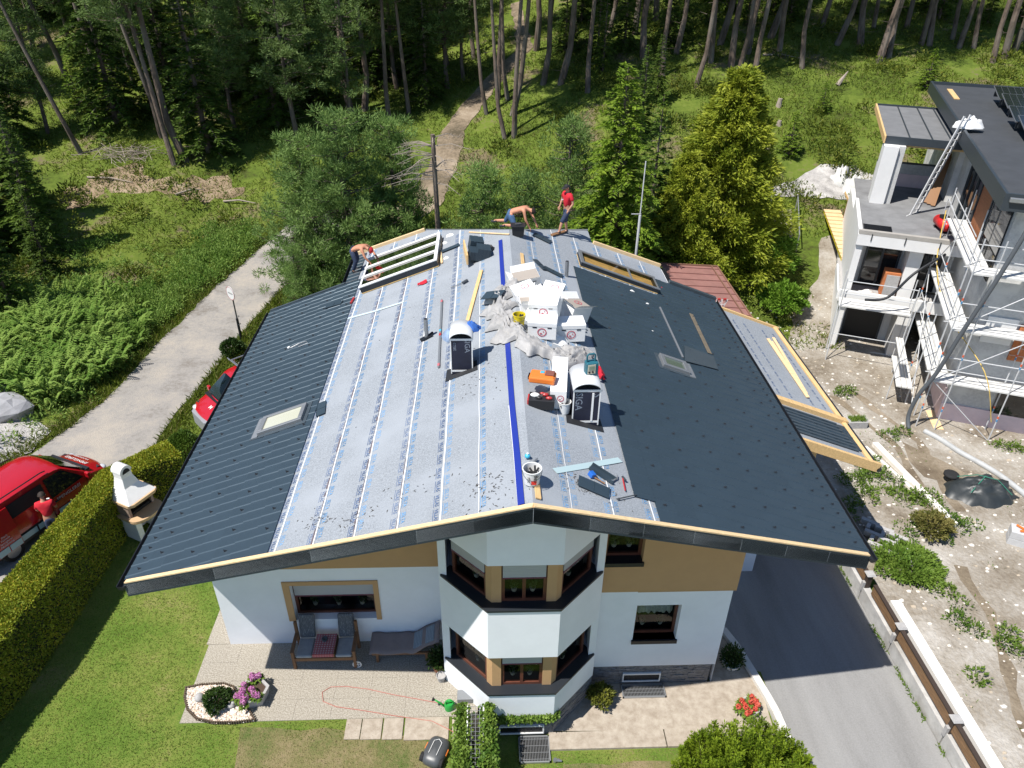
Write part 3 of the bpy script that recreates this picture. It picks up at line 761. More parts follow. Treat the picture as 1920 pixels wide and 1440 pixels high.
for x, y0, y1, z in ((-EA-0.06, -0.03, LB+0.03, RZ(EA)-0.06), (EB+0.06, -0.03, 12.05, RZ(EB)-0.06), (-5.50, LB, 14.7, RZ(5.5)-0.04), (5.5, 12.0, 13.5, RZ(5.5)-0.04)):
    m = MB(); P = []
    for y in (y0, y1):
        for k in range(9):
            t = math.pi+math.pi*k/8; P.append((x+0.075*math.cos(t), y, z+0.085*math.sin(t)))
    m.grid(P, 9, 2); m.add(P[:9], [tuple(range(9))]); m.cyl((x-0.08*np.sign(x), y0, z+0.01), (x-0.08*np.sign(x), y1, z+0.01), 0.014, n=6); m.cyl((x+0.08*np.sign(x), y0, z+0.01), (x+0.08*np.sign(x), y1, z+0.01), 0.014, n=6)
    g_ = m.build('gutter', m_black, roof)
    g_.modifiers.new('thick', 'SOLIDIFY').thickness = 0.006
rv = MB(); rv.beam(rp(-EA, LB, 0.02), rp(-5.45, LB, 0.02), 0.10, 0.07); rv.build('rear_verge_trim', m_slate, roof)
rv = MB(); rv.beam(rp(5.42, 12.0, 0.05), rp(EB+0.04, 12.0, 0.05), 0.16, 0.14); rv.build('rear_verge_trim', m_slate, roof)

# ---- metal roof tiles 600 x 420
TW, TH = 0.586, 0.42*CS
def tile_geo():
    m = MB(); L = 0.42+0.02
    # local: x down the slope, y across, z up; two pans with ribs; lower edge turned down
    prof = [(0.0, 0.002), (0.012, 0.016), (0.026, 0.016), (0.036, 0.004), (0.290, 0.002), (0.302, 0.014), (0.314, 0.014), (0.324, 0.004), (0.586, 0.001)]
    v = []
    for y, z in prof:
        v += [(0.0, y, z), (L, y, z+0.014), (L+0.003, y, z-0.004)]
    f = []
    for k in range(len(prof)-1):
        a, b_ = 3*k, 3*k+3
        f += [(a, a+1, b_+1, b_), (a+1, a+2, b_+2, b_+1)]
    m.add(v, f); return m
TG = tile_geo(); TME = TG.mesh('roof_tile', m_tile)
TGL = tile_geo(); TGL.m = [1 if (k//2) in (0, 1, 4, 5) and k % 2 == 0 else 0 for k in range(len(TGL.f))]; TMEL = TGL.mesh('roof_tile', [m_tile, m_tglint])
tiles = []          # (area in view, matrix, clipped mesh or None)
SKR = (2.05, 4.85, 10.35, 20.0)
def tile_at(side, row, y, ymin, ymax):
    x0 = (EA-(row+1)*TH) if side < 0 else (EB-(row+1)*TH)       # upper edge
    T = Matrix.Translation((side*x0, y, RZ(x0)+0.006))
    T = T @ Matrix.Rotation(side*math.atan(TS), 4, 'Y')
    if side < 0: T = T @ Matrix.Diagonal((-1, 1, 1, 1))
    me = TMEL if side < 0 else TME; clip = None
    f0 = yf(side*x0)+0.10; f1 = yf(side*(x0+TH))+0.10
    lo = max(f0, f1) if False else None
    if y < max(f0, f1) or y+TW > ymax or y < ymin:
        bm_ = bmesh.new(); bm_.from_mesh(me); bm_.transform(T)
        def cut(co, no):
            bmesh.ops.bisect_plane(bm_, geom=bm_.verts[:]+bm_.edges[:]+bm_.faces[:], plane_co=co, plane_no=no, clear_outer=True)
        d = Vector((side*TH, f1-f0, 0)); nrm = Vector((d.y, -d.x, 0))*side
        if nrm.y > 0: nrm = -nrm
        cut((side*x0, f0, 0), nrm)
        if y+TW > ymax: cut((0, ymax, 0), (0, 1, 0))
        if y < ymin: cut((0, ymin, 0), (0, -1, 0))
        if len(bm_.faces) == 0: bm_.free(); return
        bm_.transform(T.inverted()); clip = bpy.data.meshes.new('roof_tile'); bm_.to_mesh(clip); [clip.materials.append(q_) for q_ in ((m_tile, m_tglint) if side < 0 else (m_tile,))]; bm_.free()
    c = T @ Vector((0.2, 0.3, 0)); dist = px(c)[2]
    tiles.append((dist, T, clip or me))
for side, rows in ((-1, 8), (1, 13)):
    for row in range(rows):
        off = (row % 2)*TW/2
        y = -1.6+off
        x0 = (EA if side < 0 else EB)-(row+0.5)*TH
        ymax = LB-0.02 if side < 0 else 11.95
        ymin = -9
        if side > 0 and x0 < 4.75: ymax = 10.42+0.03*(x0-2)
        if side > 0 and row == 12: ymin = -0.25
        if side > 0 and row == 11: ymin = -0.95
        while y < ymax:
            if y+TW > yf(side*x0)-0.2 and not (side < 0 and -6.42 < -x0 < -5.1 and 3.95 < y < 3.95) : tile_at(side, row, y, ymin, ymax)
            y += TW
    if side < 0:
        for row in (7,):
            pass
for row in range(2):     # narrow tiled strip on the rear left corner
    y = LB+0.02
    while y < 14.5:
        x0 = 5.42-(row+1)*TH*0.55
        y += TW
tiles.sort(key=lambda t: t[0])
stuff = MB()
for k, (d, T, cl) in enumerate(tiles):
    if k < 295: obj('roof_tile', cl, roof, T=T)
    else:
        for p_ in cl.polygons: stuff.add([T @ cl.vertices[i].co for i in p_.vertices], [tuple(range(len(p_.vertices)))], p_.material_index)
# tiled corner strip where the rear part steps in
for k in range(4):
    T = Matrix.Translation((-5.02, LB+0.02+k*TW, RZ(5.02)+0.006)) @ Matrix.Rotation(-math.atan(TS), 4, 'Y') @ Matrix.Diagonal((-1, 1, 1, 1))
    stuff.add([T @ v.co for v in TME.vertices], [tuple(p_.vertices) for p_ in TME.polygons])
stuff.build('roof_tiles_far_off', [m_tile, m_tglint], roof, kind='stuff')
# snow guards
sg_ = MB()
def guard(x, y):
    T = RMAT(x, y, 0.02); s = -1 if x < 0 else 1
    v = [(0, -0.028, 0), (0, 0.028, 0), (0.0, 0, 0.05), (-s*0.065, 0, 0.002)]
    sg_.add(v, [(0, 1, 2), (0, 2, 3), (1, 3, 2)], 0, T)
for side, rows, e in ((-1, 4, -7.47), (1, 7, 7.23)):
    y = 0.31
    ex = -7.85 if side < 0 else 6.84
    while y < 12.0: guard(ex, y-0.0); y += 0.293
    for r_ in range(rows):
        x = (-7.47+0.785*r_) if side < 0 else (6.47-0.785*r_)
        if side > 0 and x < 2.3: continue
        y = -1.4+(0.05 if r_ % 2 == 0 else -0.245)+0.2
        while y < (11.9 if side < 0 or x > 4.7 else 10.2):
            if y > yf(x)+0.22 and not (side < 0 and -6.55 < x < -5.1 and 3.85 < y < 4.9): guard(x, y)
            y += 0.586
sg_.build('snow_guards', m_black, roof, kind='stuff')

# ---- skylights
def skylight(x_up, x_lo, y0, y1, bars, h, name, label, frame, gmat, barw=0.09, cross=()):
    s = -1 if x_up < 0 else 1; ln = (abs(x_lo)-abs(x_up))/CS
    T = RMAT(x_up, y0, 0.0)
    wd = y1-y0
    fr = MB()
    fr.bb(0, s*ln, 0, wd, 0.0, 0.03, 2, T)
    for a, c in ((0, 0.05), (wd-0.05, wd)): fr.bb(0, s*ln, a, c, 0.03, h, 1, T)
    fr.bb(0, s*0.05, 0.05, wd-0.05, 0.03, h, 1, T); fr.bb(s*(ln-0.05), s*ln, 0.05, wd-0.05, 0.03, h, 1, T)
    o = fr.build(name, [frame, m_dark, M('skylight_inner_wood', (0.62, 0.42, 0.17), 0.7, var=0.35, scale=2.5, stretch=(1, 5, 1))], roof, label=label)
    n = bars
    for k in range(n):
        y = barw/2+(wd-barw)*k/(n-1); q = MB(); q.bb(-s*0.02, s*(ln+0.03), y-barw/2, y+barw/2, h, h+0.045, 0, T); q.build('glazing_bar', frame, o, bevel=0.01)
    for k in range(n-1):
        a = barw+(wd-barw)*k/(n-1); c = (wd-barw)*(k+1)/(n-1)
        q = MB(); q.add([(0.05*s, a, h+0.01), (s*(ln-0.03), a, h+0.01), (s*(ln-0.03), c, h+0.01), (0.05*s, c, h+0.01)], [(0, 1, 2, 3)], 0, T); q.build('pane', gmat, o)
    q = MB(); q.bb(-s*0.02, s*0.09, barw, wd-barw, h, h+0.035, 0, T); q.build('head_bar', frame, o)
    q = MB(); q.bb(s*(ln-0.04), s*(ln+0.02), barw, wd-barw, h, h+0.02, 0, T); q.build('foot_bar', frame, o)
    for c_ in cross:
        q = MB(); q.bb(s*(c_-0.03), s*(c_+0.03), barw, wd-barw, h, h+0.03, 0, T); q.build('cross_bar', frame, o)
    return o
skylight(-2.20, -4.66, 10.70, 13.10, 4, 0.20, 'skylight', 'long skylight with four pale glazing bars', m_whitemet, m_skyglass, 0.13)
skylight(2.18, 4.72, 10.62, 11.62, 2, 0.14, 'skylight', 'narrow skylight split by one cross bar', m_alu, m_skyglass, 0.08, (1.75,))
def roofwindow(x_up, x_lo, y0, y1, label, glasscol):
    s = -1 if x_up < 0 else 1; ln = (abs(x_lo)-abs(x_up))/CS; wd = y1-y0; T = RMAT(x_up, y0, 0.015)
    fr = MB()
    for a, c, e, g_ in ((0, ln, 0, 0.09), (0, ln, wd-0.09, wd), (0, 0.11, 0.09, wd-0.09), (ln-0.12, ln, 0.09, wd-0.09)): fr.bb(s*a, s*c, e, g_, 0.0, 0.10, 0, T)
    o = fr.build('roof_window', m_alu, roof, bevel=0.012, label=label)
    q = MB(); q.bb(s*0.09, s*(ln-0.1), 0.07, wd-0.07, 0.0, 0.06, 0, T); q.build('pane', M(glasscol[0], glasscol[1], 0.12, spec=0.8, coat=0.5), o)
    q = MB(); q.bb(-s*0.10, s*(ln+0.2), -0.10, wd+0.10, 0.004, 0.012, 0, T); q.build('flashing', m_slate, o)
    q = MB(); q.bb(s*ln, s*(ln+0.16), -0.06, wd+0.06, 0.014, 0.03, 0, T); q.build('lead_apron', m_steel, o)
roofwindow(-5.17, -6.30, 4.00, 4.72, 'roof window with cream blind', ('cream_blind_pane', (0.50, 0.50, 0.40)))
roofwindow(3.76, 4.50, 5.50, 6.08, 'small roof window among the tiles', ('dim_pane', (0.10, 0.13, 0.10)))

# ---- chimneys wrapped in dark membrane, with arched hoods
m_wrap = M('navy_wrap', (0.012, 0.014, 0.032), 0.55, var=0.2, scale=4)
m_hood = M('white_hood', (0.60, 0.61, 0.62), 0.5, var=0.05, scale=5)
m_wtxt = M('grey_blue_print', (0.20, 0.23, 0.28), 0.7)
m_apron = M('bitumen_apron', (0.020, 0.021, 0.024), 0.6)
def chimney(x0, x1, y0, y1, h, rise, txt, label, tsize):
    xc = (x0+x1)/2; zb = min(RZ(x0), RZ(x1))-0.1; zt_ = RZ(xc)+h
    m = MB(); m.bb(x0, x1, y0, y1, zb, zt_, 0); m.bb(x0+0.05, x1-0.05, y0+0.05, y1-0.05, zt_-0.02, zt_+0.01, 1)
    o = m.build('chimney', [m_wrap, m_black], roof, label=label)
    c = MB(); n = 12; w2 = (x1-x0)/2+0.03; P = []
    for y in (y0-0.06, y1+0.08):
        for k in range(n+1):
            t = math.pi*k/n; P.append((xc-w2*math.cos(t), y, zt_+rise*math.sin(t)))
    c.grid(P, n+1, 2); ho = c.build('arched_hood', m_hood, o, smooth=True); ho.modifiers.new('t', 'SOLIDIFY').thickness = 0.02
    e = MB()
    for a in (x0, x1): e.bb(a-0.012, a+0.012, y0-0.006, y0+0.012, zb+0.14, zt_, 0)
    e.bb(x0+0.012, x1-0.012, y0-0.005, y0+0.01, RZ(xc)+0.0, RZ(xc)+0.045, 0); e.bb(x0+0.012, x1-0.012, y0-0.005, y0+0.01, zt_-0.05, zt_, 0)
    e.build('white_tape_edge', m_seam, o)
    l = MB()
    for tx, dx, dz, sz in txt: letters(l, tx, Matrix.Translation((xc+dx, y0-0.004, RZ(xc)+dz)) @ Matrix.Rotation(R(90), 4, 'X') @ Matrix.Rotation(R(-90), 4, 'Z'), sz, 0, 0.01)
    l.build('printed_lettering', m_wtxt, o, kind='stuff')
    ap = MB(); ap.sheet([RP(a, b_, 0.004) for a, b_ in ((x0-0.14, y0-0.20), (x1+0.12, y0-0.14), (x1+0.10, y0+0.3), (x0-0.12, y0+0.3))], (0, 0, -0.01)); ap.build('apron', m_apron, o)
    return o
chimney(-1.56, -1.08, 3.86, 4.38, 0.86, 0.17, [('SIGA', 0.13, 0.68, 0.17), ('coat', -0.14, 0.66, 0.12)], 'chimney wrapped in dark foil with jackets on top', 0.1)
chimney(0.99, 1.52, 1.76, 2.42, 0.80, 0.18, [('SIGA', -0.16, 0.52, 0.2), ('S', 0.2, 0.66, 0.2)], 'chimney wrapped in dark foil beside the white carton', 0.1)
m = MB(); m.bb(1.36, 1.40, 1.748, 1.76, RZ(1.3)+0.05, RZ(1.3)+0.74); m.build('white_tape_edge', m_seam, roof)
for a, b_, h in ((800, 633, 0.54), (1062, 517, 0.46)):
    P = GR(a, b_); m = MB(); m.cyl(P-Vector((0, 0, 0.05)), P+Vector((0, 0, h)), 0.055, n=14); m.cyl(P+Vector((0, 0, h-0.01)), P+Vector((0, 0, h+0.004)), 0.045, n=14, mi=1)
    o = m.build('vent_pipe', [m_alu, m_black], roof)
    if a == 800:
        q = MB(); q.box((0, 0, 0.02), (0.34, 0.16, 0.035), R(20), 0, RMAT(P.x, P.y-0.02)); q.box((0.12, 0.06, 0.03), (0.16, 0.05, 0.05), R(40), 0, RMAT(P.x, P.y)); q.build('pipe_collar', m_black, o)
# vertical valley flashing strips lying on the right slope
m = MB(); a, c = GR(1237, 578), GR(1280, 672); m.beam(a+Vector((0, 0, .03)), c+Vector((0, 0, .03)), 0.05, 0.04); m.build('flashing_strip', m_alu, roof)

# ---- side annex roof on the right, under construction
annex = thing('annex', (8.2, 8.5, -1.07), 'lean-to annex with half tiled underlay roof and timber edges along the drive', 'annex')
def AZ(x): return 4.0-TS*(x-7.5)
def apz(x, y, h=0.0): return (x, y, AZ(x)+h)
m = MB(); m.sheet([apz(6.6, 4.6), apz(9.66, 4.6), apz(9.66, 12.4), apz(6.6, 12.4)], (0, 0, -0.2), 0, 1, 1); ar = m.build('roof', [m_paper, m_soff], annex)
pr3 = MB()
for x in (7.75, 8.15, 8.85, 9.25):
    y = 6.8
    while y < 12:
        T = Matrix.Translation(apz(x, y, 0.006)) @ Matrix.Rotation(math.atan(TS), 4, 'Y') @ Matrix.Rotation(-math.pi/2, 4, 'Z')
        letters(pr3, 'VILLAS' if x in (7.75, 8.85) else 'SELTA', T, 0.105, 0, 0.008); y += 0.40
pr3.build('printed_lettering', m_printd, ar, kind='stuff')
for P, Q, ww, hh in ((apz(6.7, 4.55, 0.0), apz(9.72, 4.55, 0.0), 0.10, 0.26), (apz(9.55, 4.65, 0.04), apz(9.55, 12.35, 0.04), 0.12, 0.06), (apz(6.7, 12.38, 0.02), apz(9.7, 12.38, 0.02), 0.10, 0.12), (apz(6.7, 6.55, 0.06), apz(9.68, 6.55, 0.06), 0.22, 0.14)):
    m = MB(); m.beam(P, Q, ww, hh); m.build('edge_beam', m_wood2, ar)
m = MB(); m.cyl(apz(9.74, 4.5, -0.05), apz(9.74, 12.5, -0.05), 0.07, n=10); m.build('gutter', m_dark, ar)
for row in range(8):    # corrugated tile patch
    for k in range(2):
        T = Matrix.Translation(apz(6.75+row*TH, 5.1+k*TW, 0.02)) @ Matrix.Rotation(math.atan(TS), 4, 'Y')
        if row < 7: obj('roof_tile', TME, ar, T=T)
for k in range(8):
    q = MB(); q.cyl(apz(6.75, 5.05+k*0.17, 0.04), apz(9.35-0.02*k, 5.05+k*0.17, 0.04), 0.03, n=6); q.build('tile_rib', m_slate, ar)
for y in (6.6, 12.1): m = MB(); m.beam((9.0, y, -1.07), (9.0, y, 3.3), 0.14, 0.14); m.build('post', m_wood2, annex)
m = MB(); m.bb(5.4, 7.2, 4.9, 12.2, -1.1, 3.7); m.build('wall', m_white, annex)
for (a, b_), (c, d), wd in (((1440, 635), (1515, 745), 0.10), ((1450, 633), (1512, 738), 0.09), ((1447, 640), (1500, 722), 0.08)):
    def AN(a, b_):
        dd = ray(a, b_); n = np.array([TS, 0, 1.0]); return Vector(CAM+dd*((4.0+TS*7.5+0.05-n@CAM)/(n@dd)))
    q = MB(); q.beam(AN(a, b_), AN(c, d), wd, 0.03); tag(q.build('wooden_batten', m_wood, bevel=0.004), 'loose pale batten lying on the annex underlay', 'batten', 'battens lying on the annex roof')
# red-brown sheet roof behind the annex
rust = thing('shed', (8.2, 16, 0), 'low shed with a red-brown folded sheet roof behind the dark roof', 'shed')
m_rust = M('red_brown_sheet', (0.27, 0.135, 0.115), 0.6, var=0.12, scale=2)
y = 13.0
while y < 18.9:
    q = MB(); q.sheet([(6.2, y, 2.95), (9.36, y, 2.75), (9.36, min(y+0.62, 18.95), 2.75), (6.2, min(y+0.62, 18.95), 2.95)], (0, 0, -0.05)); q.beam((6.2, y, 2.97), (9.36, y, 2.77), 0.03, 0.05); q.build('roof_sheet', m_rust, rust); y += 0.63
m = MB(); m.beam((9.1, 13.0, 2.82), (9.1, 18.9, 2.82), 0.03, 0.05); m.beam((9.38, 13, 2.75), (9.38, 18.95, 2.75), 0.05, 0.10); m.beam((6.2, 18.97, 2.95), (9.4, 18.97, 2.77), 0.05, 0.1); m.build('edge_trim', M('rust_trim', (0.22, 0.12, 0.08), 0.6), rust)
m = MB(); m.bb(6.3, 9.2, 13.2, 18.7, -1, 2.7); m.build('wall', m_white, rust)

# ---- patio, path, kerbs
m = MB()
PX = [-7.80+0.845*k for k in range(9)]; PY = [-0.33, 0.20, 0.73, 1.26, 1.80]
pat = thing('patio', (-4.5, 0.5, -0.2), 'washed concrete terrace of large slabs in front of the house', 'terrace')
pat['kind'] = 'structure'
random.seed(8)
for i in range(8):
    for j in range(4):
        x0, x1, y0, y1 = PX[i]+0.0015, PX[i+1]-0.0015, PY[j]+0.0015, PY[j+1]-0.0015
        if x1 > -0.9 and y1 > -0.2: x1 = min(x1, -0.80)
        if x1-x0 < 0.1: continue
        q = MB(); q.bb(x0, x1, y0, y1, -0.12, random.uniform(-0.002, 0.003)); q.build('slab', m_wash, pat)
for j in range(9):
    q = MB(); q.bb(-7.86, -7.27, 1.81+j*0.9, 2.70+j*0.9, -0.12, 0.0); q.build('slab', m_wash, pat)
for a, b_ in ((650, 675), (680, 715), (720, 755), (760, 842)):
    P, Q = G(a, 1353), G(b_, 1386); q = MB(); q.bb(P.x, Q.x-0.02, Q.y, -0.345, -0.1, 0.012); q.build('pale_slab', m_slab, pat)
q = MB(); q.prism([(-1.62, -0.9), (-1.0, -0.9), (-1.0, -0.345), (-1.62, -0.345)], -0.3, 0.005); q.build('pale_slab', m_slab, pat)
drape('path', [(0.7, -0.30), (2.0, -0.33), (3.4, -0.33), (5.98, -0.33), (6.02, 0.33), (5.86, 1.1), (5.68, 1.85), (5.45, 2.45), (4.82, 3.0), (4.82, 0.93), (1.75, 0.93)], m_slab, 1.0, -0.73, flat=0.0)
for k, (a, b_) in enumerate(((0.62, 3.34), (3.37, 4.6), (4.63, 5.95))):
    q = MB(); q.bb(a, b_, -0.76, -0.335, -0.85, -0.722); q.build('path_slab', m_slab, kind='structure')
K = [(6.22, -0.9), (6.16, 0.0), (6.10, 0.36), (5.94, 1.14), (5.77, 1.9), (5.56, 2.45), (4.98, 3.1)]
m_kerb = M('pale_kerb', (0.62, 0.60, 0.56), 0.9, var=0.08, scale=4, bump=0.2, bscale=60)
q = MB()
for k in range(len(K)-1):
    a, c = Vector((*K[k], 0)), Vector((*K[k+1], 0)); d = (c-a).normalized(); nn = Vector((-d.y, d.x, 0))*0.09
    q.add([a+nn+Vector((0, 0, z)) for z in (-1.15, -0.62)]+[a-nn+Vector((0, 0, z)) for z in (-1.15, -0.62)]+[c+nn+Vector((0, 0, z)) for z in (-1.15, -0.62)]+[c-nn+Vector((0, 0, z)) for z in (-1.15, -0.62)], [(1, 5, 7, 3), (0, 4, 5, 1), (2, 3, 7, 6), (0, 1, 3, 2), (4, 6, 7, 5)])
q.build('kerb', m_kerb, kind='structure')

# ================================================================== THINGS ON THE ROOF
m_carton = M('white_carton', (0.80, 0.80, 0.79), 0.75, var=0.03, scale=5)
m_cardin = M('carton_inside', (0.33, 0.29, 0.25), 0.85)
m_logo = M('red_logo', (0.50, 0.06, 0.10), 0.7)
m_grip = M('grip_hole', (0.015, 0.015, 0.018), 0.8)
m_tarp = M('grey_tarpaulin', (0.34, 0.335, 0.33), 0.6, var=0.15, scale=3)
m_redc = M('red_cloth', (0.52, 0.012, 0.03), 0.9, var=0.15, scale=9)
m_bluec = M('blue_cloth', (0.03, 0.12, 0.42), 0.85, var=0.25, scale=9)
m_paleb = M('pale_denim', (0.22, 0.30, 0.44), 0.9, var=0.2, scale=9)
m_yel = M('yellow_plastic', (0.72, 0.56, 0.02), 0.4)
m_wplas = M('white_plastic', (0.76, 0.76, 0.74), 0.4, var=0.03, scale=9)
m_orange = M('orange_plastic', (0.72, 0.19, 0.03), 0.45)
m_redp = M('red_plastic', (0.42, 0.03, 0.03), 0.45)
m_blackp = M('black_plastic', (0.014, 0.014, 0.016), 0.5)
m_teal = M('teal_plastic', (0.02, 0.12, 0.16), 0.45)
m_bluep = M('blue_plastic', (0.02, 0.13, 0.5), 0.4)
m_cyan = M('cyan_plastic', (0.05, 0.4, 0.6), 0.4)
m_toolgr = M('tool_steel', (0.09, 0.10, 0.11), 0.4, metal=0.5)
m_brownw = M('brown_handle', (0.25, 0.13, 0.06), 0.7)

def ring(mb, T, r, mi, inner=0.80):
    n = 20; v = []
    for k in range(n):
        t = 2*math.pi*k/n
        for q in (r, r*inner): v.append((q*math.cos(t), q*math.sin(t), 0))
    mb.add(v, [(2*k, 2*((k+1) % n), 2*((k+1) % n)+1, 2*k+1) for k in range(n)], mi, T)
def logo(mb, T, r, mi):       # red ring with a plain house-like mark in it
    ring(mb, T, r, mi)
    mb.add([(-0.5*r, -0.45*r, 0), (0.1*r, -0.45*r, 0), (0.0, -0.2*r, 0), (-0.4*r, -0.15*r, 0)], [(0, 1, 2, 3)], mi, T)
    mb.add([(0.1*r, 0.1*r, 0), (0.5*r, 0.0, 0), (0.35*r, 0.35*r, 0)], [(0, 1, 2)], mi, T)
FILM = []
def carton(P, d, rz, label, tilt=(0, 0), openlid=False, mark=('front',), wd=None):
    w_, dp, h = d[0]*1.14, d[1]*1.1, d[2]*1.08
    T = Matrix.Translation(P) @ Matrix.Rotation(R(rz), 4, 'Z') @ Matrix.Rotation(R(tilt[0]), 4, 'X') @ Matrix.Rotation(R(tilt[1]), 4, 'Y')
    root = thing('carton', P, label, 'box', 'white cartons piled on the roof')
    m = MB(); m.bb(-w_/2, w_/2, -dp/2, dp/2, 0, h, 0, T); m.build('body', m_carton, root, bevel=0.008)
    l = MB()
    if openlid:
        for s in (-1, 1):
            l.add([(-w_/2, s*dp/2, h), (w_/2, s*dp/2, h), (w_/2*0.95, s*dp*0.78, h+0.13), (-w_/2*0.95, s*dp*0.78, h+0.13)], [(0, 1, 2, 3)], 0, T)
        l.add([(-w_/2, -dp/2, h), (-w_/2, dp/2, h), (-w_*0.72, dp/2*0.95, h+0.10), (-w_*0.72, -dp/2*0.95, h+0.10)], [(0, 1, 2, 3)], 0, T)
        l.bb(-w_/2+0.01, w_/2-0.01, -dp/2+0.01, dp/2-0.01, h, h+0.002, 1, T); l.build('flap', [m_carton, m_cardin], root)
    else:
        l.bb(-w_/2-0.006, w_/2+0.006, -dp/2-0.006, dp/2+0.006, h-0.10, h+0.006, 0, T); l.build('lid', m_carton, root, bevel=0.006)
    g = MB()
    if 'front' in mark:
        F_ = T @ Matrix.Translation((0, -dp/2-0.009, h*0.45)) @ Matrix.Rotation(R(90), 4, 'X'); logo(g, F_, min(0.11, h*0.3), 1)
        for s in (-1, 1): g.bb(s*w_*0.26-0.05, s*w_*0.26+0.05, -dp/2-0.008, -dp/2, h*0.70, h*0.76, 2, T)
    if 'top' in mark: logo(g, T @ Matrix.Translation((0.05, 0.02, h+0.009)), min(0.11, dp*0.3), 1)
    if 'side' in mark: logo(g, T @ Matrix.Translation((w_/2+0.009, 0, h*0.5)) @ Matrix.Rotation(R(90), 4, 'Z') @ Matrix.Rotation(R(90), 4, 'X'), 0.10, 1)
    if g.v: g.build('red_mark', [m_carton, m_logo, m_grip], root)
    return root
def RB(a, b_, dz=0.0): return GR(a, b_)+Vector((0, 0, dz))
carton(RB(1067, 632), (0.62, 0.46, 0.42), 3, 'white carton with grip holes at the open corner of the pile')
carton(RB(1017, 627), (0.60, 0.46, 0.40), -8, 'lowest front carton half buried in the grey tarpaulin')
carton(RB(1022, 613, 0.40), (0.62, 0.42, 0.36), -14, 'upper carton with red mark stacked on the front of the pile', (10, -5), False, ('front',))
carton(RB(1018, 592), (0.62, 0.52, 0.62), 9, 'tall blank carton in the middle of the pile', (4, 5), False, ())
carton(RB(1072, 596), (0.58, 0.50, 0.40), 34, 'carton with open flaps beside the dark tiles', (6, 16), True, ('side', 'top'))
carton(RB(1036, 566), (0.48, 0.44, 0.46), -22, 'carton with red mark on its lid behind the tall blank one', (16, 4), False, ('top',))
carton(RB(985, 561), (0.50, 0.42, 0.36), 20, 'carton with faint mark beside the dark loose tile', (10, -14), False, ('top',))
carton(RB(986, 534), (0.62, 0.40, 0.30), 15, 'single carton at the far end of the pile next to the blue tape', (12, -6), True, ('front',))
carton(RB(991, 582), (0.40, 0.36, 0.26), 4, 'small open carton above the yellow bucket', (0, 0), True, ())
for a, b_, rx, ry, h, lab, sd_ in ((1003, 600, 0.34, 0.26, 0.40, 'crumpled white film between the yellow bucket and the tall carton', 2.2), (1050, 585, 0.30, 0.36, 0.42, 'crumpled white film bulging between the blank and the open carton', 5.1), (1005, 560, 0.36, 0.22, 0.34, 'white film bunched behind the tall blank carton', 7.7), (1082, 615, 0.26, 0.22, 0.18, 'white film spilling from the open carton', 3.3), (1042, 640, 0.30, 0.16, 0.12, 'flattened white film in front of the carton pile', 9.1)):
    P = GR(a, b_); FILM.append(((P.x, P.y, P.z+0.05), rx, ry, h, lab, sd_))
# long carton
P0 = RB(1040, 768); T = RMAT(P0.x+0.16, P0.y+0.82, 0.0, R(-7), True) @ Matrix.Rotation(R(-4), 4, 'X')
root = thing('long_carton', T.translation, 'long white carton lying between tool cases and the wrapped chimney', 'box')
m = MB(); m.bb(-0.17, 0.17, -0.80, 0.80, 0.0, 0.42, 0, T); m.build('body', m_carton, root, bevel=0.01)
m = MB(); m.add([(-0.17, -0.80, 0.42), (-0.17, -0.80, 0.02), (-0.40, -0.92, 0.02), (-0.40, -0.92, 0.36)], [(0, 1, 2, 3)], 0, T); m.build('flap', m_cardin, root)
m = MB(); logo(m, T @ Matrix.Translation((0.05, -0.805, 0.25)) @ Matrix.Rotation(R(90), 4, 'X'), 0.07, 1); m.build('red_mark', [m_carton, m_logo], root)

def crumple(name, pts, width, amp, mat, label, cat, n=60, k=14, base=0.02, seed=1, group=None, fall=None):
    """wrinkled cloth laid along a line of roof pixels"""
    P = [GR(a, b_) for a, b_ in pts]; L = [0.0]
    for i in range(1, len(P)): L.append(L[-1]+(P[i]-P[i-1]).length)
    V = []
    for i in range(n+1):
        t = L[-1]*i/n; j = max(q for q in range(len(L)-1) if L[q] <= t+1e-9); f_ = (t-L[j])/max(1e-6, L[j+1]-L[j])
        c = P[j].lerp(P[j+1], min(1, f_)); d = (P[j+1]-P[j]).normalized(); s_ = d.cross(Vector((0, 0, 1))).normalized()
        wv = width*(0.72+0.34*math.sin(i*0.37+seed)+0.16*math.sin(i*0.93+2*seed))
        if i in (0, n): wv *= 0.35
        for q in range(k+1):
            u_ = q/k*2-1; x = c+s_*(u_*wv/2)
            f1 = mnoise.noise(Vector((t*1.3+seed*7, u_*wv*7.5+0.9*math.sin(t*1.7), seed)))+0.5*mnoise.noise(Vector((t*3.2, u_*wv*15, seed+3)))
            ridge = 1-abs(f1)*1.6
            z = base+amp*max(0.0, ridge)*(1-abs(u_)**3)+0.35*amp*(1-u_*u_)
            V.append((x.x+0.03*f1, x.y+0.03*mnoise.noise(x*3), RZ(x.x)+z))
    m = MB(); m.grid(V, k+1, n+1); o = m.build(name, mat, smooth=True); return tag(o, label, cat, group)
tarp = crumple('tarpaulin', [(968, 538), (938, 553), (934, 588), (956, 628), (992, 650), (1030, 668), (1068, 684), (1092, 668), (1112, 676)], 0.85, 0.19, m_tarp, 'crumpled grey tarpaulin pushed down around the white cartons', 'tarpaulin', 130, 22, seed=2)
q = crumple('cloth', [(783, 536), (800, 528)], 0.20, 0.05, m_redc, 'red cloth lying flat on the underlay below the long skylight', 'cloth', 16, 8, seed=4)
q = crumple('cloth', [(1116, 694), (1122, 706), (1128, 718)], 0.28, 0.10, m_redc, 'bunched red cloth beside the site radio', 'cloth', 20, 10, seed=5, base=0.1)
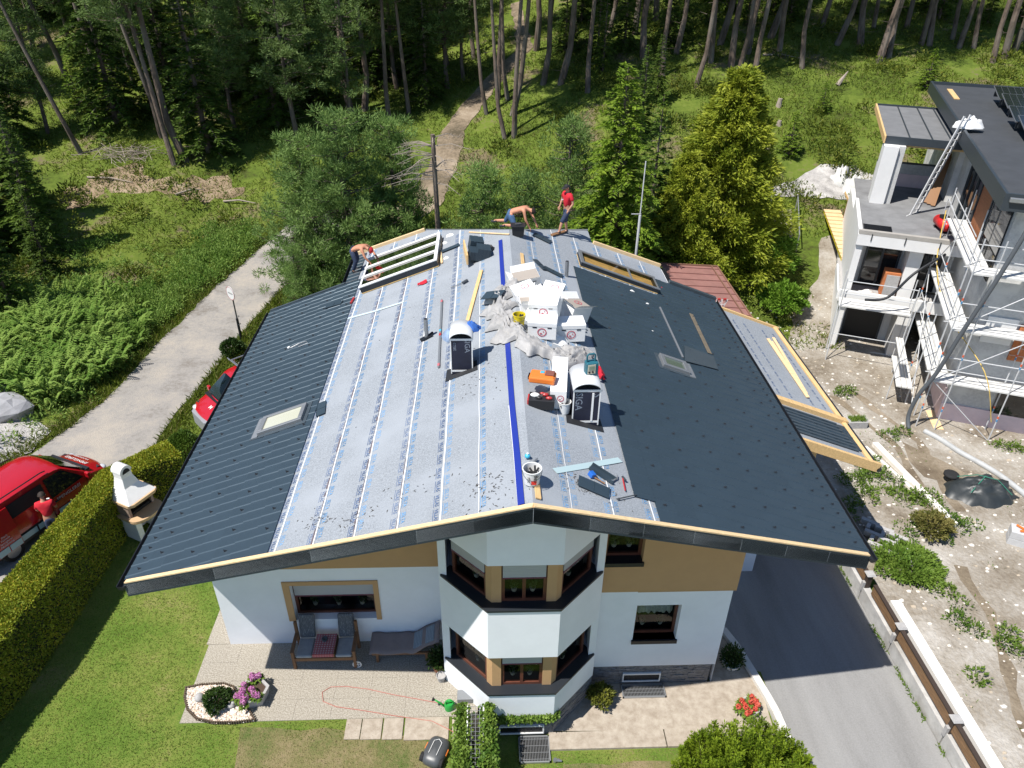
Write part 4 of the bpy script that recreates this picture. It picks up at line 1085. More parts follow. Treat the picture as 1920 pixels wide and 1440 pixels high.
for pts, w_, mat_, lab in (([(1.0, 0.0)], 0, m_bluec, ''),):
    pass
def heap(name, c, rx, ry, h, mat, label, cat, seed, n=22, group=None):
    V = []
    for j in range(9):
        for i in range(n):
            t = 2*math.pi*i/n; r_ = j/8; f1 = mnoise.noise(Vector((math.cos(t)*r_*3+seed, math.sin(t)*r_*3, seed*2.3)))
            V.append((c[0]+rx*r_*math.cos(t)*(1+0.4*f1), c[1]+ry*r_*math.sin(t)*(1+0.4*f1), c[2]+h*(1-r_*r_)*(0.7+1.1*abs(f1))-(0.10*r_*r_)))
    m = MB(); m.grid(V, n, 9, closed=True); return tag(m.build(name, mat, smooth=True), label, cat, group)
for c_, rx, ry, h, lab, sd_ in FILM: heap('plastic_film', c_, rx, ry, h, m_wplas, lab, 'plastic film', sd_, 28)
zc = RZ(1.32)+0.86
heap('jacket', (-1.10, 4.32, zc+0.10), 0.22, 0.18, 0.10, m_bluec, 'bright blue jacket thrown over the hood of the chimney', 'jacket', 3)
heap('jacket', (-1.60, 4.2, zc-0.05), 0.16, 0.24, 0.12, m_paleb, 'pale blue jacket hanging from the chimney edge', 'jacket', 6)

def bucket(P, r, h, mat, name, label, cat='bucket', handle=True, txt=None, inside=m_blackp):
    root = thing(name, P, label, cat)
    m = MB(); m.lathe([(r*0.82, 0.0), (r*0.98, h*0.96), (r*1.04, h*0.96), (r*1.04, h), (r*0.94, h), (r*0.80, h*0.15)], P, 24, 0); m.build('body', mat, root, smooth=True, auto=35)
    f = MB(); f.lathe([(r*0.80, h*0.45), (0.01, h*0.5)], P, 18, 0, close=False)
    for k in range(5): f.cyl(Vector(P)+Vector((random.uniform(-.6, .6)*r, random.uniform(-.6, .6)*r, h*0.45)), Vector(P)+Vector((random.uniform(-.8, .8)*r, random.uniform(-.8, .8)*r, h*random.uniform(0.7, 1.08))), 0.018, n=6)
    f.build('contents', inside, root)
    if handle:
        a = MB(); a.tube([Vector(P)+Vector((r*1.04*math.cos(t), -0.10*math.sin(t)-r*0.7*math.sin(t), h*0.86-0.25*h*math.sin(t))) for t in np.linspace(0, math.pi, 9)], 0.006, 5); a.build('handle', m_toolgr, root)
    if txt:
        l = MB()
        for tx, dz, sz, mi, dx in txt: letters(l, tx, Matrix.Translation(Vector(P)+Vector((dx, -r*0.97, h*dz))) @ Matrix.Rotation(R(84), 4, 'X') @ Matrix.Rotation(R(-90 if mi == 0 else 0), 4, 'Z'), sz, mi, 0.015)
        l.bb(P[0]-0.02, P[0]+0.07, P[1]-r*0.95, P[1]-r*0.94, P[2]+h*0.18, P[2]+h*0.45, 1)
        l.build('printed_lettering', [m_blackp, M('red_square', (0.7, 0.03, 0.02), 0.5)], root)
    return root
P = RB(997, 903); bucket(P, 0.165, 0.30, m_wplas, 'mortar_bucket', 'white bucket with red square and offcuts, near the front ridge', txt=[('Bau', 0.62, 0.10, 0, 0.06), ('mit', 0.55, 0.08, 0, -0.06)])
P = RB(973, 612, 0.05); bucket(P, 0.15, 0.28, m_yel, 'yellow_bucket', 'yellow bucket standing against the white cartons')
P = RB(1058, 772, 0.0); bucket(P, 0.13, 0.26, m_wplas, 'tool_pail', 'small white pail of screws beside the wrapped chimney', handle=False, inside=m_toolgr)
P = RB(971, 441, 0.0); root = thing('mortar_tub', P, 'black plastic tub in front of the kneeling bare-chested man', 'tub')
m = MB(); T = Matrix.Translation(P); m.box((0, 0, 0.17), (0.40, 0.32, 0.34), 0, 0, T @ Matrix.Rotation(math.pi, 4, 'X') @ Matrix.Translation((0, 0, -0.34)), 0.86); m.box((0, 0, 0.335), (0.47, 0.38, 0.03), 0, 0, T); m.build('body', m_blackp, root, bevel=0.01)
m = MB(); m.box((0, 0, 0.36), (0.2, 0.12, 0.05), 0.3, 0, T); m.build('contents', m_toolgr, root)

def board(a, b_, w_, t_, mat, name, label, cat, h=0.0, group=None, side=None):
    P, Q = GR(*a, 0.0, side), GR(*b_, 0.0, side); up = Vector((SN*(1 if P.x > 0 else -1), 0, CS))
    m = MB(); m.beam(P+up*(t_/2+h), Q+up*(t_/2+h), w_, t_, 0, up); return tag(m.build(name, mat, bevel=0.004), label, cat, group)
board((903, 508), (877, 603), 0.11, 0.035, m_wood2, 'plank', 'long pale plank running up to the chimney with the jackets', 'plank')
board((978, 476), (981, 503), 0.10, 0.03, m_wood2, 'plank', 'short plank behind the farthest white carton', 'plank')
board((1006, 908), (1009, 936), 0.10, 0.03, m_wood2, 'plank', 'short plank end below the white mortar bucket', 'plank')
board((826, 470), (829, 494), 0.07, 0.04, m_wood, 'plank', 'short batten wedged beside the long skylight', 'plank')
board((1034, 442), (1062, 434), 0.10, 0.05, m_brownw, 'plank', 'brown plank at the feet of the man in red', 'plank')
board((880, 436), (955, 440), 0.05, 0.03, m_wood, 'plank', 'thin batten along the rear roof edge', 'plank')
board((1295, 590), (1330, 664), 0.13, 0.02, M('brown_board', (0.16, 0.13, 0.09), 0.8, var=0.2, scale=5), 'plank', 'weathered brown board lying on the dark tiles', 'plank', 0.02)
# spirit level
P, Q = GR(829, 563), GR(823, 690); root = thing('spirit_level', P, 'long grey spirit level with red end caps on the underlay', 'level')
u_ = Vector((-SN, 0, CS)); m = MB(); m.beam(P+u_*0.02, Q+u_*0.02, 0.05, 0.03, 0, u_); m.build('bar', m_alu, root)
for t in (0.03, 0.97, 0.56):
    c = P.lerp(Q, t)+u_*0.022; d = (Q-P).normalized()*0.06; m = MB(); m.beam(c-d, c+d, 0.056, 0.034, 0, u_); m.build('end_cap' if t != 0.56 else 'vial', M('dull_red', (0.45, 0.12, 0.14), 0.6) if t != 0.56 else m_redp, root)
c = P.lerp(Q, 0.5)+u_*0.024; m = MB(); m.beam(c-d*0.8, c+d*0.8, 0.056, 0.03, 0, u_); m.build('sticker', m_cyan, root)

def loose_tile(a, b_, rz, label, n=1, h=0.0, sx=1.0, flip=False):
    P = GR(a, b_); T = RMAT(P.x, P.y, 0.02+h, R(rz))
    m = MB()
    m.bb(-0.21*sx, 0.21*sx, -0.30, 0.30, 0, 0.008, 0, T); m.bb(-0.21*sx, 0.21*sx, -0.31, -0.295, -0.0, 0.02, 0, T); m.bb(-0.215*sx, -0.20*sx, -0.30, 0.30, 0.0, 0.018, 0, T)
    for k in (0.0,): m.bb(-0.20*sx, 0.20*sx, k-0.01, k+0.01, 0.008, 0.016, 0, T)
    return tag(m.build('loose_roof_tile', m_tile), label, 'roof tile', 'loose tiles on the roof')
loose_tile(1112, 914, 78, 'flat loose tile next to the blue hammer', sx=0.75)
loose_tile(1036, 510, 70, 'loose tile behind the cartons beside the grey vent pipe', sx=0.6)
loose_tile(1012, 497, 30, 'small loose tile offcut behind the cartons', sx=0.45)
loose_tile(845, 466, 95, 'loose tile at the upper end of the long skylight', sx=0.55)
loose_tile(603, 767, 8, 'loose tile lying across the edge of the underlay by the blind window', sx=0.55)
loose_tile(627, 573, 80, 'loose tile with a white sponge on the dark slope', 1, 0.02, sx=0.55)
loose_tile(930, 566, 62, 'loose tile resting on the grey tarpaulin', 1, 0.20, 0.9)
loose_tile(1016, 447, 70, 'scratched dark tile near the man in red', 1, 0.0, 0.8)
P = GR(1128, 890); T = RMAT(P.x, P.y, 0.01, R(-30)); m = MB(); m.bb(-0.26, 0.26, -0.09, 0.09, 0, 0.01, 0, T)
for s in (-1, 1): m.bb(-0.26, 0.26, s*0.09-0.008, s*0.09+0.008, 0, 0.06, 0, T)
tag(m.build('folded_sheet', m_tile), 'folded grey sheet metal channel near the front edge', 'sheet metal')
m = MB(); T = RMAT(4.62, 6.75, 0.06, R(0)); m.sheet([GR(*q)+Vector((0, 0, 0.06)) for q in ((1283, 651), (1284, 680), (1346, 696), (1338, 672))], (0, 0, -0.012)); tag(m.build('sheet_metal', m_slate), 'dark sheet of metal lying above the small roof window', 'sheet metal')
# stack of tiles on a board
P = GR(893, 487); root = thing('tile_stack', P, 'two stacked bundles of dark roof tiles standing on a board', 'tile stack')
T = RMAT(P.x, P.y, 0.0, R(0), True) @ Matrix.Rotation(R(6), 4, 'Z')
for k in range(26):
    m = MB(); x = -0.24+k*0.024; m.bb(x, x+0.020, -0.20+random.uniform(-.008, .008), 0.30, 0.04, 0.42+random.uniform(-.006, .006) if k > 8 else 0.30, 0, T @ Matrix.Rotation(R(10), 4, 'Y')); m.build('tile', m_tile, root)
for k in range(16):
    m = MB(); x = -0.20+k*0.026; m.bb(x, x+0.021, 0.34, 0.84, 0.06, 0.44+random.uniform(-.006, .006), 0, T @ Matrix.Rotation(R(10), 4, 'Y')); m.build('tile', m_tile, root)
m = MB(); m.bb(-0.32, -0.27, -0.36, 0.9, 0.0, 0.30, 0, T); m.build('board', m_wood2, root)
heap('bag', (GR(920, 468).x, GR(920, 468).y, GR(920, 468).z), 0.2, 0.25, 0.12, m_blackp, 'black bag next to the tile stack', 'bag', 9)
# tool cases
P = GR(1008, 742); root = thing('tool_case', P, 'open orange tool case on top of a red and black case', 'tool case'); T = RMAT(P.x, P.y+0.16, 0.30, R(-14), True)
m = MB(); m.bb(-0.27, 0.27, -0.17, 0.17, 0, 0.14, 0, T); m.build('body', m_orange, root, bevel=0.03)
m = MB(); m.bb(-0.24, 0.24, -0.14, 0.14, 0.13, 0.155, 0, T); m.bb(0.05, 0.24, -0.06, 0.12, 0.15, 0.19, 1, T); m.bb(-0.06, 0.03, 0.02, 0.1, 0.15, 0.17, 2, T); m.build('lid', [m_orange, M('brownred', (0.2, 0.07, 0.05), 0.6), m_cyan], root, bevel=0.015)
for x in (-0.28, -0.28): m = MB(); m.bb(x-0.02, x+0.01, -0.08, 0.08, 0.03, 0.1, 0, T); m.build('latch', m_blackp, root)
P = GR(1016, 766); root = thing('tool_case', P, 'open red and black case of drills under the orange one', 'tool case'); T = RMAT(P.x, P.y+0.10, 0.0, R(-8), True)
m = MB(); m.bb(-0.26, 0.26, -0.15, 0.17, 0.0, 0.22, 0, T); m.bb(-0.29, -0.24, -0.12, 0.12, 0.05, 0.2, 1, T); m.build('body', [m_blackp, m_redp], root, bevel=0.012)
m = MB(); 
for a, c, d_, mi in ((-0.14, 0.02, 0.10, 2), (0.06, 0.06, 0.08, 1), (0.15, -0.06, 0.07, 1), (-0.05, -0.07, 0.06, 0), (0.0, 0.1, 0.05, 1)): m.ball((a, c, 0.24), d_, 8, 6, mi, (1, 0.6, 0.5), T)
m.build('power_tool', [m_blackp, m_redp, m_wplas], root)
# site radio
P = Vector((1.36, 2.15, RZ(1.3)+0.80+0.19)); root = thing('site_radio', P, 'teal and black site radio standing on the arched chimney hood', 'radio'); T = Matrix.Translation(P) @ Matrix.Rotation(R(12), 4, 'Z')
m = MB(); m.bb(-0.13, 0.13, -0.09, 0.09, -0.03, 0.26, 0, T); m.build('body', m_teal, root, bevel=0.025)
m = MB(); m.bb(-0.105, 0.06, -0.098, -0.08, 0.02, 0.23, 0, T); m.build('front_panel', M('radio_panel', (0.5, 0.46, 0.36), 0.5), root)
m = MB(); m.bb(-0.08, 0.03, -0.104, -0.096, 0.12, 0.20, 0, T); m.build('display', M('radio_display', (0.22, 0.27, 0.2), 0.3), root)
m = MB(); m.tube([T @ Vector(q) for q in ((-0.10, 0, 0.25), (-0.10, 0, 0.40), (-0.07, 0, 0.43), (0.04, 0, 0.43), (0.07, 0, 0.40), (0.07, 0, 0.25))], 0.02, 8); m.build('handle', m_teal, root)
for x in (-0.07, 0.0): m = MB(); m.cyl(T @ Vector((x, -0.09, 0.065)), T @ Vector((x, -0.115, 0.065)), 0.022, n=10); m.build('knob', m_blackp, root)
# hand tools
def tool(name, pts, r_, mat, head, label, cat='tool'):
    root = thing(name, GR(*pts[0]), label, cat); up = Vector((0, 0, 0.03))
    m = MB(); m.tube([GR(*q)+up for q in pts], r_, 6); m.build('handle', mat, root)
    if head:
        c, sz, mt = head; q = GR(*c); m = MB(); m.box((0, 0, 0.045), sz, R(30), 0, RMAT(q.x, q.y, 0)); m.build('head', mt, root, bevel=0.008)
tool('hammer', [(1112, 896), (1134, 909)], 0.014, m_brownw, ((1108, 893), (0.10, 0.12, 0.09), m_bluep), 'hammer with a blue head on the front of the roof', 'hammer')
tool('pry_bar', [(1140, 903), (1150, 903), (1157, 898), (1157, 893)], 0.014, m_steel, None, 'curved steel pry bar beside the folded channel', 'pry bar')
tool('tin_snips', [(1167, 898), (1172, 922)], 0.014, m_redp, ((1168, 900), (0.04, 0.12, 0.03), m_toolgr), 'red-handled tin snips on the front right underlay', 'snips')
tool('roofing_axe', [(845, 541), (868, 531)], 0.013, m_toolgr, ((873, 530), (0.18, 0.10, 0.04), m_toolgr), 'black long-handled hammer below the tile stack', 'hammer')
tool('torch', [(658, 570), (664, 560)], 0.035, m_redp, None, 'small red canister at the edge of the left tiles', 'canister')
tool('hook_rod', [(540, 656), (560, 646), (574, 641), (577, 645), (560, 652)], 0.01, m_steel, ((543, 654), (0.08, 0.08, 0.05), m_wplas), 'white wire hook lying on the left dark slope', 'hook')
tool('steel_square', [(1157, 938), (1193, 930)], 0.012, m_toolgr, None, 'thin dark metal bar touching the tile edge', 'bar')
tool('putty_knife', [(1001, 868), (1007, 862)], 0.02, m_steel, None, 'steel scraper behind the mortar bucket', 'scraper')
P = RB(989, 859, 0.05); root = thing('chalk_reel', P, 'small round blue chalk reel behind the mortar bucket', 'reel'); m = MB(); m.ball(P, 0.055, 12, 8, 0, (1, 1, 0.8)); m.build('case', m_cyan, root, smooth=True); m = MB(); m.cyl(P+Vector((0, 0, 0.03)), P+Vector((0, 0, 0.06)), 0.02, n=8); m.build('crank', m_wplas, root)
# scraps of film and paper
for a, b_, s_, mt, lab in ((1184, 546, 0.12, m_wplas, 'crumpled white film scrap on the right tiles'), (1213, 570, 0.09, m_wplas, 'pale curled strip on the right tiles'), (1223, 622, 0.06, m_wplas, 'small white paper scrap above the small roof window'), (835, 455, 0.13, m_wplas, 'crumpled film scrap by the skylight head'), (838, 483, 0.12, m_wplas, 'thin film scrap below the loose tile'), (915, 478, 0.14, m_wplas, 'shredded white film beside the black bag'), (846, 440, 0.18, m_wplas, 'ring of white strapping near the rear edge'), (1240, 540, 0.07, m_redc, 'red glove scrap by the narrow skylight')):
    P = GR(a, b_); heap('film_scrap', (P.x, P.y, P.z+0.015), s_*1.2, s_*0.6, 0.03, mt, lab, 'scrap', a*0.01, 12)

# ================================================================== PEOPLE
m_skin = M('skin', (0.46, 0.24, 0.155), 0.6, var=0.05, scale=8)
m_skin2 = M('sunburnt_skin', (0.52, 0.235, 0.14), 0.6, var=0.06, scale=8)
m_hair = M('dark_hair', (0.025, 0.016, 0.011), 0.8, var=0.3, scale=40)
m_shirt = M('red_shirt', (0.58, 0.015, 0.03), 0.85, var=0.1, scale=8, bump=0.3, bscale=14)
m_navy = M('navy_workwear', (0.028, 0.042, 0.085), 0.85, var=0.2, scale=8, bump=0.3, bscale=14)
m_jean = M('blue_jeans', (0.05, 0.11, 0.22), 0.85, var=0.2, scale=8, bump=0.3, bscale=14)
m_shoe = M('dark_shoe', (0.02, 0.02, 0.024), 0.7)
m_cap = M('black_cap', (0.013, 0.013, 0.015), 0.8)
m_capr = M('red_cap', (0.55, 0.02, 0.03), 0.8)
def skin_mesh(name, verts, edges, radii, mat, sub=2):
    me = bpy.data.meshes.new(name+'_cage'); me.from_pydata(verts, edges, [])
    o = bpy.data.objects.new(name+'_cage', me); COL.objects.link(o)
    o.modifiers.new('s', 'SKIN'); ss = o.modifiers.new('d', 'SUBSURF'); ss.levels = sub; ss.render_levels = sub
    for k, r_ in enumerate(radii):
        sv = me.skin_vertices[0].data[k]; sv.radius = r_ if hasattr(r_, '__len__') else (r_, r_); sv.use_root = (k == 0)
    dg = bpy.context.evaluated_depsgraph_get(); dg.update()
    out = bpy.data.meshes.new_from_object(o.evaluated_get(dg)); out.name = name
    bpy.data.objects.remove(o); bpy.data.meshes.remove(me)
    out.materials.clear(); out.materials.append(mat)
    out.polygons.foreach_set('use_smooth', [True]*len(out.polygons)); return out
def chain(vs, es, rs, pts, root=None):
    """append a chain of (point, radius) joined to vertex index root; returns the indices"""
    idx = []; prev = root
    for p_, r_ in pts:
        vs.append(tuple(p_)); rs.append(r_); i = len(vs)-1; idx.append(i)
        if prev is not None: es.append((prev, i))
        prev = i
    return idx
def hand(vs_list, W_, d, side, curl=0.5, mat=None):
    """five short finger chains from a wrist point W_ along d"""
    d = Vector(d).normalized(); a = d.cross(Vector((0, 0, 1)));
    if a.length < 0.1: a = d.cross(Vector((0, 1, 0)))
    a.normalize(); n_ = a.cross(d)
    for k, (off, ln) in enumerate(((-0.033, 0.062), (-0.011, 0.074), (0.011, 0.078), (0.033, 0.070))):
        b0 = W_+d*0.085+a*off; b1 = b0+d*ln*0.55-n_*curl*0.02; b2 = b1+d*ln*0.45-n_*curl*0.045
        vs_list.append(([b0-d*0.03, b0, b1, b2], [0.010, 0.0095, 0.009, 0.0075]))
    t0 = W_+d*0.03+a*side*0.03; vs_list.append(([t0, t0+d*0.035+a*side*0.025, t0+d*0.07+a*side*0.035-n_*0.01], [0.012, 0.011, 0.009]))
def person(T, J, label, top=None, legs=None, cap=None, skin=m_skin, legcut=0.5, facing=(0, -1, 0), shoe=m_shoe, hair=m_hair, sleeves=0.7, belt=False, logo_=False):
    """J: joint positions in metres (local); one continuous body surface, clothes as children"""
    V_ = {k: T @ Vector(v) for k, v in J.items()}
    root = thing('person', T.translation, label, 'person', None)
    vs, es, rs = [], [], []
    pel, chest, neck, head = V_['pelvis'], V_['chest'], V_['neck'], V_['head']
    mid = pel.lerp(chest, 0.5)
    sp = chain(vs, es, rs, [(pel, (0.135, 0.115)), (mid, (0.125, 0.10)), (chest, (0.15, 0.115)), (neck-(neck-chest)*0.25, (0.085, 0.075)), (neck, 0.058), (head-(head-neck)*0.45, 0.062), (head, (0.085, 0.098)), (head+(head-neck).normalized()*0.09, 0.060)])
    for s in 'lr':
        sh, el, wr = V_['sh_'+s], V_['el_'+s], V_['wr_'+s]
        ai = chain(vs, es, rs, [(sh, 0.062), (sh.lerp(el, 0.5), 0.050), (el, 0.042), (el.lerp(wr, 0.4), 0.040), (wr, 0.028), (wr+(wr-el).normalized()*0.07, (0.040, 0.020))], sp[2])
        hp, kn, an, toe = V_['hip_'+s], V_['kn_'+s], V_['an_'+s], V_['toe_'+s]
        chain(vs, es, rs, [(hp, 0.092), (hp.lerp(kn, 0.5), 0.078), (kn, 0.058), (kn.lerp(an, 0.4), 0.056), (an, 0.038), (an.lerp(toe, 0.6)-Vector((0, 0, 0.02)), 0.036), (toe, 0.030)], sp[0])
    obj('body', skin_mesh('body', vs, es, rs, skin, 1), root)
    fl = []
    for s, sd_ in (('l', 1), ('r', -1)): hand(fl, V_['wr_'+s], V_['wr_'+s]-V_['el_'+s], sd_)
    hv, he, hr_ = [], [], []
    for pts, rad in fl:
        k = chain(hv, he, hr_, list(zip(pts, rad)))
    m = MB()
    for pts, rad in fl: m.tube(pts, rad, 6)
    m.build('finger', skin, root, smooth=True, kind='stuff')
    # face
    fw_ = (T.to_3x3() @ Vector(facing)).normalized(); up = (head-neck).normalized(); sd = fw_.cross(up).normalized(); fw_ = up.cross(sd).normalized()
    if fw_.dot(T.to_3x3() @ Vector(facing)) < 0: fw_ = -fw_
    m = MB(); m.ball(head+fw_*0.105-up*0.012, 0.016, 6, 5, 0, (1, 1, 1.3))
    for s in (-1, 1):
        m.ball(head+fw_*0.082+sd*(s*0.034)+up*0.012, 0.011, 6, 5, 1); m.ball(head+sd*(s*0.088)-up*0.005, 0.026, 6, 5, 0, (0.5, 1, 1))
    m.ball(head+fw_*0.088-up*0.048, 0.016, 6, 5, 2, (1.4, 0.6, 0.5)); m.build('face', [skin, m_hair, M('lips', (0.35, 0.12, 0.1), 0.6)], root, smooth=True)
    m = MB(); hc = head+up*0.035-fw_*0.014
    B = Matrix((( *sd, 0), (*fw_, 0), (*up, 0), (0, 0, 0, 1))).transposed(); B = Matrix.Translation(hc) @ B
    n = 16; P = []
    for j in range(6):
        t = math.pi/2*j/5
        for i in range(n):
            a = 2*math.pi*i/n; P.append(B @ Vector((0.098*math.cos(a)*math.cos(t), 0.112*math.sin(a)*math.cos(t), 0.095*math.sin(t)-0.02-0.035*(1 if math.sin(a) < -0.2 else 0)*math.cos(t))))
    m.grid(P, n, 6, closed=True)
    if cap:
        m.add([B @ Vector(q) for q in ((-0.085, 0.085, 0.0), (0.085, 0.085, 0.0), (0.065, 0.18, -0.012), (0, 0.20, -0.014), (-0.065, 0.18, -0.012))], [(0, 1, 2, 3, 4)])
        m.build('cap', cap, root, smooth=True)
        h2 = MB(); h2.ball(head-fw_*0.03-up*0.01, 0.088, 10, 8, 0, (1, 1, 0.9)); h2.build('hair', hair, root, smooth=True)
    else: m.build('hair', hair, root, smooth=True)
    if top:
        vs, es, rs = [], [], []
        c = chain(vs, es, rs, [(pel+(chest-pel)*0.02, (0.155, 0.135)), (mid, (0.150, 0.125)), (chest, (0.172, 0.138)), (neck-(neck-chest)*0.22, (0.095, 0.085))])
        for s in 'lr': chain(vs, es, rs, [(V_['sh_'+s], 0.080), (V_['sh_'+s].lerp(V_['el_'+s], 0.45), 0.074), (V_['sh_'+s].lerp(V_['el_'+s], sleeves), 0.070)], c[2])
        obj('shirt', skin_mesh('shirt', vs, es, rs, top, 1), root)
        if logo_:
            m = MB(); m.box((0, 0, 0), (0.07, 0.012, 0.035), 0, 0, Matrix.Translation(chest+fw_*0.165+sd*0.05)); m.build('badge', m_wplas, root)
    if legs:
        vs, es, rs = [], [], []
        c = chain(vs, es, rs, [(pel+(chest-pel)*0.10, (0.150, 0.130)), (pel-(chest-pel)*0.06, (0.152, 0.132))])
        for s in 'lr':
            hp, kn, an = V_['hip_'+s], V_['kn_'+s], V_['an_'+s]
            pts = [(hp, 0.108), (hp.lerp(kn, 0.5), 0.098), (kn, 0.082)]
            if legcut > 0.5: pts += [(kn.lerp(an, 0.5), 0.075), (kn.lerp(an, 0.93), 0.062)]
            else: pts += [(kn.lerp(an, 0.16), 0.085)]
            chain(vs, es, rs, pts, c[1])
        obj('trousers' if legcut > 0.5 else 'shorts', skin_mesh('trousers', vs, es, rs, legs, 1), root)
    for s in 'lr':
        an, toe = V_['an_'+s], V_['toe_'+s]; vs, es, rs = [], [], []
        d = (toe-an); d.normalize()
        chain(vs, es, rs, [(an+Vector((0, 0, 0.03)), 0.054), (an-d*0.04-Vector((0, 0, 0.03)), 0.05), (an.lerp(toe, 0.55)-Vector((0, 0, 0.02)), (0.055, 0.045)), (toe+d*0.03, (0.05, 0.034))])
        obj('shoe', skin_mesh('shoe', vs, es, rs, shoe, 1), root)
    return root

# man in red standing near the rear edge, looking towards the others
PA = GR(1063, 440); Tm = Matrix.Translation((PA.x-0.03, PA.y, PA.z)) @ Matrix.Rotation(R(-62), 4, 'Z')
person(Tm, dict(pelvis=(0, 0, 0.93), chest=(0.0, -0.03, 1.28), neck=(0, -0.03, 1.50), head=(0, -0.07, 1.64),
    sh_l=(-0.19, -0.02, 1.41), el_l=(-0.30, -0.02, 1.16), wr_l=(-0.26, -0.13, 0.95), sh_r=(0.19, -0.02, 1.41), el_r=(0.29, 0.02, 1.15), wr_r=(0.24, -0.10, 0.97),
    hip_l=(-0.09, 0, 0.88), kn_l=(-0.11, 0.03, 0.47), an_l=(-0.12, 0.10, 0.09), toe_l=(-0.14, -0.05, 0.05),
    hip_r=(0.09, 0, 0.88), kn_r=(0.08, -0.24, 0.54), an_r=(0.10, -0.36, 0.20), toe_r=(0.10, -0.52, 0.17)),
    'standing man in red polo shirt, navy shorts and black cap at the rear roof edge', m_shirt, m_navy, m_cap, m_skin, 0.4, logo_=True)
# bare-chested man kneeling on all fours
PB = GR(974, 433); Tm = Matrix.Translation((PB.x-0.14, PB.y+0.30, PB.z+0.02)) @ Matrix.Rotation(R(70), 4, 'Z')
person(Tm, dict(pelvis=(0, 0.16, 0.46), chest=(0.0, -0.22, 0.66), neck=(0, -0.44, 0.64), head=(0, -0.58, 0.60),
    sh_l=(-0.19, -0.36, 0.64), el_l=(-0.25, -0.44, 0.36), wr_l=(-0.20, -0.55, 0.13), sh_r=(0.19, -0.36, 0.64), el_r=(0.25, -0.50, 0.38), wr_r=(0.16, -0.66, 0.16),
    hip_l=(-0.10, 0.16, 0.42), kn_l=(-0.16, -0.08, 0.10), an_l=(-0.16, 0.30, 0.09), toe_l=(-0.16, 0.44, 0.05),
    hip_r=(0.10, 0.18, 0.42), kn_r=(0.16, 0.36, 0.12), an_r=(0.14, 0.70, 0.09), toe_r=(0.14, 0.84, 0.06)),
    'bare-chested man in blue shorts kneeling on the rear roof edge', None, m_jean, None, m_skin2, 0.4, facing=(0, -0.5, -0.85))
# bare-chested man with red cap bent over the long skylight
PC = GR(664, 512, 0.0, -1); Tm = Matrix.Translation((PC.x+0.05, PC.y+0.1, PC.z)) @ Matrix.Rotation(R(70), 4, 'Z')
person(Tm, dict(pelvis=(0, 0.02, 0.82), chest=(0.0, -0.30, 0.98), neck=(0, -0.50, 0.94), head=(0, -0.64, 0.88),
    sh_l=(-0.19, -0.42, 0.94), el_l=(-0.26, -0.55, 0.70), wr_l=(-0.20, -0.68, 0.52), sh_r=(0.19, -0.42, 0.94), el_r=(0.28, -0.56, 0.74), wr_r=(0.16, -0.76, 0.58),
    hip_l=(-0.10, 0.02, 0.78), kn_l=(-0.14, -0.12, 0.44), an_l=(-0.14, 0.02, 0.09), toe_l=(-0.14, -0.15, 0.06),
    hip_r=(0.10, 0.04, 0.78), kn_r=(0.15, -0.02, 0.42), an_r=(0.16, 0.16, 0.07), toe_r=(0.16, -0.01, 0.05)),
    'bare-chested man in red cap and navy trousers bent over the long skylight', None, m_navy, m_capr, m_skin2, 1.0, facing=(0, -0.6, -0.8))

# ================================================================== GARDEN, ROAD SIDE, DRIVE
m_hedge = leafmat('hedge_leaf', (0.13, 0.185, 0.014), (0.36, 0.385, 0.03), 1.2, 0.05, 0.25, c3=(0.38, 0.31, 0.03))
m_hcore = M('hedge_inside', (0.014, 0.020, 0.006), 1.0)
m_box = leafmat('topiary_leaf', (0.04, 0.09, 0.01), (0.10, 0.17, 0.02), 2.5, 0.1, 0.2)
m_dkleaf = leafmat('dark_shrub_leaf', (0.015, 0.04, 0.008), (0.05, 0.095, 0.015), 2.0, 0.15, 0.2)
m_ivy = leafmat('ivy_leaf', (0.07, 0.15, 0.02), (0.21, 0.31, 0.05), 2.5, 0.1, 0.25)
m_yew = leafmat('conifer_bush_leaf', (0.10, 0.175, 0.010), (0.27, 0.36, 0.024), 1.5, 0.1, 0.3)
m_green = leafmat('weed_leaf', (0.08, 0.16, 0.018), (0.19, 0.28, 0.045), 0.9, 0.15, 0.25)
m_bright = leafmat('bright_bush_leaf', (0.09, 0.20, 0.014), (0.21, 0.34, 0.04), 1.5, 0.1, 0.3)
m_grass = leafmat('grass_blade', (0.085, 0.145, 0.018), (0.215, 0.25, 0.05), 0.7, 0.0, 0.3, c3=(0.20, 0.19, 0.06))
m_stem = M('stem_brown', (0.10, 0.07, 0.045), 0.9, var=0.2, scale=10)
def surf_leaves(P, N, ln, wd, out=0.6):
    n = len(P); D = N*out+rdir(n)*0.8; return kites(P, D, rdir(n), ln*rng.uniform(0.6, 1.3, n), wd*rng.uniform(0.7, 1.2, n))
# hedge
IN = [(-12.55, -5), (-11.95, -0.5), (-11.66, 0.8), (-11.50, 2.6), (-11.46, 4.6), (-11.40, 6.3), (-10.05, 7.35)]
OUT = [(-13.6, -5), (-13.0, -0.3), (-12.75, 1.2), (-12.50, 2.8), (-12.30, 4.8), (-12.05, 6.6), (-10.72, 8.05)]
HH = 1.78
hed = thing('hedge', (-11.8, 2, 0), 'long clipped yellow-green hedge between lawn and road', 'hedge')
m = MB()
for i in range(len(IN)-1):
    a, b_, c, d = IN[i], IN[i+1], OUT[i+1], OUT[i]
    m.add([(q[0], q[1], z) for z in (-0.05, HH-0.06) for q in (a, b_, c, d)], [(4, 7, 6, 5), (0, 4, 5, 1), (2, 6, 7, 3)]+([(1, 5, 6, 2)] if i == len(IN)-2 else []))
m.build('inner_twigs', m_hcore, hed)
PT = []; NT = []
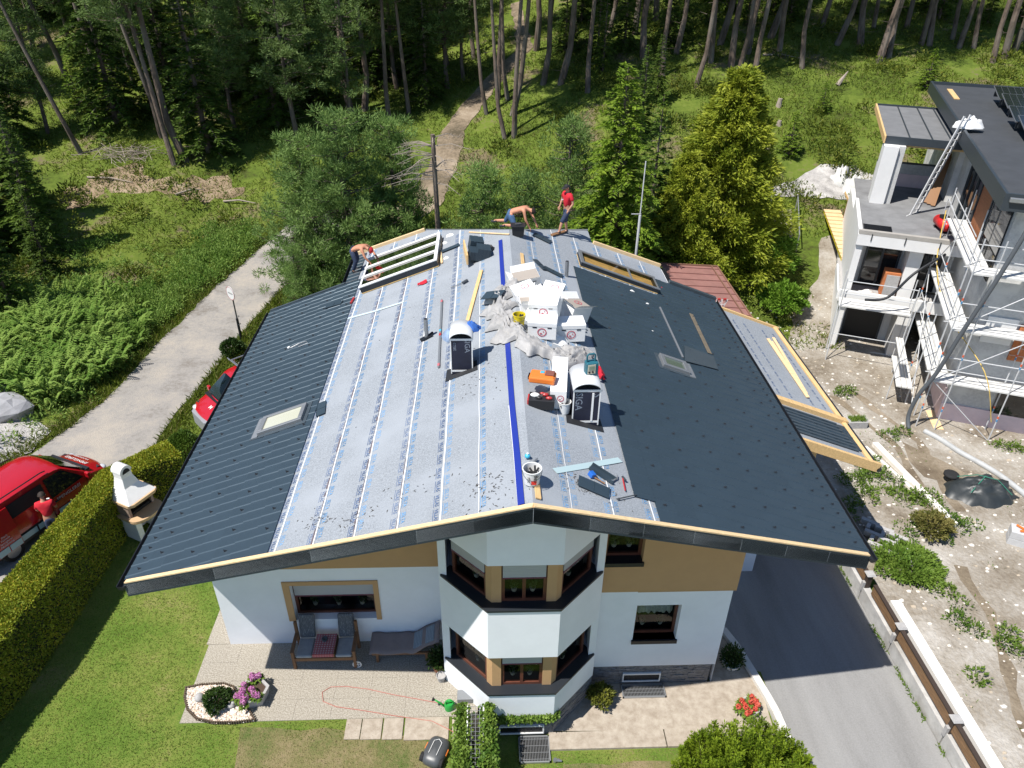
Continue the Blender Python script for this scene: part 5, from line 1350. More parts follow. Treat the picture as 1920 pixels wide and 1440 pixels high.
def lerp2(A, t):
    n = len(A)-1; k = np.minimum((t*n).astype(int), n-1); f_ = t*n-k; A = np.array(A); return A[k]*(1-f_)[:, None]+A[k+1]*f_[:, None]
n = 80000; t = rng.uniform(0, 1, n)**0.7; s_ = rng.uniform(0, 1, n); A_, B_ = lerp2(IN, t), lerp2(OUT, t)
xy = A_*(1-s_)[:, None]+B_*s_[:, None]; z = HH-0.05*(np.abs(s_-.5)*2)**4+rng.normal(0, 0.018, n)
PT.append(np.c_[xy, z]); NT.append(np.tile([0, 0, 1.0], (n, 1)))
for E_, sg in ((IN, 1), (OUT, -1)):
    n = 36000 if sg > 0 else 8000; t = rng.uniform(0, 1, n); q = lerp2(E_, t); z = rng.uniform(0.0, HH, n)
    PT.append(np.c_[q+rng.normal(0, 0.025, (n, 2)), z]); NT.append(np.tile([sg*0.93, -sg*0.25, 0.1], (n, 1)))
n = 5000; s_ = rng.uniform(0, 1, n); q = np.array(IN[-1])*(1-s_)[:, None]+np.array(OUT[-1])*s_[:, None]
PT.append(np.c_[q+rng.normal(0, 0.02, (n, 2)), rng.uniform(0, HH, n)]); NT.append(np.tile([0.5, 0.85, 0.1], (n, 1)))
obj('foliage', leaf_mesh('hedge_foliage', surf_leaves(np.concatenate(PT), np.concatenate(NT), 0.06, 0.042, 0.35), m_hedge), hed)

def bush(name, P, rx, ry, h, n, ls, mat, label, cat='bush', cores=True, group=None, up=0.2, wdr=0.5, lumps=0.18, stem=True, seed=0):
    root = thing(name, P, label, cat, group)
    d = rdir(n); d[:, 2] = np.abs(d[:, 2])*1.0-0.15
    ph = np.arctan2(d[:, 1], d[:, 0]); lump = 1+lumps*(np.sin(ph*3+seed)*np.cos(d[:, 2]*4+seed*2)+0.6*np.sin(ph*7+d[:, 2]*9+seed))
    r_ = (rng.uniform(0.55, 1.02, n)**0.5)*lump
    pos = np.c_[P[0]+d[:, 0]*rx*r_, P[1]+d[:, 1]*ry*r_, P[2]+h*0.45+d[:, 2]*h*0.55*r_]
    pos[:, 2] = np.maximum(pos[:, 2], P[2]+0.02)
    D = d*0.7+np.array([0, 0, up])+rdir(n)*0.6
    obj('foliage', leaf_mesh(name+'_foliage', kites(pos, D, rdir(n), ls*rng.uniform(0.6, 1.3, n), ls*wdr*rng.uniform(0.7, 1.2, n)), mat), root)
    if stem:
        m = MB()
        for k in range(5):
            a = 2*math.pi*k/5+seed; m.tube([P, Vector(P)+Vector((rx*0.25*math.cos(a), ry*0.25*math.sin(a), h*0.4)), Vector(P)+Vector((rx*0.55*math.cos(a), ry*0.55*math.sin(a), h*0.75))], [0.03, 0.02, 0.008], 5)
        m.build('stem', m_stem, root)
    return root
bush('topiary_bush', (-10.78, 9.2, 0), 0.52, 0.52, 1.30, 9000, 0.07, m_box, 'dense rounded clipped bush at the end of the hedge', lumps=0.07)
bush('small_shrub', tuple(GT(438, 668)), 0.45, 0.45, 0.8, 2500, 0.10, m_dkleaf, 'dark green shrub under the road sign')
# yew bush by the drive: dense upright sprays
root = thing('conifer_bush', (4.8, -1.5, -0.78), 'big bright green conifer bush between the path and the drive', 'bush')
c0 = []; m = MB()
for k in range(200):
    a = rng.uniform(0, 2*math.pi); q = rng.uniform(0, 1)**0.5; bx, by = 4.75+1.35*q*math.cos(a), -1.75+0.85*q*math.sin(a)
    hh = 0.55+1.35*(1-q**2.2)*rng.uniform(0.65, 1.1); lean = np.array([0.35*q*math.cos(a), 0.35*q*math.sin(a), 1.0]); nn = 260
    t = rng.uniform(0.08, 1, nn); rad = 0.12*(1-t)**0.7+0.015; dd = rdir(nn)*np.array([1, 1, 0.4])
    pos = np.array([bx, by, -0.8])+t[:, None]*hh*lean+dd*rad[:, None]
    c0.append(kites(pos, dd*0.8+lean*0.7, rdir(nn), rng.uniform(0.05, 0.10, nn), rng.uniform(0.02, 0.035, nn)))
    if k % 4 == 0: m.tube([(bx, by, -0.8), np.array([bx, by, -0.8])+lean*hh*0.8], [0.015, 0.004], 4)
obj('foliage', leaf_mesh('conifer_bush_foliage', np.concatenate(c0), m_yew), root); m.build('stem', m_stem, root)

# masonry barbecue
m_bbq = M('white_bbq', (0.70, 0.69, 0.67), 0.8, var=0.04, scale=5); m_bbt = M('sand_bbq', (0.52, 0.35, 0.20), 0.8, var=0.06, scale=5); m_bbb = M('brown_brick_lining', (0.26, 0.19, 0.15), 0.9, var=0.1, scale=8); m_soot_opening = M('soot_and_dark_opening', (0.012, 0.011, 0.01), 0.9)
T = Matrix.Translation((-10.93, 5.95, 0)) @ Matrix.Rotation(R(-28), 4, 'Z'); root = thing('barbecue', (-10.93, 5.95, 0), 'white masonry garden barbecue with tapering hood beside the hedge', 'barbecue')
m = MB(); m.prism([(-0.36, -0.42), (0.30, -0.42), (0.30, -0.24), (-0.36, -0.24)], 0, 0.80, 0, T); m.prism([(-0.36, 0.24), (0.30, 0.24), (0.30, 0.42), (-0.36, 0.42)], 0, 0.80, 0, T); m.prism([(-0.36, -0.24), (-0.26, -0.24), (-0.26, 0.24), (-0.36, 0.24)], 0, 0.80, 0, T); m.build('plinth', m_bbq, root, bevel=0.015)
arc = [(0.30+0.30*math.cos(a), 0.52*math.sin(a)) for a in np.linspace(-math.pi/2, math.pi/2, 14)]
m = MB(); m.prism([(-0.42, -0.52)]+arc+[(-0.42, 0.52)], 0.80, 0.90, 0, T); m.build('shelf', m_bbt, root, bevel=0.02)
m = MB(); m.prism([(-0.36, -0.42), (0.18, -0.42), (0.18, -0.34), (-0.36, -0.34)], 0.90, 1.36, 0, T); m.prism([(-0.36, 0.34), (0.18, 0.34), (0.18, 0.42), (-0.36, 0.42)], 0.90, 1.36, 0, T); m.prism([(-0.36, -0.34), (-0.28, -0.34), (-0.28, 0.34), (-0.36, 0.34)], 0.90, 1.36, 0, T); m.build('firebox', m_bbb, root)
m = MB(); m.bb(-0.27, 0.14, -0.33, 0.33, 0.905, 1.0, 0, T); m.bb(-0.275, -0.265, -0.33, 0.33, 1.0, 1.36, 0, T); m.build('grate', m_soot_opening, root)
m = MB(); m.prism([(-0.44, -0.50), (0.34, -0.50), (0.44, -0.36), (0.44, 0.36), (0.34, 0.50), (-0.44, 0.50)], 1.36, 1.46, 0, T); m.build('hood_rim', m_bbt, root, bevel=0.02)
m = MB(); lo = [(-0.42, -0.47), (0.38, -0.47), (0.38, 0.47), (-0.42, 0.47)]; hi = [(-0.36, -0.17), (-0.02, -0.17), (-0.02, 0.17), (-0.36, 0.17)]
mid_ = [(-0.38, -0.24), (0.06, -0.24), (0.06, 0.24), (-0.38, 0.24)]
v = [(x, y, 1.46) for x, y in lo]+[(x, y, 1.78) for x, y in mid_]+[(x, y, 2.05) for x, y in hi]+[(x, y, 2.24) for x, y in hi]
m.add(v, [(4*k+i, 4*k+(i+1) % 4, 4*k+4+(i+1) % 4, 4*k+4+i) for k in range(3) for i in range(4)], 0, T)
P = []
for x in (-0.38, 0.0):
    for k in range(11): a = math.pi*k/10; P.append(T @ Vector((x, -0.19*math.cos(a), 2.24+0.19*math.sin(a))))
m.grid(P, 11, 2); m.add(P[:11], [tuple(range(11))]); m.add(P[11:], [tuple(range(10, -1, -1))]); m.build('hood', m_bbq, root, bevel=0.012)
m = MB(); P = [T @ Vector((0.004, -0.12*math.cos(a), 2.20+0.15*math.sin(a))) for a in np.linspace(0, math.pi, 11)]; m.add(P, [tuple(range(10, -1, -1))]); m.build('flue_opening', m_soot_opening, root)

# round road sign
P = G(453, 638, 0); root = thing('road_sign', P, 'round white traffic sign with red rim on a black pole by the gravel road', 'sign')
m = MB(); m.cyl(P, P+Vector((0, 0, 1.05)), 0.055, n=10); m.build('socket_post', m_black, root)
m = MB(); m.cyl(P+Vector((0, 0, 1.05)), P+Vector((0, 0, 2.35)), 0.03, n=10); m.build('pole', m_toolgr, root)
T = Matrix.Translation(P+Vector((0, 0, 2.25))) @ Matrix.Rotation(R(-42), 4, 'Z') @ Matrix.Rotation(R(90), 4, 'X')
m = MB(); m.lathe([(0.30, -0.01), (0.30, 0.01)], (0, 0, 0.05), 28, 0, T); m.build('disc', m_wplas, root)
m = MB(); ring(m, T @ Matrix.Translation((0, 0, 0.064)), 0.30, 0, 0.91); letters(m, 'ANRAINER', T @ Matrix.Translation((0, 0, 0.066)), 0.075, 1); m.build('rim_and_lettering', [M('faded_red', (0.50, 0.20, 0.20), 0.6), m_blackp], root)
for z in (1.15, 0.8): m = MB(); m.tube([P+Vector((0.06*math.cos(a)+0.05, 0.06*math.sin(a), z)) for a in np.linspace(-2, 2, 8)], 0.012, 5); m.build('bracket', m_toolgr, root)

# ---- vans
m_vred = M('red_car_paint', (0.42, 0.008, 0.014), 0.25, coat=0.8, var=0.04, scale=2)
m_tyre = M('tyre_rubber', (0.014, 0.014, 0.015), 0.85); m_rim = M('alloy_rim', (0.4, 0.41, 0.42), 0.35, metal=0.8); m_lamp = M('headlamp_glass', (0.55, 0.57, 0.6), 0.1, coat=1.0)
m_silver = M('silver_bumper', (0.40, 0.41, 0.43), 0.35, metal=0.3)
def van(T, label, L=4.45, W_=1.80, H=1.86, rack=False, hood_text=(), silver_nose=False):
    root = thing('van', T.translation, label, 'van'); root.rotation_euler = T.to_euler()
    h2 = W_/2
    top = [(-L/2, 0.42, 0.94), (-L/2+0.02, 0.95, 0.97), (-L/2+0.08, 1.55, 0.90), (-L/2+0.22, H-0.05, 0.84), (-L/2+0.6, H, 0.83), (0.2, H, 0.83), (0.62, H-0.04, 0.83), (0.80, H-0.10, 0.83), (1.46, 1.16, 0.93), (1.56, 1.10, 0.95), (2.0, 0.96, 0.93), (2.14, 0.84, 0.86), (2.20, 0.62, 0.82), (2.21, 0.38, 0.80)]
    b = MB(); NA = 9; P = []
    for x, z, wf in top:
        for k in range(NA):
            u_ = k/(NA-1)*2-1; e = abs(u_)**4
            P.append((x-(0.10*u_*u_ if x > 1.9 else 0.05*u_*u_ if x > 0.5 else -0.03*u_*u_), u_*h2*wf*(1 if abs(u_) < 1 else 1), z-0.07*e-0.015*u_*u_))
    faces = []; mi = []
    for j in range(len(top)-1):
        for k in range(NA-1):
            f_ = (j*NA+k, (j+1)*NA+k, (j+1)*NA+k+1, j*NA+k+1)
            b.f.append(f_); b.m.append(1 if j == 7 and 0 < k < NA-2 else 0)
    b.v = P
    for s, kk in ((-1, 0), (1, NA-1)):       # sides
        rows = [[P[j*NA+kk] for j in range(len(top))]]
        base = len(b.v)
        lev = (1.0, 0.72, 0.34)
        cols = []
        for j, (x, z, wf) in enumerate(top):
            p0 = P[j*NA+kk]; col_ = [p0]
            for zz in lev:
                zz2 = min(zz, p0[2]-0.02*(1+lev.index(zz))); w2 = h2*(0.985 if zz > 0.9 else 1.0 if zz > 0.5 else 0.96)*(1.0 if -1.9 < x < 1.9 else 0.96 if x < 2.1 else 0.92)
                col_.append((p0[0], s*max(w2, abs(p0[1])) if zz2 < p0[2] else p0[1], zz2))
            cols.append(col_)
        for col_ in cols: b.v += col_
        for j in range(len(top)-1):
            for q in range(3):
                a, c = base+j*4+q, base+(j+1)*4+q
                b.f.append((a, a+1, c+1, c) if s < 0 else (a, c, c+1, a+1)); b.m.append(0)
    bm = None
    body = obj('body', b.mesh('body', [m_vred, m_carglass, m_blackp], True), root, local=True); sharp(body.data, 32)
    m = MB(); m.bb(-L/2+0.15, 1.9, -h2+0.15, h2-0.15, 0.25, 0.95); m.bb(-L/2+0.2, 0.5, -h2+0.2, h2-0.2, 0.95, H-0.15); m.build('cabin_interior', m_room, root, local=True)
    m = MB(); m.add([(0.80, -0.62, H-0.14), (0.80, 0.62, H-0.14), (1.44, 0.72, 1.19), (1.44, -0.72, 1.19)], [(0, 3, 2, 1)]); m.build('windscreen', M('dark_windscreen', (0.018, 0.028, 0.024), 0.06, spec=0.8, coat=1.0), root, local=True)
    m = MB(); m.bb(1.42, 1.56, -0.78, 0.78, 1.10, 1.145); m.build('wiper_cowl', m_blackp, root, local=True)
    for s in (-1, 1):
        m = MB(); m.add([(0.15, s*(h2*0.975+0.012), 1.04), (1.25, s*(h2*0.975+0.012), 1.06), (0.72, s*(h2*0.88), H-0.20), (0.15, s*(h2*0.865+0.006), H-0.18)], [(0, 1, 2, 3) if s < 0 else (3, 2, 1, 0)]); m.build('door_window', m_carglass if False else M('dark_side_glass', (0.012, 0.014, 0.015), 0.08, spec=0.8), root, local=True)
        m = MB(); m.box((1.30, s*(h2+0.10), 1.12), (0.10, 0.16, 0.20)); m.build('wing_mirror', m_vred, root, bevel=0.03, local=True)
        for xx in (0.08, 1.30): m = MB(); m.bb(xx-0.005, xx+0.005, s*(h2-0.012), s*(h2+0.004), 0.42, 1.02); m.build('door_seam', m_blackp, root, local=True)
        m = MB(); m.bb(0.18, 0.36, s*(h2-0.01), s*(h2+0.025), 0.86, 0.90); m.build('door_handle', m_blackp, root, bevel=0.008, local=True)
        m = MB(); m.bb(-1.9, 1.9, s*(h2-0.03), s*(h2+0.01), 0.30, 0.40); m.build('sill_trim', m_blackp, root, local=True)
        m = MB(); m.tube([(-1.9, s*0.70, H+0.0), (-1.8, s*0.71, H+0.035), (0.2, s*0.71, H+0.035), (0.35, s*0.70, H+0.0)], 0.018, 6); m.build('roof_rail', m_blackp, root, local=True)
        m = MB(); m.ball((2.0, s*0.66, 0.80), 0.17, 12, 8, 0, (0.75, 0.85, 0.42)); m.build('headlight', m_lamp, root, smooth=True, local=True)
        for x in (-1.35, 1.40):
            w_ = MB(); w_.cyl((x, s*(h2-0.20), 0.31), (x, s*(h2+0.012), 0.31), 0.31, n=22); wo_ = w_.build('wheel', m_tyre, root, local=True)
            w_ = MB(); w_.cyl((x, s*(h2+0.0), 0.31), (x, s*(h2+0.02), 0.31), 0.20, n=18)
            ro = w_.build('rim', m_rim, wo_, local=True)
    if silver_nose:
        m = MB(); m.prism([(2.02, -0.72), (2.24, -0.5), (2.26, 0.5), (2.02, 0.72), (1.9, 0.6), (1.9, -0.6)], 0.30, 0.80); m.build('front_bumper', m_silver, root, bevel=0.05, local=True)
    else:
        m = MB(); m.bb(2.08, 2.24, -0.62, 0.62, 0.36, 0.56); m.build('front_grille', m_blackp, root, bevel=0.03, local=True)
    if hood_text:
        l = MB()
        for tx, x, sz, y_ in hood_text:
            zz = 1.10+(0.96-1.10)*(x-1.56)/0.44+0.012
            letters(l, tx, Matrix.Translation((x, y_, zz)) @ Matrix.Rotation(math.atan(0.14/0.44), 4, 'Y') @ Matrix.Rotation(R(-90), 4, 'Z') @ Matrix.Rotation(math.pi, 4, 'Z'), sz, 0, 0.012)
        l.build('lettering', m_wplas, root, local=True)
    return root
T1 = Matrix.Translation((-14.33, 6.45, 0.03)) @ Matrix.Rotation(R(65), 4, 'Z')
v1 = van(T1, 'red van with white lettering and open sliding door behind the hedge', hood_text=(('SPENGLEREI', 1.74, 0.17, 0.0), ('DACHDECKEREI', 1.93, 0.085, 0.05)))
h2 = 0.90
m = MB(); m.add([(-1.05, -h2-0.012, 0.40), (0.05, -h2-0.012, 0.40), (0.05, -h2*0.90-0.004, 1.66), (-1.05, -h2*0.90-0.004, 1.66)], [(0, 1, 2, 3)]); m.build('sliding_door_opening', m_soot_opening, v1, local=True)  # flat black panel painted in place of the shaded van interior
m = MB(); m.add([(-2.1, -h2-0.075, 0.40), (-1.05, -h2-0.075, 0.40), (-1.05, -h2-0.07, 1.0), (-2.1, -h2-0.07, 1.0), (-2.1, -h2*0.91-0.05, 1.68), (-1.05, -h2*0.91-0.05, 1.68)], [(0, 1, 2, 3), (3, 2, 5, 4)]); sdo = m.build('sliding_door', m_vred, v1, local=True); sdo.modifiers.new('t', 'SOLIDIFY').thickness = 0.03
l = MB()
for k, tx in enumerate(('Dach', 'Fassade', 'Spenglerei', 'Abdichtung')): letters(l, tx, Matrix.Translation((-1.45, -h2-0.085, 0.98-0.09*k)) @ Matrix.Rotation(R(90), 4, 'X'), 0.085, 0)
letters(l, 'SPENGLEREI', Matrix.Translation((0.65, -h2-0.012, 0.92)) @ Matrix.Rotation(R(90), 4, 'X'), 0.15, 0)
l.build('lettering', M('pale_blue_letters', (0.55, 0.6, 0.68), 0.6), v1, local=True)
for k, (a, c, z0, z1, mt) in enumerate(((-2.10, -1.80, 0.42, 0.62, 0), (-1.77, -1.45, 0.42, 0.62, 0), (-1.42, -1.07, 0.42, 0.62, 0), (-1.03, -0.55, 0.40, 0.58, 0), (-0.5, 0.0, 0.40, 0.58, 0), (-2.1, -1.85, 0.64, 0.92, 1), (0.2, 0.7, 0.4, 0.6, 0), (0.74, 1.0, 0.4, 0.6, 0))):
    m = MB(); y_ = -h2-(0.09 if a < -1.04 else 0.018); m.bb(a, c, y_, y_+0.006, z0, z1); m.build('graphic_panel', M('sky_panel', (0.30, 0.50, 0.56), 0.35, coat=0.5) if mt == 0 else m_yel, v1, local=True)
T2 = Matrix.Translation((-9.1, 12.15, 0.03)) @ Matrix.Rotation(R(-138), 4, 'Z')
v2 = van(T2, 'red van with silver nose and roof rack parked against the eaves', silver_nose=True, hood_text=(('M', 1.78, 0.20, 0.1),))
rk = MB()
for y_ in (-0.72, 0.72): rk.tube([(-1.6, y_, 2.05), (0.42, y_, 2.05), (0.5, y_*0.96, 2.12)], 0.025, 6)
for x in (-1.4, -0.5, 0.4): rk.cyl((x, -0.72, 2.05), (x, 0.72, 2.05), 0.02, n=6)
for y_ in (-0.72, 0.72):
    for x in (-1.3, 0.3): rk.cyl((x, y_, 1.86), (x, y_, 2.05), 0.02, n=6)
rk.tube([(0.42, -0.72, 2.05), (0.52, -0.72, 2.18), (0.52, 0.72, 2.18), (0.42, 0.72, 2.05)], 0.022, 6)
rk.build('roof_rack', m_rim, v2, local=True)
rk = MB()
for k in range(7): rk.bb(-0.5+k*0.12, -0.44+k*0.12, -0.5, 0.1, 1.96, 1.98)
rk.build('rack_ladder', m_rim, v2, local=True)
# man at the sliding door
PD = G(108, 1014, 0); Tm = Matrix.Translation((PD.x+0.06, PD.y, 0.03)) @ Matrix.Rotation(R(200), 4, 'Z')
person(Tm, dict(pelvis=(0, 0, 0.93), chest=(0.0, -0.04, 1.27), neck=(0, -0.07, 1.49), head=(0, -0.13, 1.61),
    sh_l=(-0.19, -0.04, 1.40), el_l=(-0.24, -0.10, 1.13), wr_l=(-0.10, -0.31, 1.15), sh_r=(0.19, -0.04, 1.40), el_r=(0.24, -0.10, 1.13), wr_r=(0.08, -0.31, 1.15),
    hip_l=(-0.09, 0, 0.88), kn_l=(-0.10, -0.02, 0.47), an_l=(-0.11, 0.03, 0.09), toe_l=(-0.13, -0.12, 0.05), hip_r=(0.09, 0, 0.88), kn_r=(0.10, -0.02, 0.47), an_r=(0.11, 0.03, 0.09), toe_r=(0.13, -0.12, 0.05)),
    'man in red T-shirt looking at a phone beside the open van', m_shirt, m_navy, None, m_skin, 1.0, facing=(0, -0.8, -0.5))
m = MB(); m.box((0, 0, 0), (0.075, 0.15, 0.012), 0, 0, Tm @ Matrix.Translation((-0.01, -0.40, 1.19)) @ Matrix.Rotation(R(-35), 4, 'X')); tag(m.build('phone', m_wplas), 'white phone held by the man beside the open van', 'phone')

# ---- terrace furniture
m_teak = M('teak_wood', (0.17, 0.085, 0.04), 0.7, var=0.2, scale=6, stretch=(8, 1, 1)); m_cush = M('grey_wave_cushion', (0.10, 0.105, 0.115), 0.9, var=0.35, scale=30, stretch=(6, 1, 1), c3=(0.22, 0.23, 0.24), c3scale=14, c3lo=0.55, c3hi=0.6); m_seat = M('pale_seat_cushion', (0.30, 0.32, 0.34), 0.9, var=0.1, scale=9)
root = thing('garden_bench', (-4.75, 1.35, 0), 'wooden twin garden seat with grey cushions and a chequered middle table', 'bench')
X0, X1, Y0, Y1 = -5.48, -4.02, 1.05, 1.62
for x, y in ((X0, Y0), (X1, Y0), (X0, Y1), (X1, Y1)): m = MB(); m.bb(x-0.035, x+0.035, y-0.035, y+0.035, 0, 0.60 if y == Y0 else 1.0); m.build('leg', m_teak, root, bevel=0.006)
for x in (X0, X1): m = MB(); m.bb(x-0.045, x+0.045, Y0-0.05, Y1, 0.60, 0.635); m.build('armrest', m_teak, root, bevel=0.01)
m = MB(); m.bb(X0+0.03, X1-0.03, Y0-0.02, Y0+0.02, 0.28, 0.38); m.build('front_rail', m_teak, root)
for x in (-4.99, -4.51): m = MB(); m.bb(x-0.02, x+0.02, Y0, Y1, 0.28, 0.5); m.build('divider', m_teak, root)
for x0_, x1_ in ((X0+0.06, -5.03), (-4.47, X1-0.06)):
    m = MB(); m.bb(x0_, x1_, Y0-0.02, Y1-0.05, 0.38, 0.47); m.build('seat_cushion', m_seat, root, bevel=0.035)
    m = MB(); m.box((0, 0, 0.33), (x1_-x0_, 0.09, 0.66), 0, 0, Matrix.Translation(((x0_+x1_)/2, Y1-0.02, 0.45)) @ Matrix.Rotation(R(-16), 4, 'X')); m.build('back_cushion', m_cush, root, bevel=0.04)
m = MB(); m.bb(-4.99, -4.51, Y0-0.03, Y1-0.02, 0.52, 0.55); m.build('table_top', m_teak, root)
def check_mat(name, base, line, sc):
    if name in MATS: return MATS[name]
    mm = bpy.data.materials.new(name); mm.use_nodes = True; nt = mm.node_tree; L = nt.links; b_ = nt.nodes['Principled BSDF']; b_.inputs['Roughness'].default_value = 0.9
    g = nt.nodes.new('ShaderNodeTexCoord'); outs = []
    for ax in ('X', 'Y'):
        w_ = nt.nodes.new('ShaderNodeTexWave'); w_.bands_direction = ax; w_.inputs['Scale'].default_value = sc; L.new(g.outputs['Object'], w_.inputs['Vector']); outs.append(w_.outputs['Fac'])
    a = nt.nodes.new('ShaderNodeMath'); a.operation = 'MULTIPLY'; L.new(outs[0], a.inputs[0]); L.new(outs[1], a.inputs[1])
    x = nt.nodes.new('ShaderNodeMixRGB'); x.inputs[1].default_value = line+(1,); x.inputs[2].default_value = base+(1,); L.new(a.outputs[0], x.inputs[0]); L.new(x.outputs[0], b_.inputs['Base Color']); MATS[name] = mm; return mm
m = MB(); m.bb(-5.0, -4.50, Y0-0.05, Y1-0.02, 0.552, 0.562); m.bb(-5.0, -4.50, Y0-0.055, Y0-0.045, 0.46, 0.552); m.build('chequered_cloth', check_mat('red_check', (0.48, 0.42, 0.42), (0.34, 0.08, 0.09), 5.0), root)
m = MB(); m.lathe([(0.03, 0), (0.07, 0.01), (0.075, 0.05), (0.05, 0.05), (0.04, 0.015)], (-4.77, 1.42, 0.563), 14); tag(m.build('ashtray', m_toolgr, smooth=True), 'round grey ashtray on the chequered table cloth', 'ashtray')
root = thing('sun_lounger', (-2.8, 1.45, 0), 'wheeled wooden sun lounger with a brown towel mat', 'sun lounger')
m = MB(); m.bb(-3.62, -2.05, 1.16, 1.21, 0.27, 0.33); m.bb(-3.62, -2.05, 1.70, 1.75, 0.27, 0.33)
m.build('frame', m_teak, root, kind='stuff')
for x, y in ((-3.5, 1.185), (-3.5, 1.725), (-2.3, 1.185), (-2.3, 1.725)): m = MB(); m.bb(x-0.03, x+0.03, y-0.025, y+0.025, 0, 0.27); m.build('leg', m_teak, root)
V = []
for i in range(25):
    x = -3.68+1.72*i/24; z = 0.35+(0.0 if x < -2.65 else (x+2.65)*0.62)+0.012*math.sin(i*1.1)
    for j in range(7): V.append((x, 1.14+0.63*j/6+0.02*math.sin(i*0.7), z-(0.03 if j in (0, 6) else 0)))
m = MB(); m.grid(V, 7, 25); o = m.build('mat', M('brown_towel', (0.23, 0.19, 0.185), 0.95, var=0.06, scale=6), root, smooth=True); o.modifiers.new('t', 'SOLIDIFY').thickness = 0.035
for k in (0, 1):
    T = Matrix.Translation((-2.50+0.30*k, 1.45, 0.47+0.186*k)) @ Matrix.Rotation(-math.atan(0.62), 4, 'Y'); m = MB(); m.bb(-0.13, 0.13, -0.24, 0.24, -0.02, 0.03, 0, T); m.build('pillow', check_mat('blue_check', (0.40, 0.44, 0.47), (0.16, 0.20, 0.24), 8.0), root, bevel=0.05)
for y in (1.05, 1.86):
    m = MB(); m.lathe([(0.09, 0), (0.11, 0), (0.11, 0.025), (0.09, 0.025), (0.09, 0)], (0, 0, 0), 18, 0, Matrix.Translation((-3.98 if y < 1.5 else -3.86, y, 0.11)) @ Matrix.Rotation(R(90), 4, 'X'), close=False)
    for k in range(6): a = math.pi*k/3; m.cyl((-3.98 if y < 1.5 else -3.86, y-0.012, 0.11), (-3.98+0.1*math.cos(a) if y < 1.5 else -3.86+0.1*math.cos(a), y-0.012, 0.11+0.1*math.sin(a)), 0.009, n=5)
    m.build('wheel', m_wplas, root)
def pot(P, r, h, mat, name, label, plant=None, ls=0.1, ph=0.5, n=500):
    root = thing(name, P, label, 'plant pot'); m = MB(); m.lathe([(r*0.7, 0), (r*0.98, h*0.85), (r*1.06, h*0.85), (r*1.06, h), (r*0.92, h), (r*0.88, h*0.8), (0.01, h*0.78)], P, 20); m.build('pot', mat, root, smooth=True, auto=30)
    if plant:
        d = rdir(n); d[:, 2] = np.abs(d[:, 2]); q = rng.uniform(0.2, 1, n)[:, None]; pos = np.array(P)+np.array([0, 0, h])+d*q*np.array([ph*0.5, ph*0.5, ph])
        obj('leaves', leaf_mesh('leaves', kites(pos, d+rdir(n)*0.7, rdir(n), ls*rng.uniform(.6, 1.2, n), ls*0.45*rng.uniform(.7, 1.2, n)), plant), root)
        m = MB(); m.tube([Vector(P)+Vector((0, 0, h*0.7)), Vector(P)+Vector((0.02, 0, h+ph*0.7))], [0.012, 0.005], 5); m.build('stem', m_stem, root)
    return root
m_terra = M('terracotta', (0.42, 0.17, 0.09), 0.8, var=0.1, scale=9); m_concr = M('grey_concrete', (0.38, 0.37, 0.36), 0.9, var=0.12, scale=12, bump=0.3, bscale=60); m_soil = M('soil', (0.07, 0.045, 0.03), 0.95)
pot((-2.0, 0.92, 0), 0.16, 0.26, m_terra, 'terracotta_pot', 'terracotta pot with a leafy plant beside the bay', m_dkleaf, 0.12, 0.5)
pot((-1.92, 0.62, 0), 0.11, 0.20, m_concr, 'grey_pot', 'small empty grey pot by the bay corner')
pot((5.45, 1.35, -0.72), 0.22, 0.18, m_wplas, 'white_bowl', 'white bowl with a dark shrub in the shade behind the kerb', m_dkleaf, 0.10, 0.6, 900)
m_pink = leafmat('pink_petal', (0.52, 0.16, 0.40), (0.66, 0.32, 0.55), 9, 0.05, 0.3); m_coral = leafmat('coral_petal', (0.62, 0.06, 0.04), (0.75, 0.20, 0.14), 9, 0.05, 0.3)
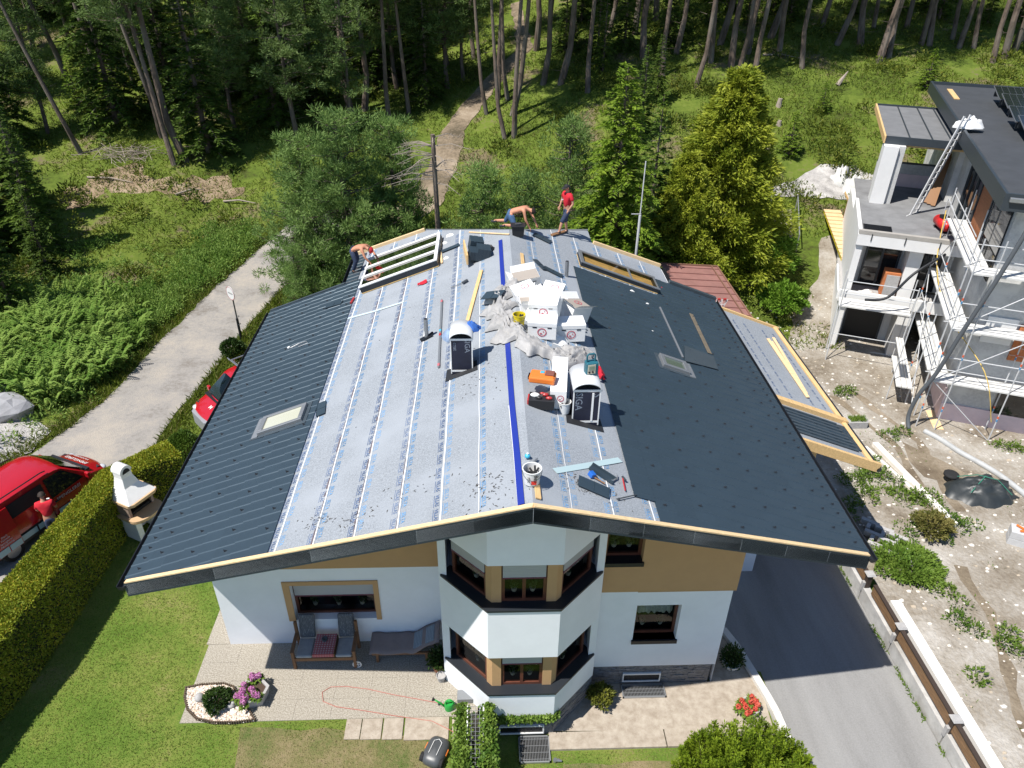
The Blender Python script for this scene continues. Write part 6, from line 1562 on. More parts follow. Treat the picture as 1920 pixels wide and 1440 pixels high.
def planter(P, r, h, n_side, mat, label, petal, rot, nb=16, spread=1.0, br=0.075):
    root = thing('flower_planter', P, label, 'planter'); pts = [(P[0]+r*math.cos(rot+2*math.pi*k/n_side), P[1]+r*math.sin(rot+2*math.pi*k/n_side)) for k in range(n_side)]
    pin = [(P[0]+(q[0]-P[0])*0.80, P[1]+(q[1]-P[1])*0.80) for q in pts]; pb = [(P[0]+(q[0]-P[0])*0.85, P[1]+(q[1]-P[1])*0.85) for q in pts]
    m = MB(); n = n_side; z0, z1 = P[2], P[2]+h; v = [(*q, z0) for q in pb]+[(*q, z1) for q in pts]+[(*q, z1) for q in pin]+[(*q, z1-0.06) for q in pin]
    m.add(v, [(i, (i+1) % n, n+(i+1) % n, n+i) for i in range(n)]+[(n+i, n+(i+1) % n, 2*n+(i+1) % n, 2*n+i) for i in range(n)]+[(2*n+i, 2*n+(i+1) % n, 3*n+(i+1) % n, 3*n+i) for i in range(n)], 0); m.add(v[3*n:], [tuple(range(n))], 1); m.build('trough', [mat, m_soil], root)
    B_ = []; Lf = []
    for k in range(nb):
        a = rng.uniform(0, 6.28); q = rng.uniform(0, 1)**0.5*r*spread; c = np.array([P[0]+q*math.cos(a)-0.06, P[1]+q*math.sin(a)-0.02, z1+rng.uniform(0.03, 0.13)])
        d = rdir(110); B_.append(kites(c+d*br*0.8, np.cross(d, rdir(110))+d*0.3, d, rng.uniform(0.03, 0.045, 110), rng.uniform(0.03, 0.04, 110)))
        d = rdir(40); Lf.append(kites(c-np.array([0, 0, 0.08])+d*0.05, d*np.array([1, 1, 0.3]), np.tile([0, 0, 1.0], (40, 1)), rng.uniform(0.06, 0.12, 40), rng.uniform(0.03, 0.06, 40)))
    obj('blossom', leaf_mesh('blossom', np.concatenate(B_), petal), root); obj('leaves', leaf_mesh('leaves', np.concatenate(Lf), m_green), root)
planter((-6.25, 0.28, 0.005), 0.36, 0.28, 6, m_concr, 'hexagonal concrete planter full of pink flowers', m_pink, 0.3)
planter((5.52, 0.10, -0.72), 0.26, 0.18, 8, m_concr, 'low planter of coral red flowers beside the kerb', m_coral, 0.1, 15, 1.0, 0.06)
# pebble bed
PB_ = [tuple(G(*q, 0)[:2]) for q in ((350, 1292), (347, 1310), (352, 1332), (370, 1350), (400, 1357), (440, 1357), (478, 1352), (468, 1335), (452, 1316), (438, 1290), (420, 1284), (380, 1286))]
root = thing('pebble_bed', (PB_[0][0]+0.6, PB_[0][1]-0.3, 0), 'drop-shaped bed of pale pebbles at the lawn corner of the terrace', 'pebble bed')
m = MB(); m.prism(PB_[::-1] if sum((PB_[i][0]*PB_[(i+1) % 12][1]-PB_[(i+1) % 12][0]*PB_[i][1]) for i in range(12)) < 0 else PB_, -0.02, 0.02); m.build('bed', M('pebble_base', (0.5, 0.42, 0.34), 0.9, var=0.2, scale=30), root)
def inside(p, poly):
    c = False; n = len(poly)
    for i in range(n):
        a, b_ = poly[i], poly[i-1]
        if (a[1] > p[1]) != (b_[1] > p[1]) and p[0] < (b_[0]-a[0])*(p[1]-a[1])/(b_[1]-a[1])+a[0]: c = not c
    return c
m = MB(); xs_ = [q[0] for q in PB_]; ys_ = [q[1] for q in PB_]
for k in range(2600):
    p_ = (random.uniform(min(xs_), max(xs_)), random.uniform(min(ys_), max(ys_)))
    if inside(p_, PB_): m.ball((p_[0], p_[1], 0.025+random.uniform(0, .015)), random.uniform(0.018, 0.032), 5, 4, random.choice((0, 0, 1, 2)), (1.2, 0.9, 0.6))
m.build('pebbles', [M('pebble_white', (0.72, 0.66, 0.58), 0.7), M('pebble_cream', (0.62, 0.50, 0.38), 0.7), M('pebble_pink', (0.60, 0.46, 0.38), 0.7)], root, kind='stuff')
m = MB()
for i in range(len(PB_)):
    a, b_ = Vector((*PB_[i-1], 0)), Vector((*PB_[i], 0)); n = max(1, int((b_-a).length/0.05))
    for k in range(n): c = a.lerp(b_, k/n); m.cyl(c, c+Vector((0, 0, 0.09)), 0.024, n=6)
m.build('palisade_edging', m_stem, root, kind='stuff')
bush('dwarf_shrub', (-7.05, 0.12, 0.02), 0.30, 0.30, 0.35, 2200, 0.07, m_dkleaf, 'dwarf dark conifer in the pebble bed')
P = G(375, 1312, 0.02); m = MB(); m.ball(P+Vector((0, 0, 0.09)), 0.11, 14, 10, 0, (1, 1, 0.9)); tag(m.build('stone_ball', m_concr, smooth=True), 'round grey stone ball in the pebble bed', 'stone ball')
P = G(433, 1326, 0.02); root = thing('duck_figure', P, 'pale grey garden bird figure in the pebble bed', 'garden figure'); m = MB(); m.ball(P+Vector((0, 0, 0.07)), 0.09, 12, 8, 0, (1.2, 0.8, 0.75)); m.build('body', m_concr, root, smooth=True); m = MB(); m.ball(P+Vector((0.08, 0, 0.16)), 0.045, 10, 7); m.cyl(P+Vector((0.11, 0, 0.155)), P+Vector((0.16, 0, 0.15)), 0.014, 0.005, 6); m.build('head', m_concr, root, smooth=True)
# watering can, mower, hose box, thin red cable
m_grc = M('green_plastic', (0.02, 0.30, 0.05), 0.4)
P = Vector((-1.70, -0.12, 0.0)); root = thing('watering_can', P, 'bright green watering can with long spout on the terrace edge', 'watering can')
m = MB(); m.lathe([(0.11, 0), (0.115, 0.16), (0.095, 0.20), (0.08, 0.20), (0.09, 0.15)], P, 18, 0); m.build('body', m_grc, root, smooth=True, auto=35)
m = MB(); m.tube([P+Vector(q) for q in ((-0.09, 0, 0.05), (-0.22, 0.02, 0.18), (-0.33, 0.03, 0.28))], [0.03, 0.022, 0.018], 8); m.build('spout', m_grc, root, smooth=True)
m = MB(); m.lathe([(0.015, 0), (0.05, 0.06), (0.0, 0.065)], (0, 0, 0), 12, 0, Matrix.Translation(P+Vector((-0.32, 0.03, 0.27))) @ Matrix.Rotation(R(-60), 4, 'Y')); m.build('rose', m_blackp, root)
m = MB(); m.tube([P+Vector((0.10*math.cos(a)+0.02, 0, 0.16+0.13*math.sin(a))) for a in np.linspace(-0.3, 2.8, 10)], 0.016, 7); m.build('handle', m_grc, root, smooth=True)
P = Vector((-1.95, -1.22, gh(-1.95, -1.22)+0.015)); T = Matrix.Translation(P) @ Matrix.Rotation(R(68), 4, 'Z'); root = thing('robot_mower', P, 'dark grey robotic mower with orange sides on the dry lawn', 'mower')
V = []
for j in range(9):
    t = j/8; s_ = math.sqrt(max(0, 1-t**3)); 
    for i in range(24): a = 2*math.pi*i/24; c_, q = math.cos(a), math.sin(a); V.append(T @ Vector((0.34*math.copysign(abs(c_)**0.62, c_)*s_, 0.25*math.copysign(abs(q)**0.62, q)*s_, 0.06+0.20*t)))
m = MB(); m.grid(V, 24, 9, closed=True); m.build('shell', M('mower_grey', (0.07, 0.075, 0.08), 0.4, var=0.05), root, smooth=True)
m = MB(); m.tube([T @ Vector((x, y, 0.262)) for x, y in ((-0.16, -0.09), (0.14, -0.09), (0.20, 0.0), (0.14, 0.09), (-0.16, 0.09))], 0.007, 5); m.build('trim_line', m_wplas, root)
for s in (-1, 1):
    m = MB(); m.box((0.05, s*0.235, 0.10), (0.16, 0.05, 0.07), 0, 0, T); m.build('side_panel', m_orange, root, bevel=0.015)
    m = MB(); m.cyl(T @ Vector((-0.2, s*0.19, 0.10)), T @ Vector((-0.2, s*0.26, 0.10)), 0.10, n=14); m.build('wheel', m_tyre, root)
m = MB(); m.bb(-1.52, -1.12, -0.02, 0.24, 0.0, 0.16); m.prism([(-1.14, 0.0), (-0.98, 0.02), (-0.98, 0.16), (-1.14, 0.2)], 0.0, 0.10); tag(m.build('cable_box', M('mid_grey_plastic', (0.20, 0.21, 0.22), 0.6), bevel=0.02), 'grey plastic box against the bay behind the watering can', 'box')
m_cable = M('red_cable', (0.42, 0.12, 0.09), 0.6)
m = MB(); m.tube([G(a, b_, 0.012) for a, b_ in ((845, 1322), (790, 1312), (740, 1303), (690, 1292), (650, 1287), (620, 1288), (604, 1298), (606, 1315), (630, 1325), (680, 1332), (740, 1342), (810, 1352), (850, 1372))], 0.008, 5); tag(m.build('cable', m_cable), 'thin red cable looped across the terrace', 'cable')
# ivy covered light-shaft railing in front of the bay
root = thing('ivy_trellis', (-1.1, -1.15, -0.4), 'ivy covered cellar shaft with a pale metal grid on top', 'trellis')
m = MB(); x0_, x1_ = -1.26, -0.90; zt_ = 0.62
for k in range(5): x = x0_+(x1_-x0_)*k/4; m.cyl((x, -0.52, zt_), (x, -1.75, zt_-0.25), 0.005, n=5)
for k in range(15): y = -0.52-1.23*k/14; m.cyl((x0_, y, zt_-0.25*k/14), (x1_, y, zt_-0.25*k/14), 0.005, n=5)
m.build('grid', m_steel, root, kind='stuff')
for x in (x0_, x1_): m = MB(); m.beam((x, -0.5, zt_), (x, -1.78, zt_-0.26), 0.03, 0.03); m.build('grid_rail', m_seam, root)
for x in (-1.40, -0.78): m = MB(); m.bb(x-0.09, x+0.09, -1.95, -0.52, -0.85, 0.40); m.build('shaft_wall', m_concr, root)
C = []
for xc in (-1.37, -0.81):
    n = 8000; q = rng.uniform(0, 1, n); pos = np.c_[xc+rng.normal(0, 0.065, n)*(1+0.6*q), -0.45-1.65*q, rng.uniform(-0.75, 0.62, n)-0.20*q+0.0]
    edge = rng.uniform(0, 1, n) < 0.45; pos[edge, 2] = (0.56-0.20*q+rng.normal(0, 0.05, n))[edge]
    C.append(kites(pos, rdir(n)+np.array([0, -0.2, 0.2]), rdir(n), rng.uniform(0.05, 0.09, n), rng.uniform(0.04, 0.07, n)))
n = 2600; pos = np.c_[rng.uniform(-0.7, 0.85, n), -0.42+rng.normal(0, 0.03, n), -0.03+rng.normal(0, 0.05, n)]; pos[:, 1] += np.maximum(0, pos[:, 0]-0.70)
C.append(kites(pos, rdir(n)+np.array([0, -0.4, -0.2]), rdir(n), rng.uniform(0.04, 0.08, n), rng.uniform(0.03, 0.06, n)))
obj('ivy', leaf_mesh('ivy', np.concatenate(C), m_ivy), root)
bush('yellow_shrub', (1.95, 0.42, -0.73), 0.28, 0.28, 0.55, 1600, 0.09, leafmat('olive_shrub_leaf', (0.05, 0.07, 0.01), (0.19, 0.19, 0.03), 3, 0.1, 0.2), 'olive green shrub in the corner right of the bay')
# light shaft grates
def grate(x0_, x1_, y0_, y1_, z, label):
    root = thing('light_shaft', ((x0_+x1_)/2, (y0_+y1_)/2, z), label, 'grating'); m = MB()
    for a, b_, c, d in ((x0_, x1_, y0_, y0_+0.03), (x0_, x1_, y1_-0.03, y1_), (x0_, x0_+0.03, y0_, y1_), (x1_-0.03, x1_, y0_, y1_)): m.bb(a, b_, c, d, z-0.02, z+0.03)
    m.build('frame', m_steel, root); m = MB(); m.add([(x0_, y0_, z-0.005), (x1_, y0_, z-0.005), (x1_, y1_, z-0.005), (x0_, y1_, z-0.005)], [(0, 1, 2, 3)]); m.build('shaft', m_soot_opening, root)  # black sheet painted as the darkness below the bars
    m = MB(); n = int((x1_-x0_)/0.035)
    for k in range(n): x = x0_+(x1_-x0_)*(k+0.5)/n; m.bb(x-0.004, x+0.004, y0_+0.03, y1_-0.03, z, z+0.025)
    for k in range(4): y = y0_+(y1_-y0_)*(k+0.5)/4; m.bb(x0_+0.03, x1_-0.03, y-0.004, y+0.004, z+0.003, z+0.022)
    m.build('bars', m_steel, root, kind='stuff')
grate(2.52, 3.60, 0.50, 0.88, -0.72, 'steel grating over the cellar shaft beside the small window'); grate(-0.10, 0.62, -1.05, -0.40, -0.76, 'steel grating over the shaft below the bay')
m = MB(); P = G(1040, 1428, -0.78); m.cyl(P+Vector((0, 0, 0.03)), P+Vector((0.02, 0, 0.08)), 0.05, n=10); m.cyl(P+Vector((0.06, 0, 0.06)), P+Vector((0.16, -0.02, 0.05)), 0.045, 0.02, 10); tag(m.build('garden_lamp', m_alu), 'small fallen garden lamp on the dry grass', 'garden lamp')

# ---- fence along the drive
m_fw = M('brown_fence_wood', (0.20, 0.115, 0.055), 0.7, var=0.3, scale=3, stretch=(1, 1, 8)); m_fd = M('dark_fence_wood', (0.045, 0.03, 0.022), 0.7); m_cw = M('weathered_concrete', (0.46, 0.45, 0.43), 0.95, var=0.18, scale=2.5, bump=0.4, bscale=30, c3=(0.28, 0.26, 0.23), c3scale=1.2, c3lo=0.5, c3hi=0.75)
root = thing('garden_fence', (10.1, 1.0, -1.07), 'brown board fence on a weathered concrete plinth along the drive', 'fence')
PO = [5.55, 3.80, 1.98, -0.66, -3.2]; 
for k in range(len(PO)-1):
    m = MB(); m.prism([(9.97, PO[k+1]+0.02), (10.17, PO[k+1]+0.02), (10.17, PO[k]-0.02), (9.97, PO[k]-0.02)], -1.12, -0.62+0.02*(k % 2)); m.build('plinth', m_cw, root, bevel=0.015)
for y in PO:
    m = MB(); m.bb(10.0, 10.14, y-0.07, y+0.07, -0.7, -0.10); m.build('post', m_fd, root); m = MB(); m.box((10.07, y, -0.075), (0.26, 0.24, 0.05), 0, 0, None, 0.7); m.build('post_cap', m_concr, root)
    m = MB(); m.bb(9.93, 10.0, y-0.05, y+0.05, -0.72, -0.40); m.build('post_shoe', m_concr, root)
for k in range(len(PO)-1):
    g = 0.5 if k == 1 else 0.0
    y0_, y1_ = PO[k+1]+0.07, PO[k]-0.07
    for z0, z1 in ((-0.50, -0.34), (-0.33, -0.17)):
        m = MB(); m.bb(10.02, 10.06, y0_, y1_-(0.3 if k == 1 else 0), z0, z1); m.build('board', m_fw, root)
    m = MB(); m.bb(10.0, 10.11, y0_, y1_-(0.3 if k == 1 else 0), -0.168, -0.13); m.build('top_rail', m_fd, root)
m = MB(); m.prism([(10.27, -7), (10.55, -7), (10.55, 2.95), (10.27, 2.95)], -1.1, -0.22); tag(m.build('boundary_wall', M('white_concrete', (0.74, 0.73, 0.70), 0.85, var=0.04, scale=2), bevel=0.01), 'new smooth white boundary wall behind the board fence', 'wall')

# ================================================================== NEIGHBOUR'S BUILDING SITE
OB = G(1595, 663, -0.6); TB = Matrix.Translation((OB.x, OB.y, 0)) @ Matrix.Rotation(R(-22), 4, 'Z'); GZ = -0.6
def BP(u_, v_, z): return TB @ Vector((u_, v_, z))
m_nw = M('new_white_render', (0.76, 0.755, 0.74), 0.9, var=0.03, scale=2, bump=0.1, bscale=80); m_ng = M('grey_base_coat', (0.52, 0.52, 0.51), 0.9, var=0.12, scale=12, bump=0.4, bscale=50, c3=(0.64, 0.64, 0.62), c3scale=1.1, c3lo=0.5, c3hi=0.62)
m_pk = M('pink_insulation', (0.78, 0.62, 0.63), 0.9, var=0.05, scale=4); m_br = M('orange_brick', (0.50, 0.17, 0.06), 0.85, var=0.2, scale=9); m_ro = M('roof_membrane_dark', (0.052, 0.056, 0.062), 0.7, var=0.12, scale=1.5); m_rm = M('anthracite_fascia', (0.035, 0.045, 0.055), 0.45)
m_fl = M('terrace_membrane', (0.20, 0.202, 0.205), 0.85, var=0.2, scale=1.4); m_dg = M('dark_window_glass', (0.018, 0.020, 0.022), 0.06, spec=0.8); m_ndoor = M('black_door', (0.010, 0.010, 0.011), 0.5); m_wd = M('red_brown_timber', (0.33, 0.12, 0.045), 0.7, var=0.2, scale=3, stretch=(1, 1, 9))
bld = thing('unfinished_house', BP(4, 3, GZ), 'unfinished white house with terrace and flat dark roof behind scaffolding', 'house')
def part(name, mat, boxes, bevel=0.0, par=None, kind=None):
    m = MB()
    for b_ in boxes: m.bb(*b_[:6], 0, TB)
    return m.build(name, mat, par or bld, bevel=bevel, kind=kind)
Z1, Z2, Z3 = 2.15, 4.90, 7.55
# entrance block: side walls, door recess, loggia, parapet
part('wall', m_nw, [(-0.95, -0.70, 0.0, 8.0, GZ, Z1-0.2)]); part('wall', m_nw, [(1.35, 1.90, -0.05, 1.6, GZ, Z1-0.2)]); part('wall', m_nw, [(-0.70, 1.35, 1.2, 1.4, GZ, Z1-0.2)])
part('door', m_ndoor, [(-0.45, 0.95, 1.12, 1.19, GZ+0.25, 1.75)]); part('door_frame', m_rm, [(-0.52, -0.45, 1.08, 1.2, GZ+0.2, 1.80), (0.95, 1.02, 1.08, 1.2, GZ+0.2, 1.80)], kind='stuff'); part('threshold', m_concr, [(-0.70, 1.35, 0.05, 1.2, GZ, GZ+0.22)])
part('plinth', m_ng, [(-0.97, 1.38, -0.06, 0.06, GZ-0.1, GZ+0.24)])
part('loggia_floor', m_concr, [(-1.15, 3.0, -0.15, 1.25, Z1-0.2, Z1), (-1.15, -0.98, 1.25, 4.2, Z1-0.2, Z1)], kind='stuff'); part('loggia_kerb', m_nw, [(-1.22, -1.15, -0.15, 3.0, Z1-0.2, Z1+0.16)]); part('loggia_parapet', m_nw, [(-1.15, 3.0, -0.22, -0.10, Z1-0.25, Z1+0.25)])
part('wall', m_nw, [(-0.98, -0.72, 0.0, 8.0, Z1, Z2-0.5)]); part('wall', m_nw, [(-0.72, 3.0, 1.5, 1.7, Z1, Z2-0.5)]); part('pillar', m_nw, [(1.10, 1.62, 0.25, 1.5, Z1, Z2-0.5)])
part('glass_door', m_dg, [(-0.35, 1.0, 1.42, 1.49, Z1+0.05, Z2-0.55)]); part('glass_door', m_dg, [(1.72, 2.6, 1.42, 1.49, Z1+0.05, Z2-0.55)])
for a in (-0.35, 0.30, 0.95): part('door_frame', m_rm, [(a-0.04, a+0.04, 1.36, 1.42, Z1+0.05, Z2-0.55)])
part('slab_edge', m_nw, [(-1.02, 3.0, -0.10, 4.3, Z2-0.5, Z2-0.05)]); part('terrace_floor', m_fl, [(-0.95, 3.0, -0.02, 8.0, Z2-0.048, Z2)])
part('parapet', M('parapet_grey', (0.36, 0.34, 0.31), 0.9, var=0.08, scale=3), [(-1.0, 3.0, -0.10, 0.10, Z2-0.04, Z2+0.12)]); part('parapet', m_nw, [(-1.04, -0.90, 0.1, 4.3, Z2-0.04, Z2+0.12)])
for k in range(3):
    m = MB(); m.beam(BP(-0.5+1.25*k, -0.12, Z2-0.28), BP(-0.5+1.25*k, -0.12, Z2+0.02), 0.03, 0.03); m.build('parapet_bracket', m_toolgr, bld)
m = MB()
for k in range(9): m.beam(BP(-0.85, 0.30+k*0.09, Z2+0.03), BP(0.25, 0.30+k*0.09, Z2+0.03), 0.02, 0.02)
# upper pavilion
part('pier', m_nw, [(-0.45, 0.15, 4.2, 5.1, Z2, Z3-0.15)]); part('pier_side', m_ng, [(0.15, 0.42, 4.35, 5.1, Z2, Z3-0.15)])
part('terrace_wall', m_ng, [(-0.2, 3.0, 7.4, 7.6, Z2, Z2+1.05)]); part('terrace_wall', m_pk, [(-0.18, 2.98, 7.36, 7.4, Z2, Z2+0.6)]); part('window_frame', m_rm, [(-0.2, 3.0, 7.42, 7.52, Z2+1.05, Z2+1.12)])
part('terrace_wall', m_ng, [(2.75, 3.0, 5.6, 7.4, Z2, Z3-0.15)]); part('soffit_beam', m_wood2, [(-0.45, 3.0, 4.75, 4.9, Z3-0.24, Z3-0.12)])
sr = part('terrace_roof', M('grey_roof_sheet', (0.17, 0.172, 0.175), 0.75, var=0.12, scale=2), [(-0.42, 2.6, 4.7, 12.0, Z3-0.12, Z3+0.08)])
part('roof_edge', m_rm, [(-0.44, 2.6, 4.62, 4.70, Z3-0.14, Z3+0.18)], par=sr); part('roof_edge', m_wood2, [(-0.50, -0.42, 4.62, 12.0, Z3-0.12, Z3+0.16)], par=sr); part('roof_edge', m_rm, [(-0.42, 2.6, 12.0, 12.08, Z3-0.12, Z3+0.16)], par=sr)
for u_ in (0.55, 1.45, 2.2): part('standing_seam', m_rm, [(u_-0.02, u_+0.02, 4.72, 12.0, Z3+0.08, Z3+0.13)], par=sr)
# main block
part('wall', m_ng, [(3.0, 3.25, -4.2, 15, GZ, 7.9)]); part('wall', m_ng, [(3.25, 14, -4.2, -3.95, GZ, 7.9)]); part('wall', m_ng, [(3.25, 14, 14.7, 15, GZ, 7.9)]); part('wall', m_ng, [(13.8, 14, -3.95, 14.7, GZ, 7.9)])
part('insulation_base', m_pk, [(2.94, 3.0, -4.24, -1.2, GZ, GZ+1.3), (2.94, 14, -4.26, -4.2, GZ-0.05, GZ+0.75)], kind='stuff')
for u0, u1, z0, z1, mt, nm in ((4.6, 7.5, 0.1, 1.0, m_dg, 'window'), (4.4, 7.0, 2.35, 3.75, m_br, 'brick_panel'), (5.0, 7.6, 5.3, 7.3, m_dg, 'window'), (3.35, 4.3, 2.9, 3.9, m_nw, 'patch')):
    part(nm, mt, [(u0, u1, -4.27, -4.205, z0, z1)])
for z in (2.55, 2.85, 3.15, 3.45): part('brick_joint', m_ng, [(4.4, 7.0, -4.275, -4.268, z, z+0.015)])
part('wood_cladding', m_wd, [(2.93, 2.99, -1.2, 0.6, Z2+0.1, 7.6)]); part('window', m_dg, [(2.94, 2.99, 0.8, 3.4, Z2+0.1, 7.6)]); part('window', m_dg, [(2.94, 2.99, -3.9, -1.5, Z2+0.1, 7.5)])
for v_ in (0.75, 1.6, 2.5, 3.4, -1.35): part('window_frame', m_rm, [(2.89, 2.94, v_-0.05, v_+0.05, Z2+0.05, 7.6)])
mr = part('main_roof', m_ro, [(2.35, 14.6, -5.0, 15.6, 7.95, 8.25)])
for b_ in ((2.25, 2.35, -5.1, 15.7, 7.85, 8.40), (2.35, 14.6, -5.1, -5.0, 7.85, 8.40), (2.35, 14.6, 15.6, 15.7, 7.85, 8.40)): part('roof_fascia', m_rm, [b_], 0.0, mr)
part('gutter', m_alu, [(2.4, 14.6, -5.2, -5.1, 8.15, 8.30)], 0.02, mr)
part('plank', m_wood2, [(2.9, 3.15, 11.5, 14.2, 8.26, 8.30)], 0, mr)
m_cell = M('solar_cell', (0.012, 0.014, 0.018), 0.15, spec=0.6, coat=0.5); 
for v0, u0 in ((3.0, 4.25), (8.0, 4.5)):
    for i in range(2):
        for j in range(2):
            T = TB @ Matrix.Translation((u0+j*1.75, v0+i*2.0, 8.62)) @ Matrix.Rotation(R(8), 4, 'X'); root = thing('solar_panel', T.translation, 'dark solar panel of the %s block on the flat roof' % ('front' if v0 < 5 else 'rear'), 'solar panel', 'solar panels on the flat roof')
            m = MB(); m.bb(0, 1.70, 0, 1.95, 0, 0.04, 0, T); m.build('frame', m_rim, root)
            for a in range(6):
                for c in range(6):
                    q = MB(); q.bb(0.03+a*0.275, 0.03+a*0.275+0.262, 0.03+c*0.316, 0.03+c*0.316+0.30, 0.041, 0.044, 0, T); q.build('cell', m_cell, root)
            m = MB(); m.bb(0.1, 1.6, 0.15, 0.2, -0.30, 0, 0, T); m.bb(0.1, 1.6, 1.75, 1.8, -0.4, 0, 0, T); m.build('stand', m_toolgr, root, kind='stuff')
# scaffolding
scf = thing('scaffold', BP(2.2, -3, GZ), 'silver tube scaffold with pale decks around the unfinished house', 'scaffold')
m_deck = M('pale_scaffold_deck', (0.66, 0.655, 0.63), 0.75, var=0.1, scale=4); m_tube = M('scaffold_tube', (0.56, 0.57, 0.58), 0.45, metal=0.15)
m_lad = M('ladder_aluminium', (0.62, 0.62, 0.62), 0.45, metal=0.1); m_mr = M('red_clamp', (0.65, 0.12, 0.05), 0.5); m_mb = M('blue_clamp', (0.08, 0.25, 0.45), 0.5)
def tube(p_, q_, r_=0.024, mat=m_tube, name='tube'): m = MB(); m.cyl(BP(*p_), BP(*q_), r_, n=7); return m.build(name, mat, scf)
def deck(u0, u1, v0, v1, z):
    n = 3; along = abs(u1-u0) > abs(v1-v0)
    for k in range(n):
        m = MB()
        if along: w_ = (v1-v0)/n; m.bb(u0, u1, v0+k*w_+0.012, v0+(k+1)*w_-0.012, z-0.06, z, 0, TB)
        else: w_ = (u1-u0)/n; m.bb(u0+k*w_+0.012, u0+(k+1)*w_-0.012, v0, v1, z-0.06, z, 0, TB)
        m.build('deck_plank', m_deck, scf)
LV = (1.5, 3.6, 5.7)
for z in LV[:2]: deck(2.15, 8.0, -5.15, -4.42, z)
deck(2.15, 8.0, -5.15, -4.42, LV[2])
for z in LV: deck(2.05, 2.75, -4.35, 0.6, z)
deck(-1.15, 1.55, -1.35, -0.50, 2.2); deck(1.25, 1.55, -3.6, -1.4, 1.2)
deck(1.3, 1.9, -4.0, -1.5, 0.4)
for u_, v_ in ((2.15, -5.15), (2.15, -4.40), (2.05, -1.9), (2.75, -1.9), (2.05, 0.6), (2.75, 0.6), (4.6, -5.15), (4.6, -4.42), (7.2, -5.15), (2.8, -5.15)):
    tube((u_, v_, GZ), (u_, v_, 6.9), name='standard')
    for z in (0.4, 2.6, 4.7):
        tube((u_, v_, z), (u_, v_, z+0.09), 0.03, m_mr, 'marker_band'); tube((u_, v_, z-0.13), (u_, v_, z-0.04), 0.03, m_mb, 'marker_band')
for u_, v_ in ((-1.1, -1.35), (-1.1, -0.5), (1.55, -1.35), (1.55, -0.5), (1.2, -3.6), (1.9, -3.6)): tube((u_, v_, GZ), (u_, v_, 3.4), name='standard')
for z in LV:
    for dz in (0.5, 1.0): tube((2.15, -5.15, z+dz), (8.0, -5.15, z+dz), 0.02, name='guard_rail'); tube((2.05, -4.4, z+dz), (2.05, 0.6, z+dz), 0.02, name='guard_rail')
for dz in (0.55, 1.1): tube((-1.1, -1.35, 2.2+dz), (1.55, -1.35, 2.2+dz), 0.02, name='guard_rail')
tube((-1.1, -1.35, 0.9), (1.6, -1.35, 0.9), 0.018, name='ledger')
for p_, q_ in (((2.15, -5.16, LV[0]), (4.6, -5.16, GZ)), ((4.6, -5.16, LV[1]), (2.15, -5.16, LV[0])), ((2.04, -4.4, GZ), (2.04, -1.9, LV[0])), ((2.04, -1.9, LV[0]), (2.04, 0.6, LV[1])), ((-1.1, -1.36, GZ), (-1.1, -0.5, 2.2)), ((2.15, -5.16, LV[1]), (4.6, -5.16, LV[2])), ((2.04, 0.6, LV[1]), (2.04, -1.9, LV[2]))): tube(p_, q_, 0.018, name='brace')
for z in LV:
    for v_ in (-4.4, -1.9, 0.6): tube((2.0, v_, z-0.08), (2.95, v_, z-0.08), 0.02, name='transom')
tube((2.3, 0.75, Z2+1.0), (2.3, 2.6, Z2+1.0), 0.02, name='guard_rail'); tube((2.3, 0.75, Z2), (2.3, 0.75, Z2+1.0), 0.02, name='guard_rail'); tube((2.3, 2.6, Z2), (2.3, 2.6, Z2+1.0), 0.02, name='guard_rail')
# things on and around it
PL0, PL1 = BP(1.3, 3.3, Z2), BP(2.25, 3.9, 8.95); root = thing('ladder', PL0, 'long aluminium ladder leaning from the terrace to the flat roof', 'ladder'); sd = Vector((math.cos(R(35)), math.sin(R(35)), 0))*0.26
for s in (-1, 1): m = MB(); m.beam(PL0+sd*s, PL1+sd*s, 0.05, 0.08); m.build('rail', m_lad, root)
for k in range(15): c = PL0.lerp(PL1, (k+0.7)/15.4); m = MB(); m.cyl(c-sd, c+sd, 0.022, n=6); m.build('rung', m_lad, root)
m = MB(); m.beam(PL0-sd*2.2, PL0+sd*2.2, 0.05, 0.05); m.build('foot_bar', m_lad, root)
P = BP(2.05, 4.0, 8.42); heap('plastic_sack', (P.x+0.5, P.y+0.1, P.z+0.1), 0.62, 0.34, 0.30, m_wplas, 'white plastic sack draped over the flat roof edge by the ladder', 'sack', 5)
P = BP(2.15, 1.5, Z2); root = thing('compressor', P, 'red air compressor tank on the terrace', 'compressor'); d = (TB.to_3x3() @ Vector((0.25, -1, 0))).normalized(); m = MB(); m.cyl(P+Vector((0, 0, 0.30))-d*0.38, P+Vector((0, 0, 0.30))+d*0.38, 0.22, n=18); m.ball(P+Vector((0, 0, 0.30))-d*0.38, 0.22, 14, 8); m.ball(P+Vector((0, 0, 0.30))+d*0.38, 0.22, 14, 8); m.build('tank', M('red_tank', (0.55, 0.02, 0.02), 0.35), root, smooth=True)
m = MB(); m.box(P+Vector((0, 0, 0.56)), (0.25, 0.3, 0.12)); m.build('motor', m_blackp, root)
for s in (-1, 1): m = MB(); m.box(P+d*(0.3*s)+Vector((0, 0, 0.05)), (0.3, 0.05, 0.1)); m.build('foot', m_blackp, root)
P = BP(0.75, 0.55, Z1); T = TB @ Matrix.Translation((0.75, 0.6, Z1)); root = thing('brick_pallet', P, 'stack of orange hollow bricks with a grey board in the loggia', 'brick stack')
for k in range(3):
    for j in range(2): m = MB(); m.bb(-0.30, 0.30, -0.30+0.31*j, -0.0+0.31*j, 0.02+k*0.36, 0.02+k*0.36+0.35, 0, T); m.build('brick', m_br, root)
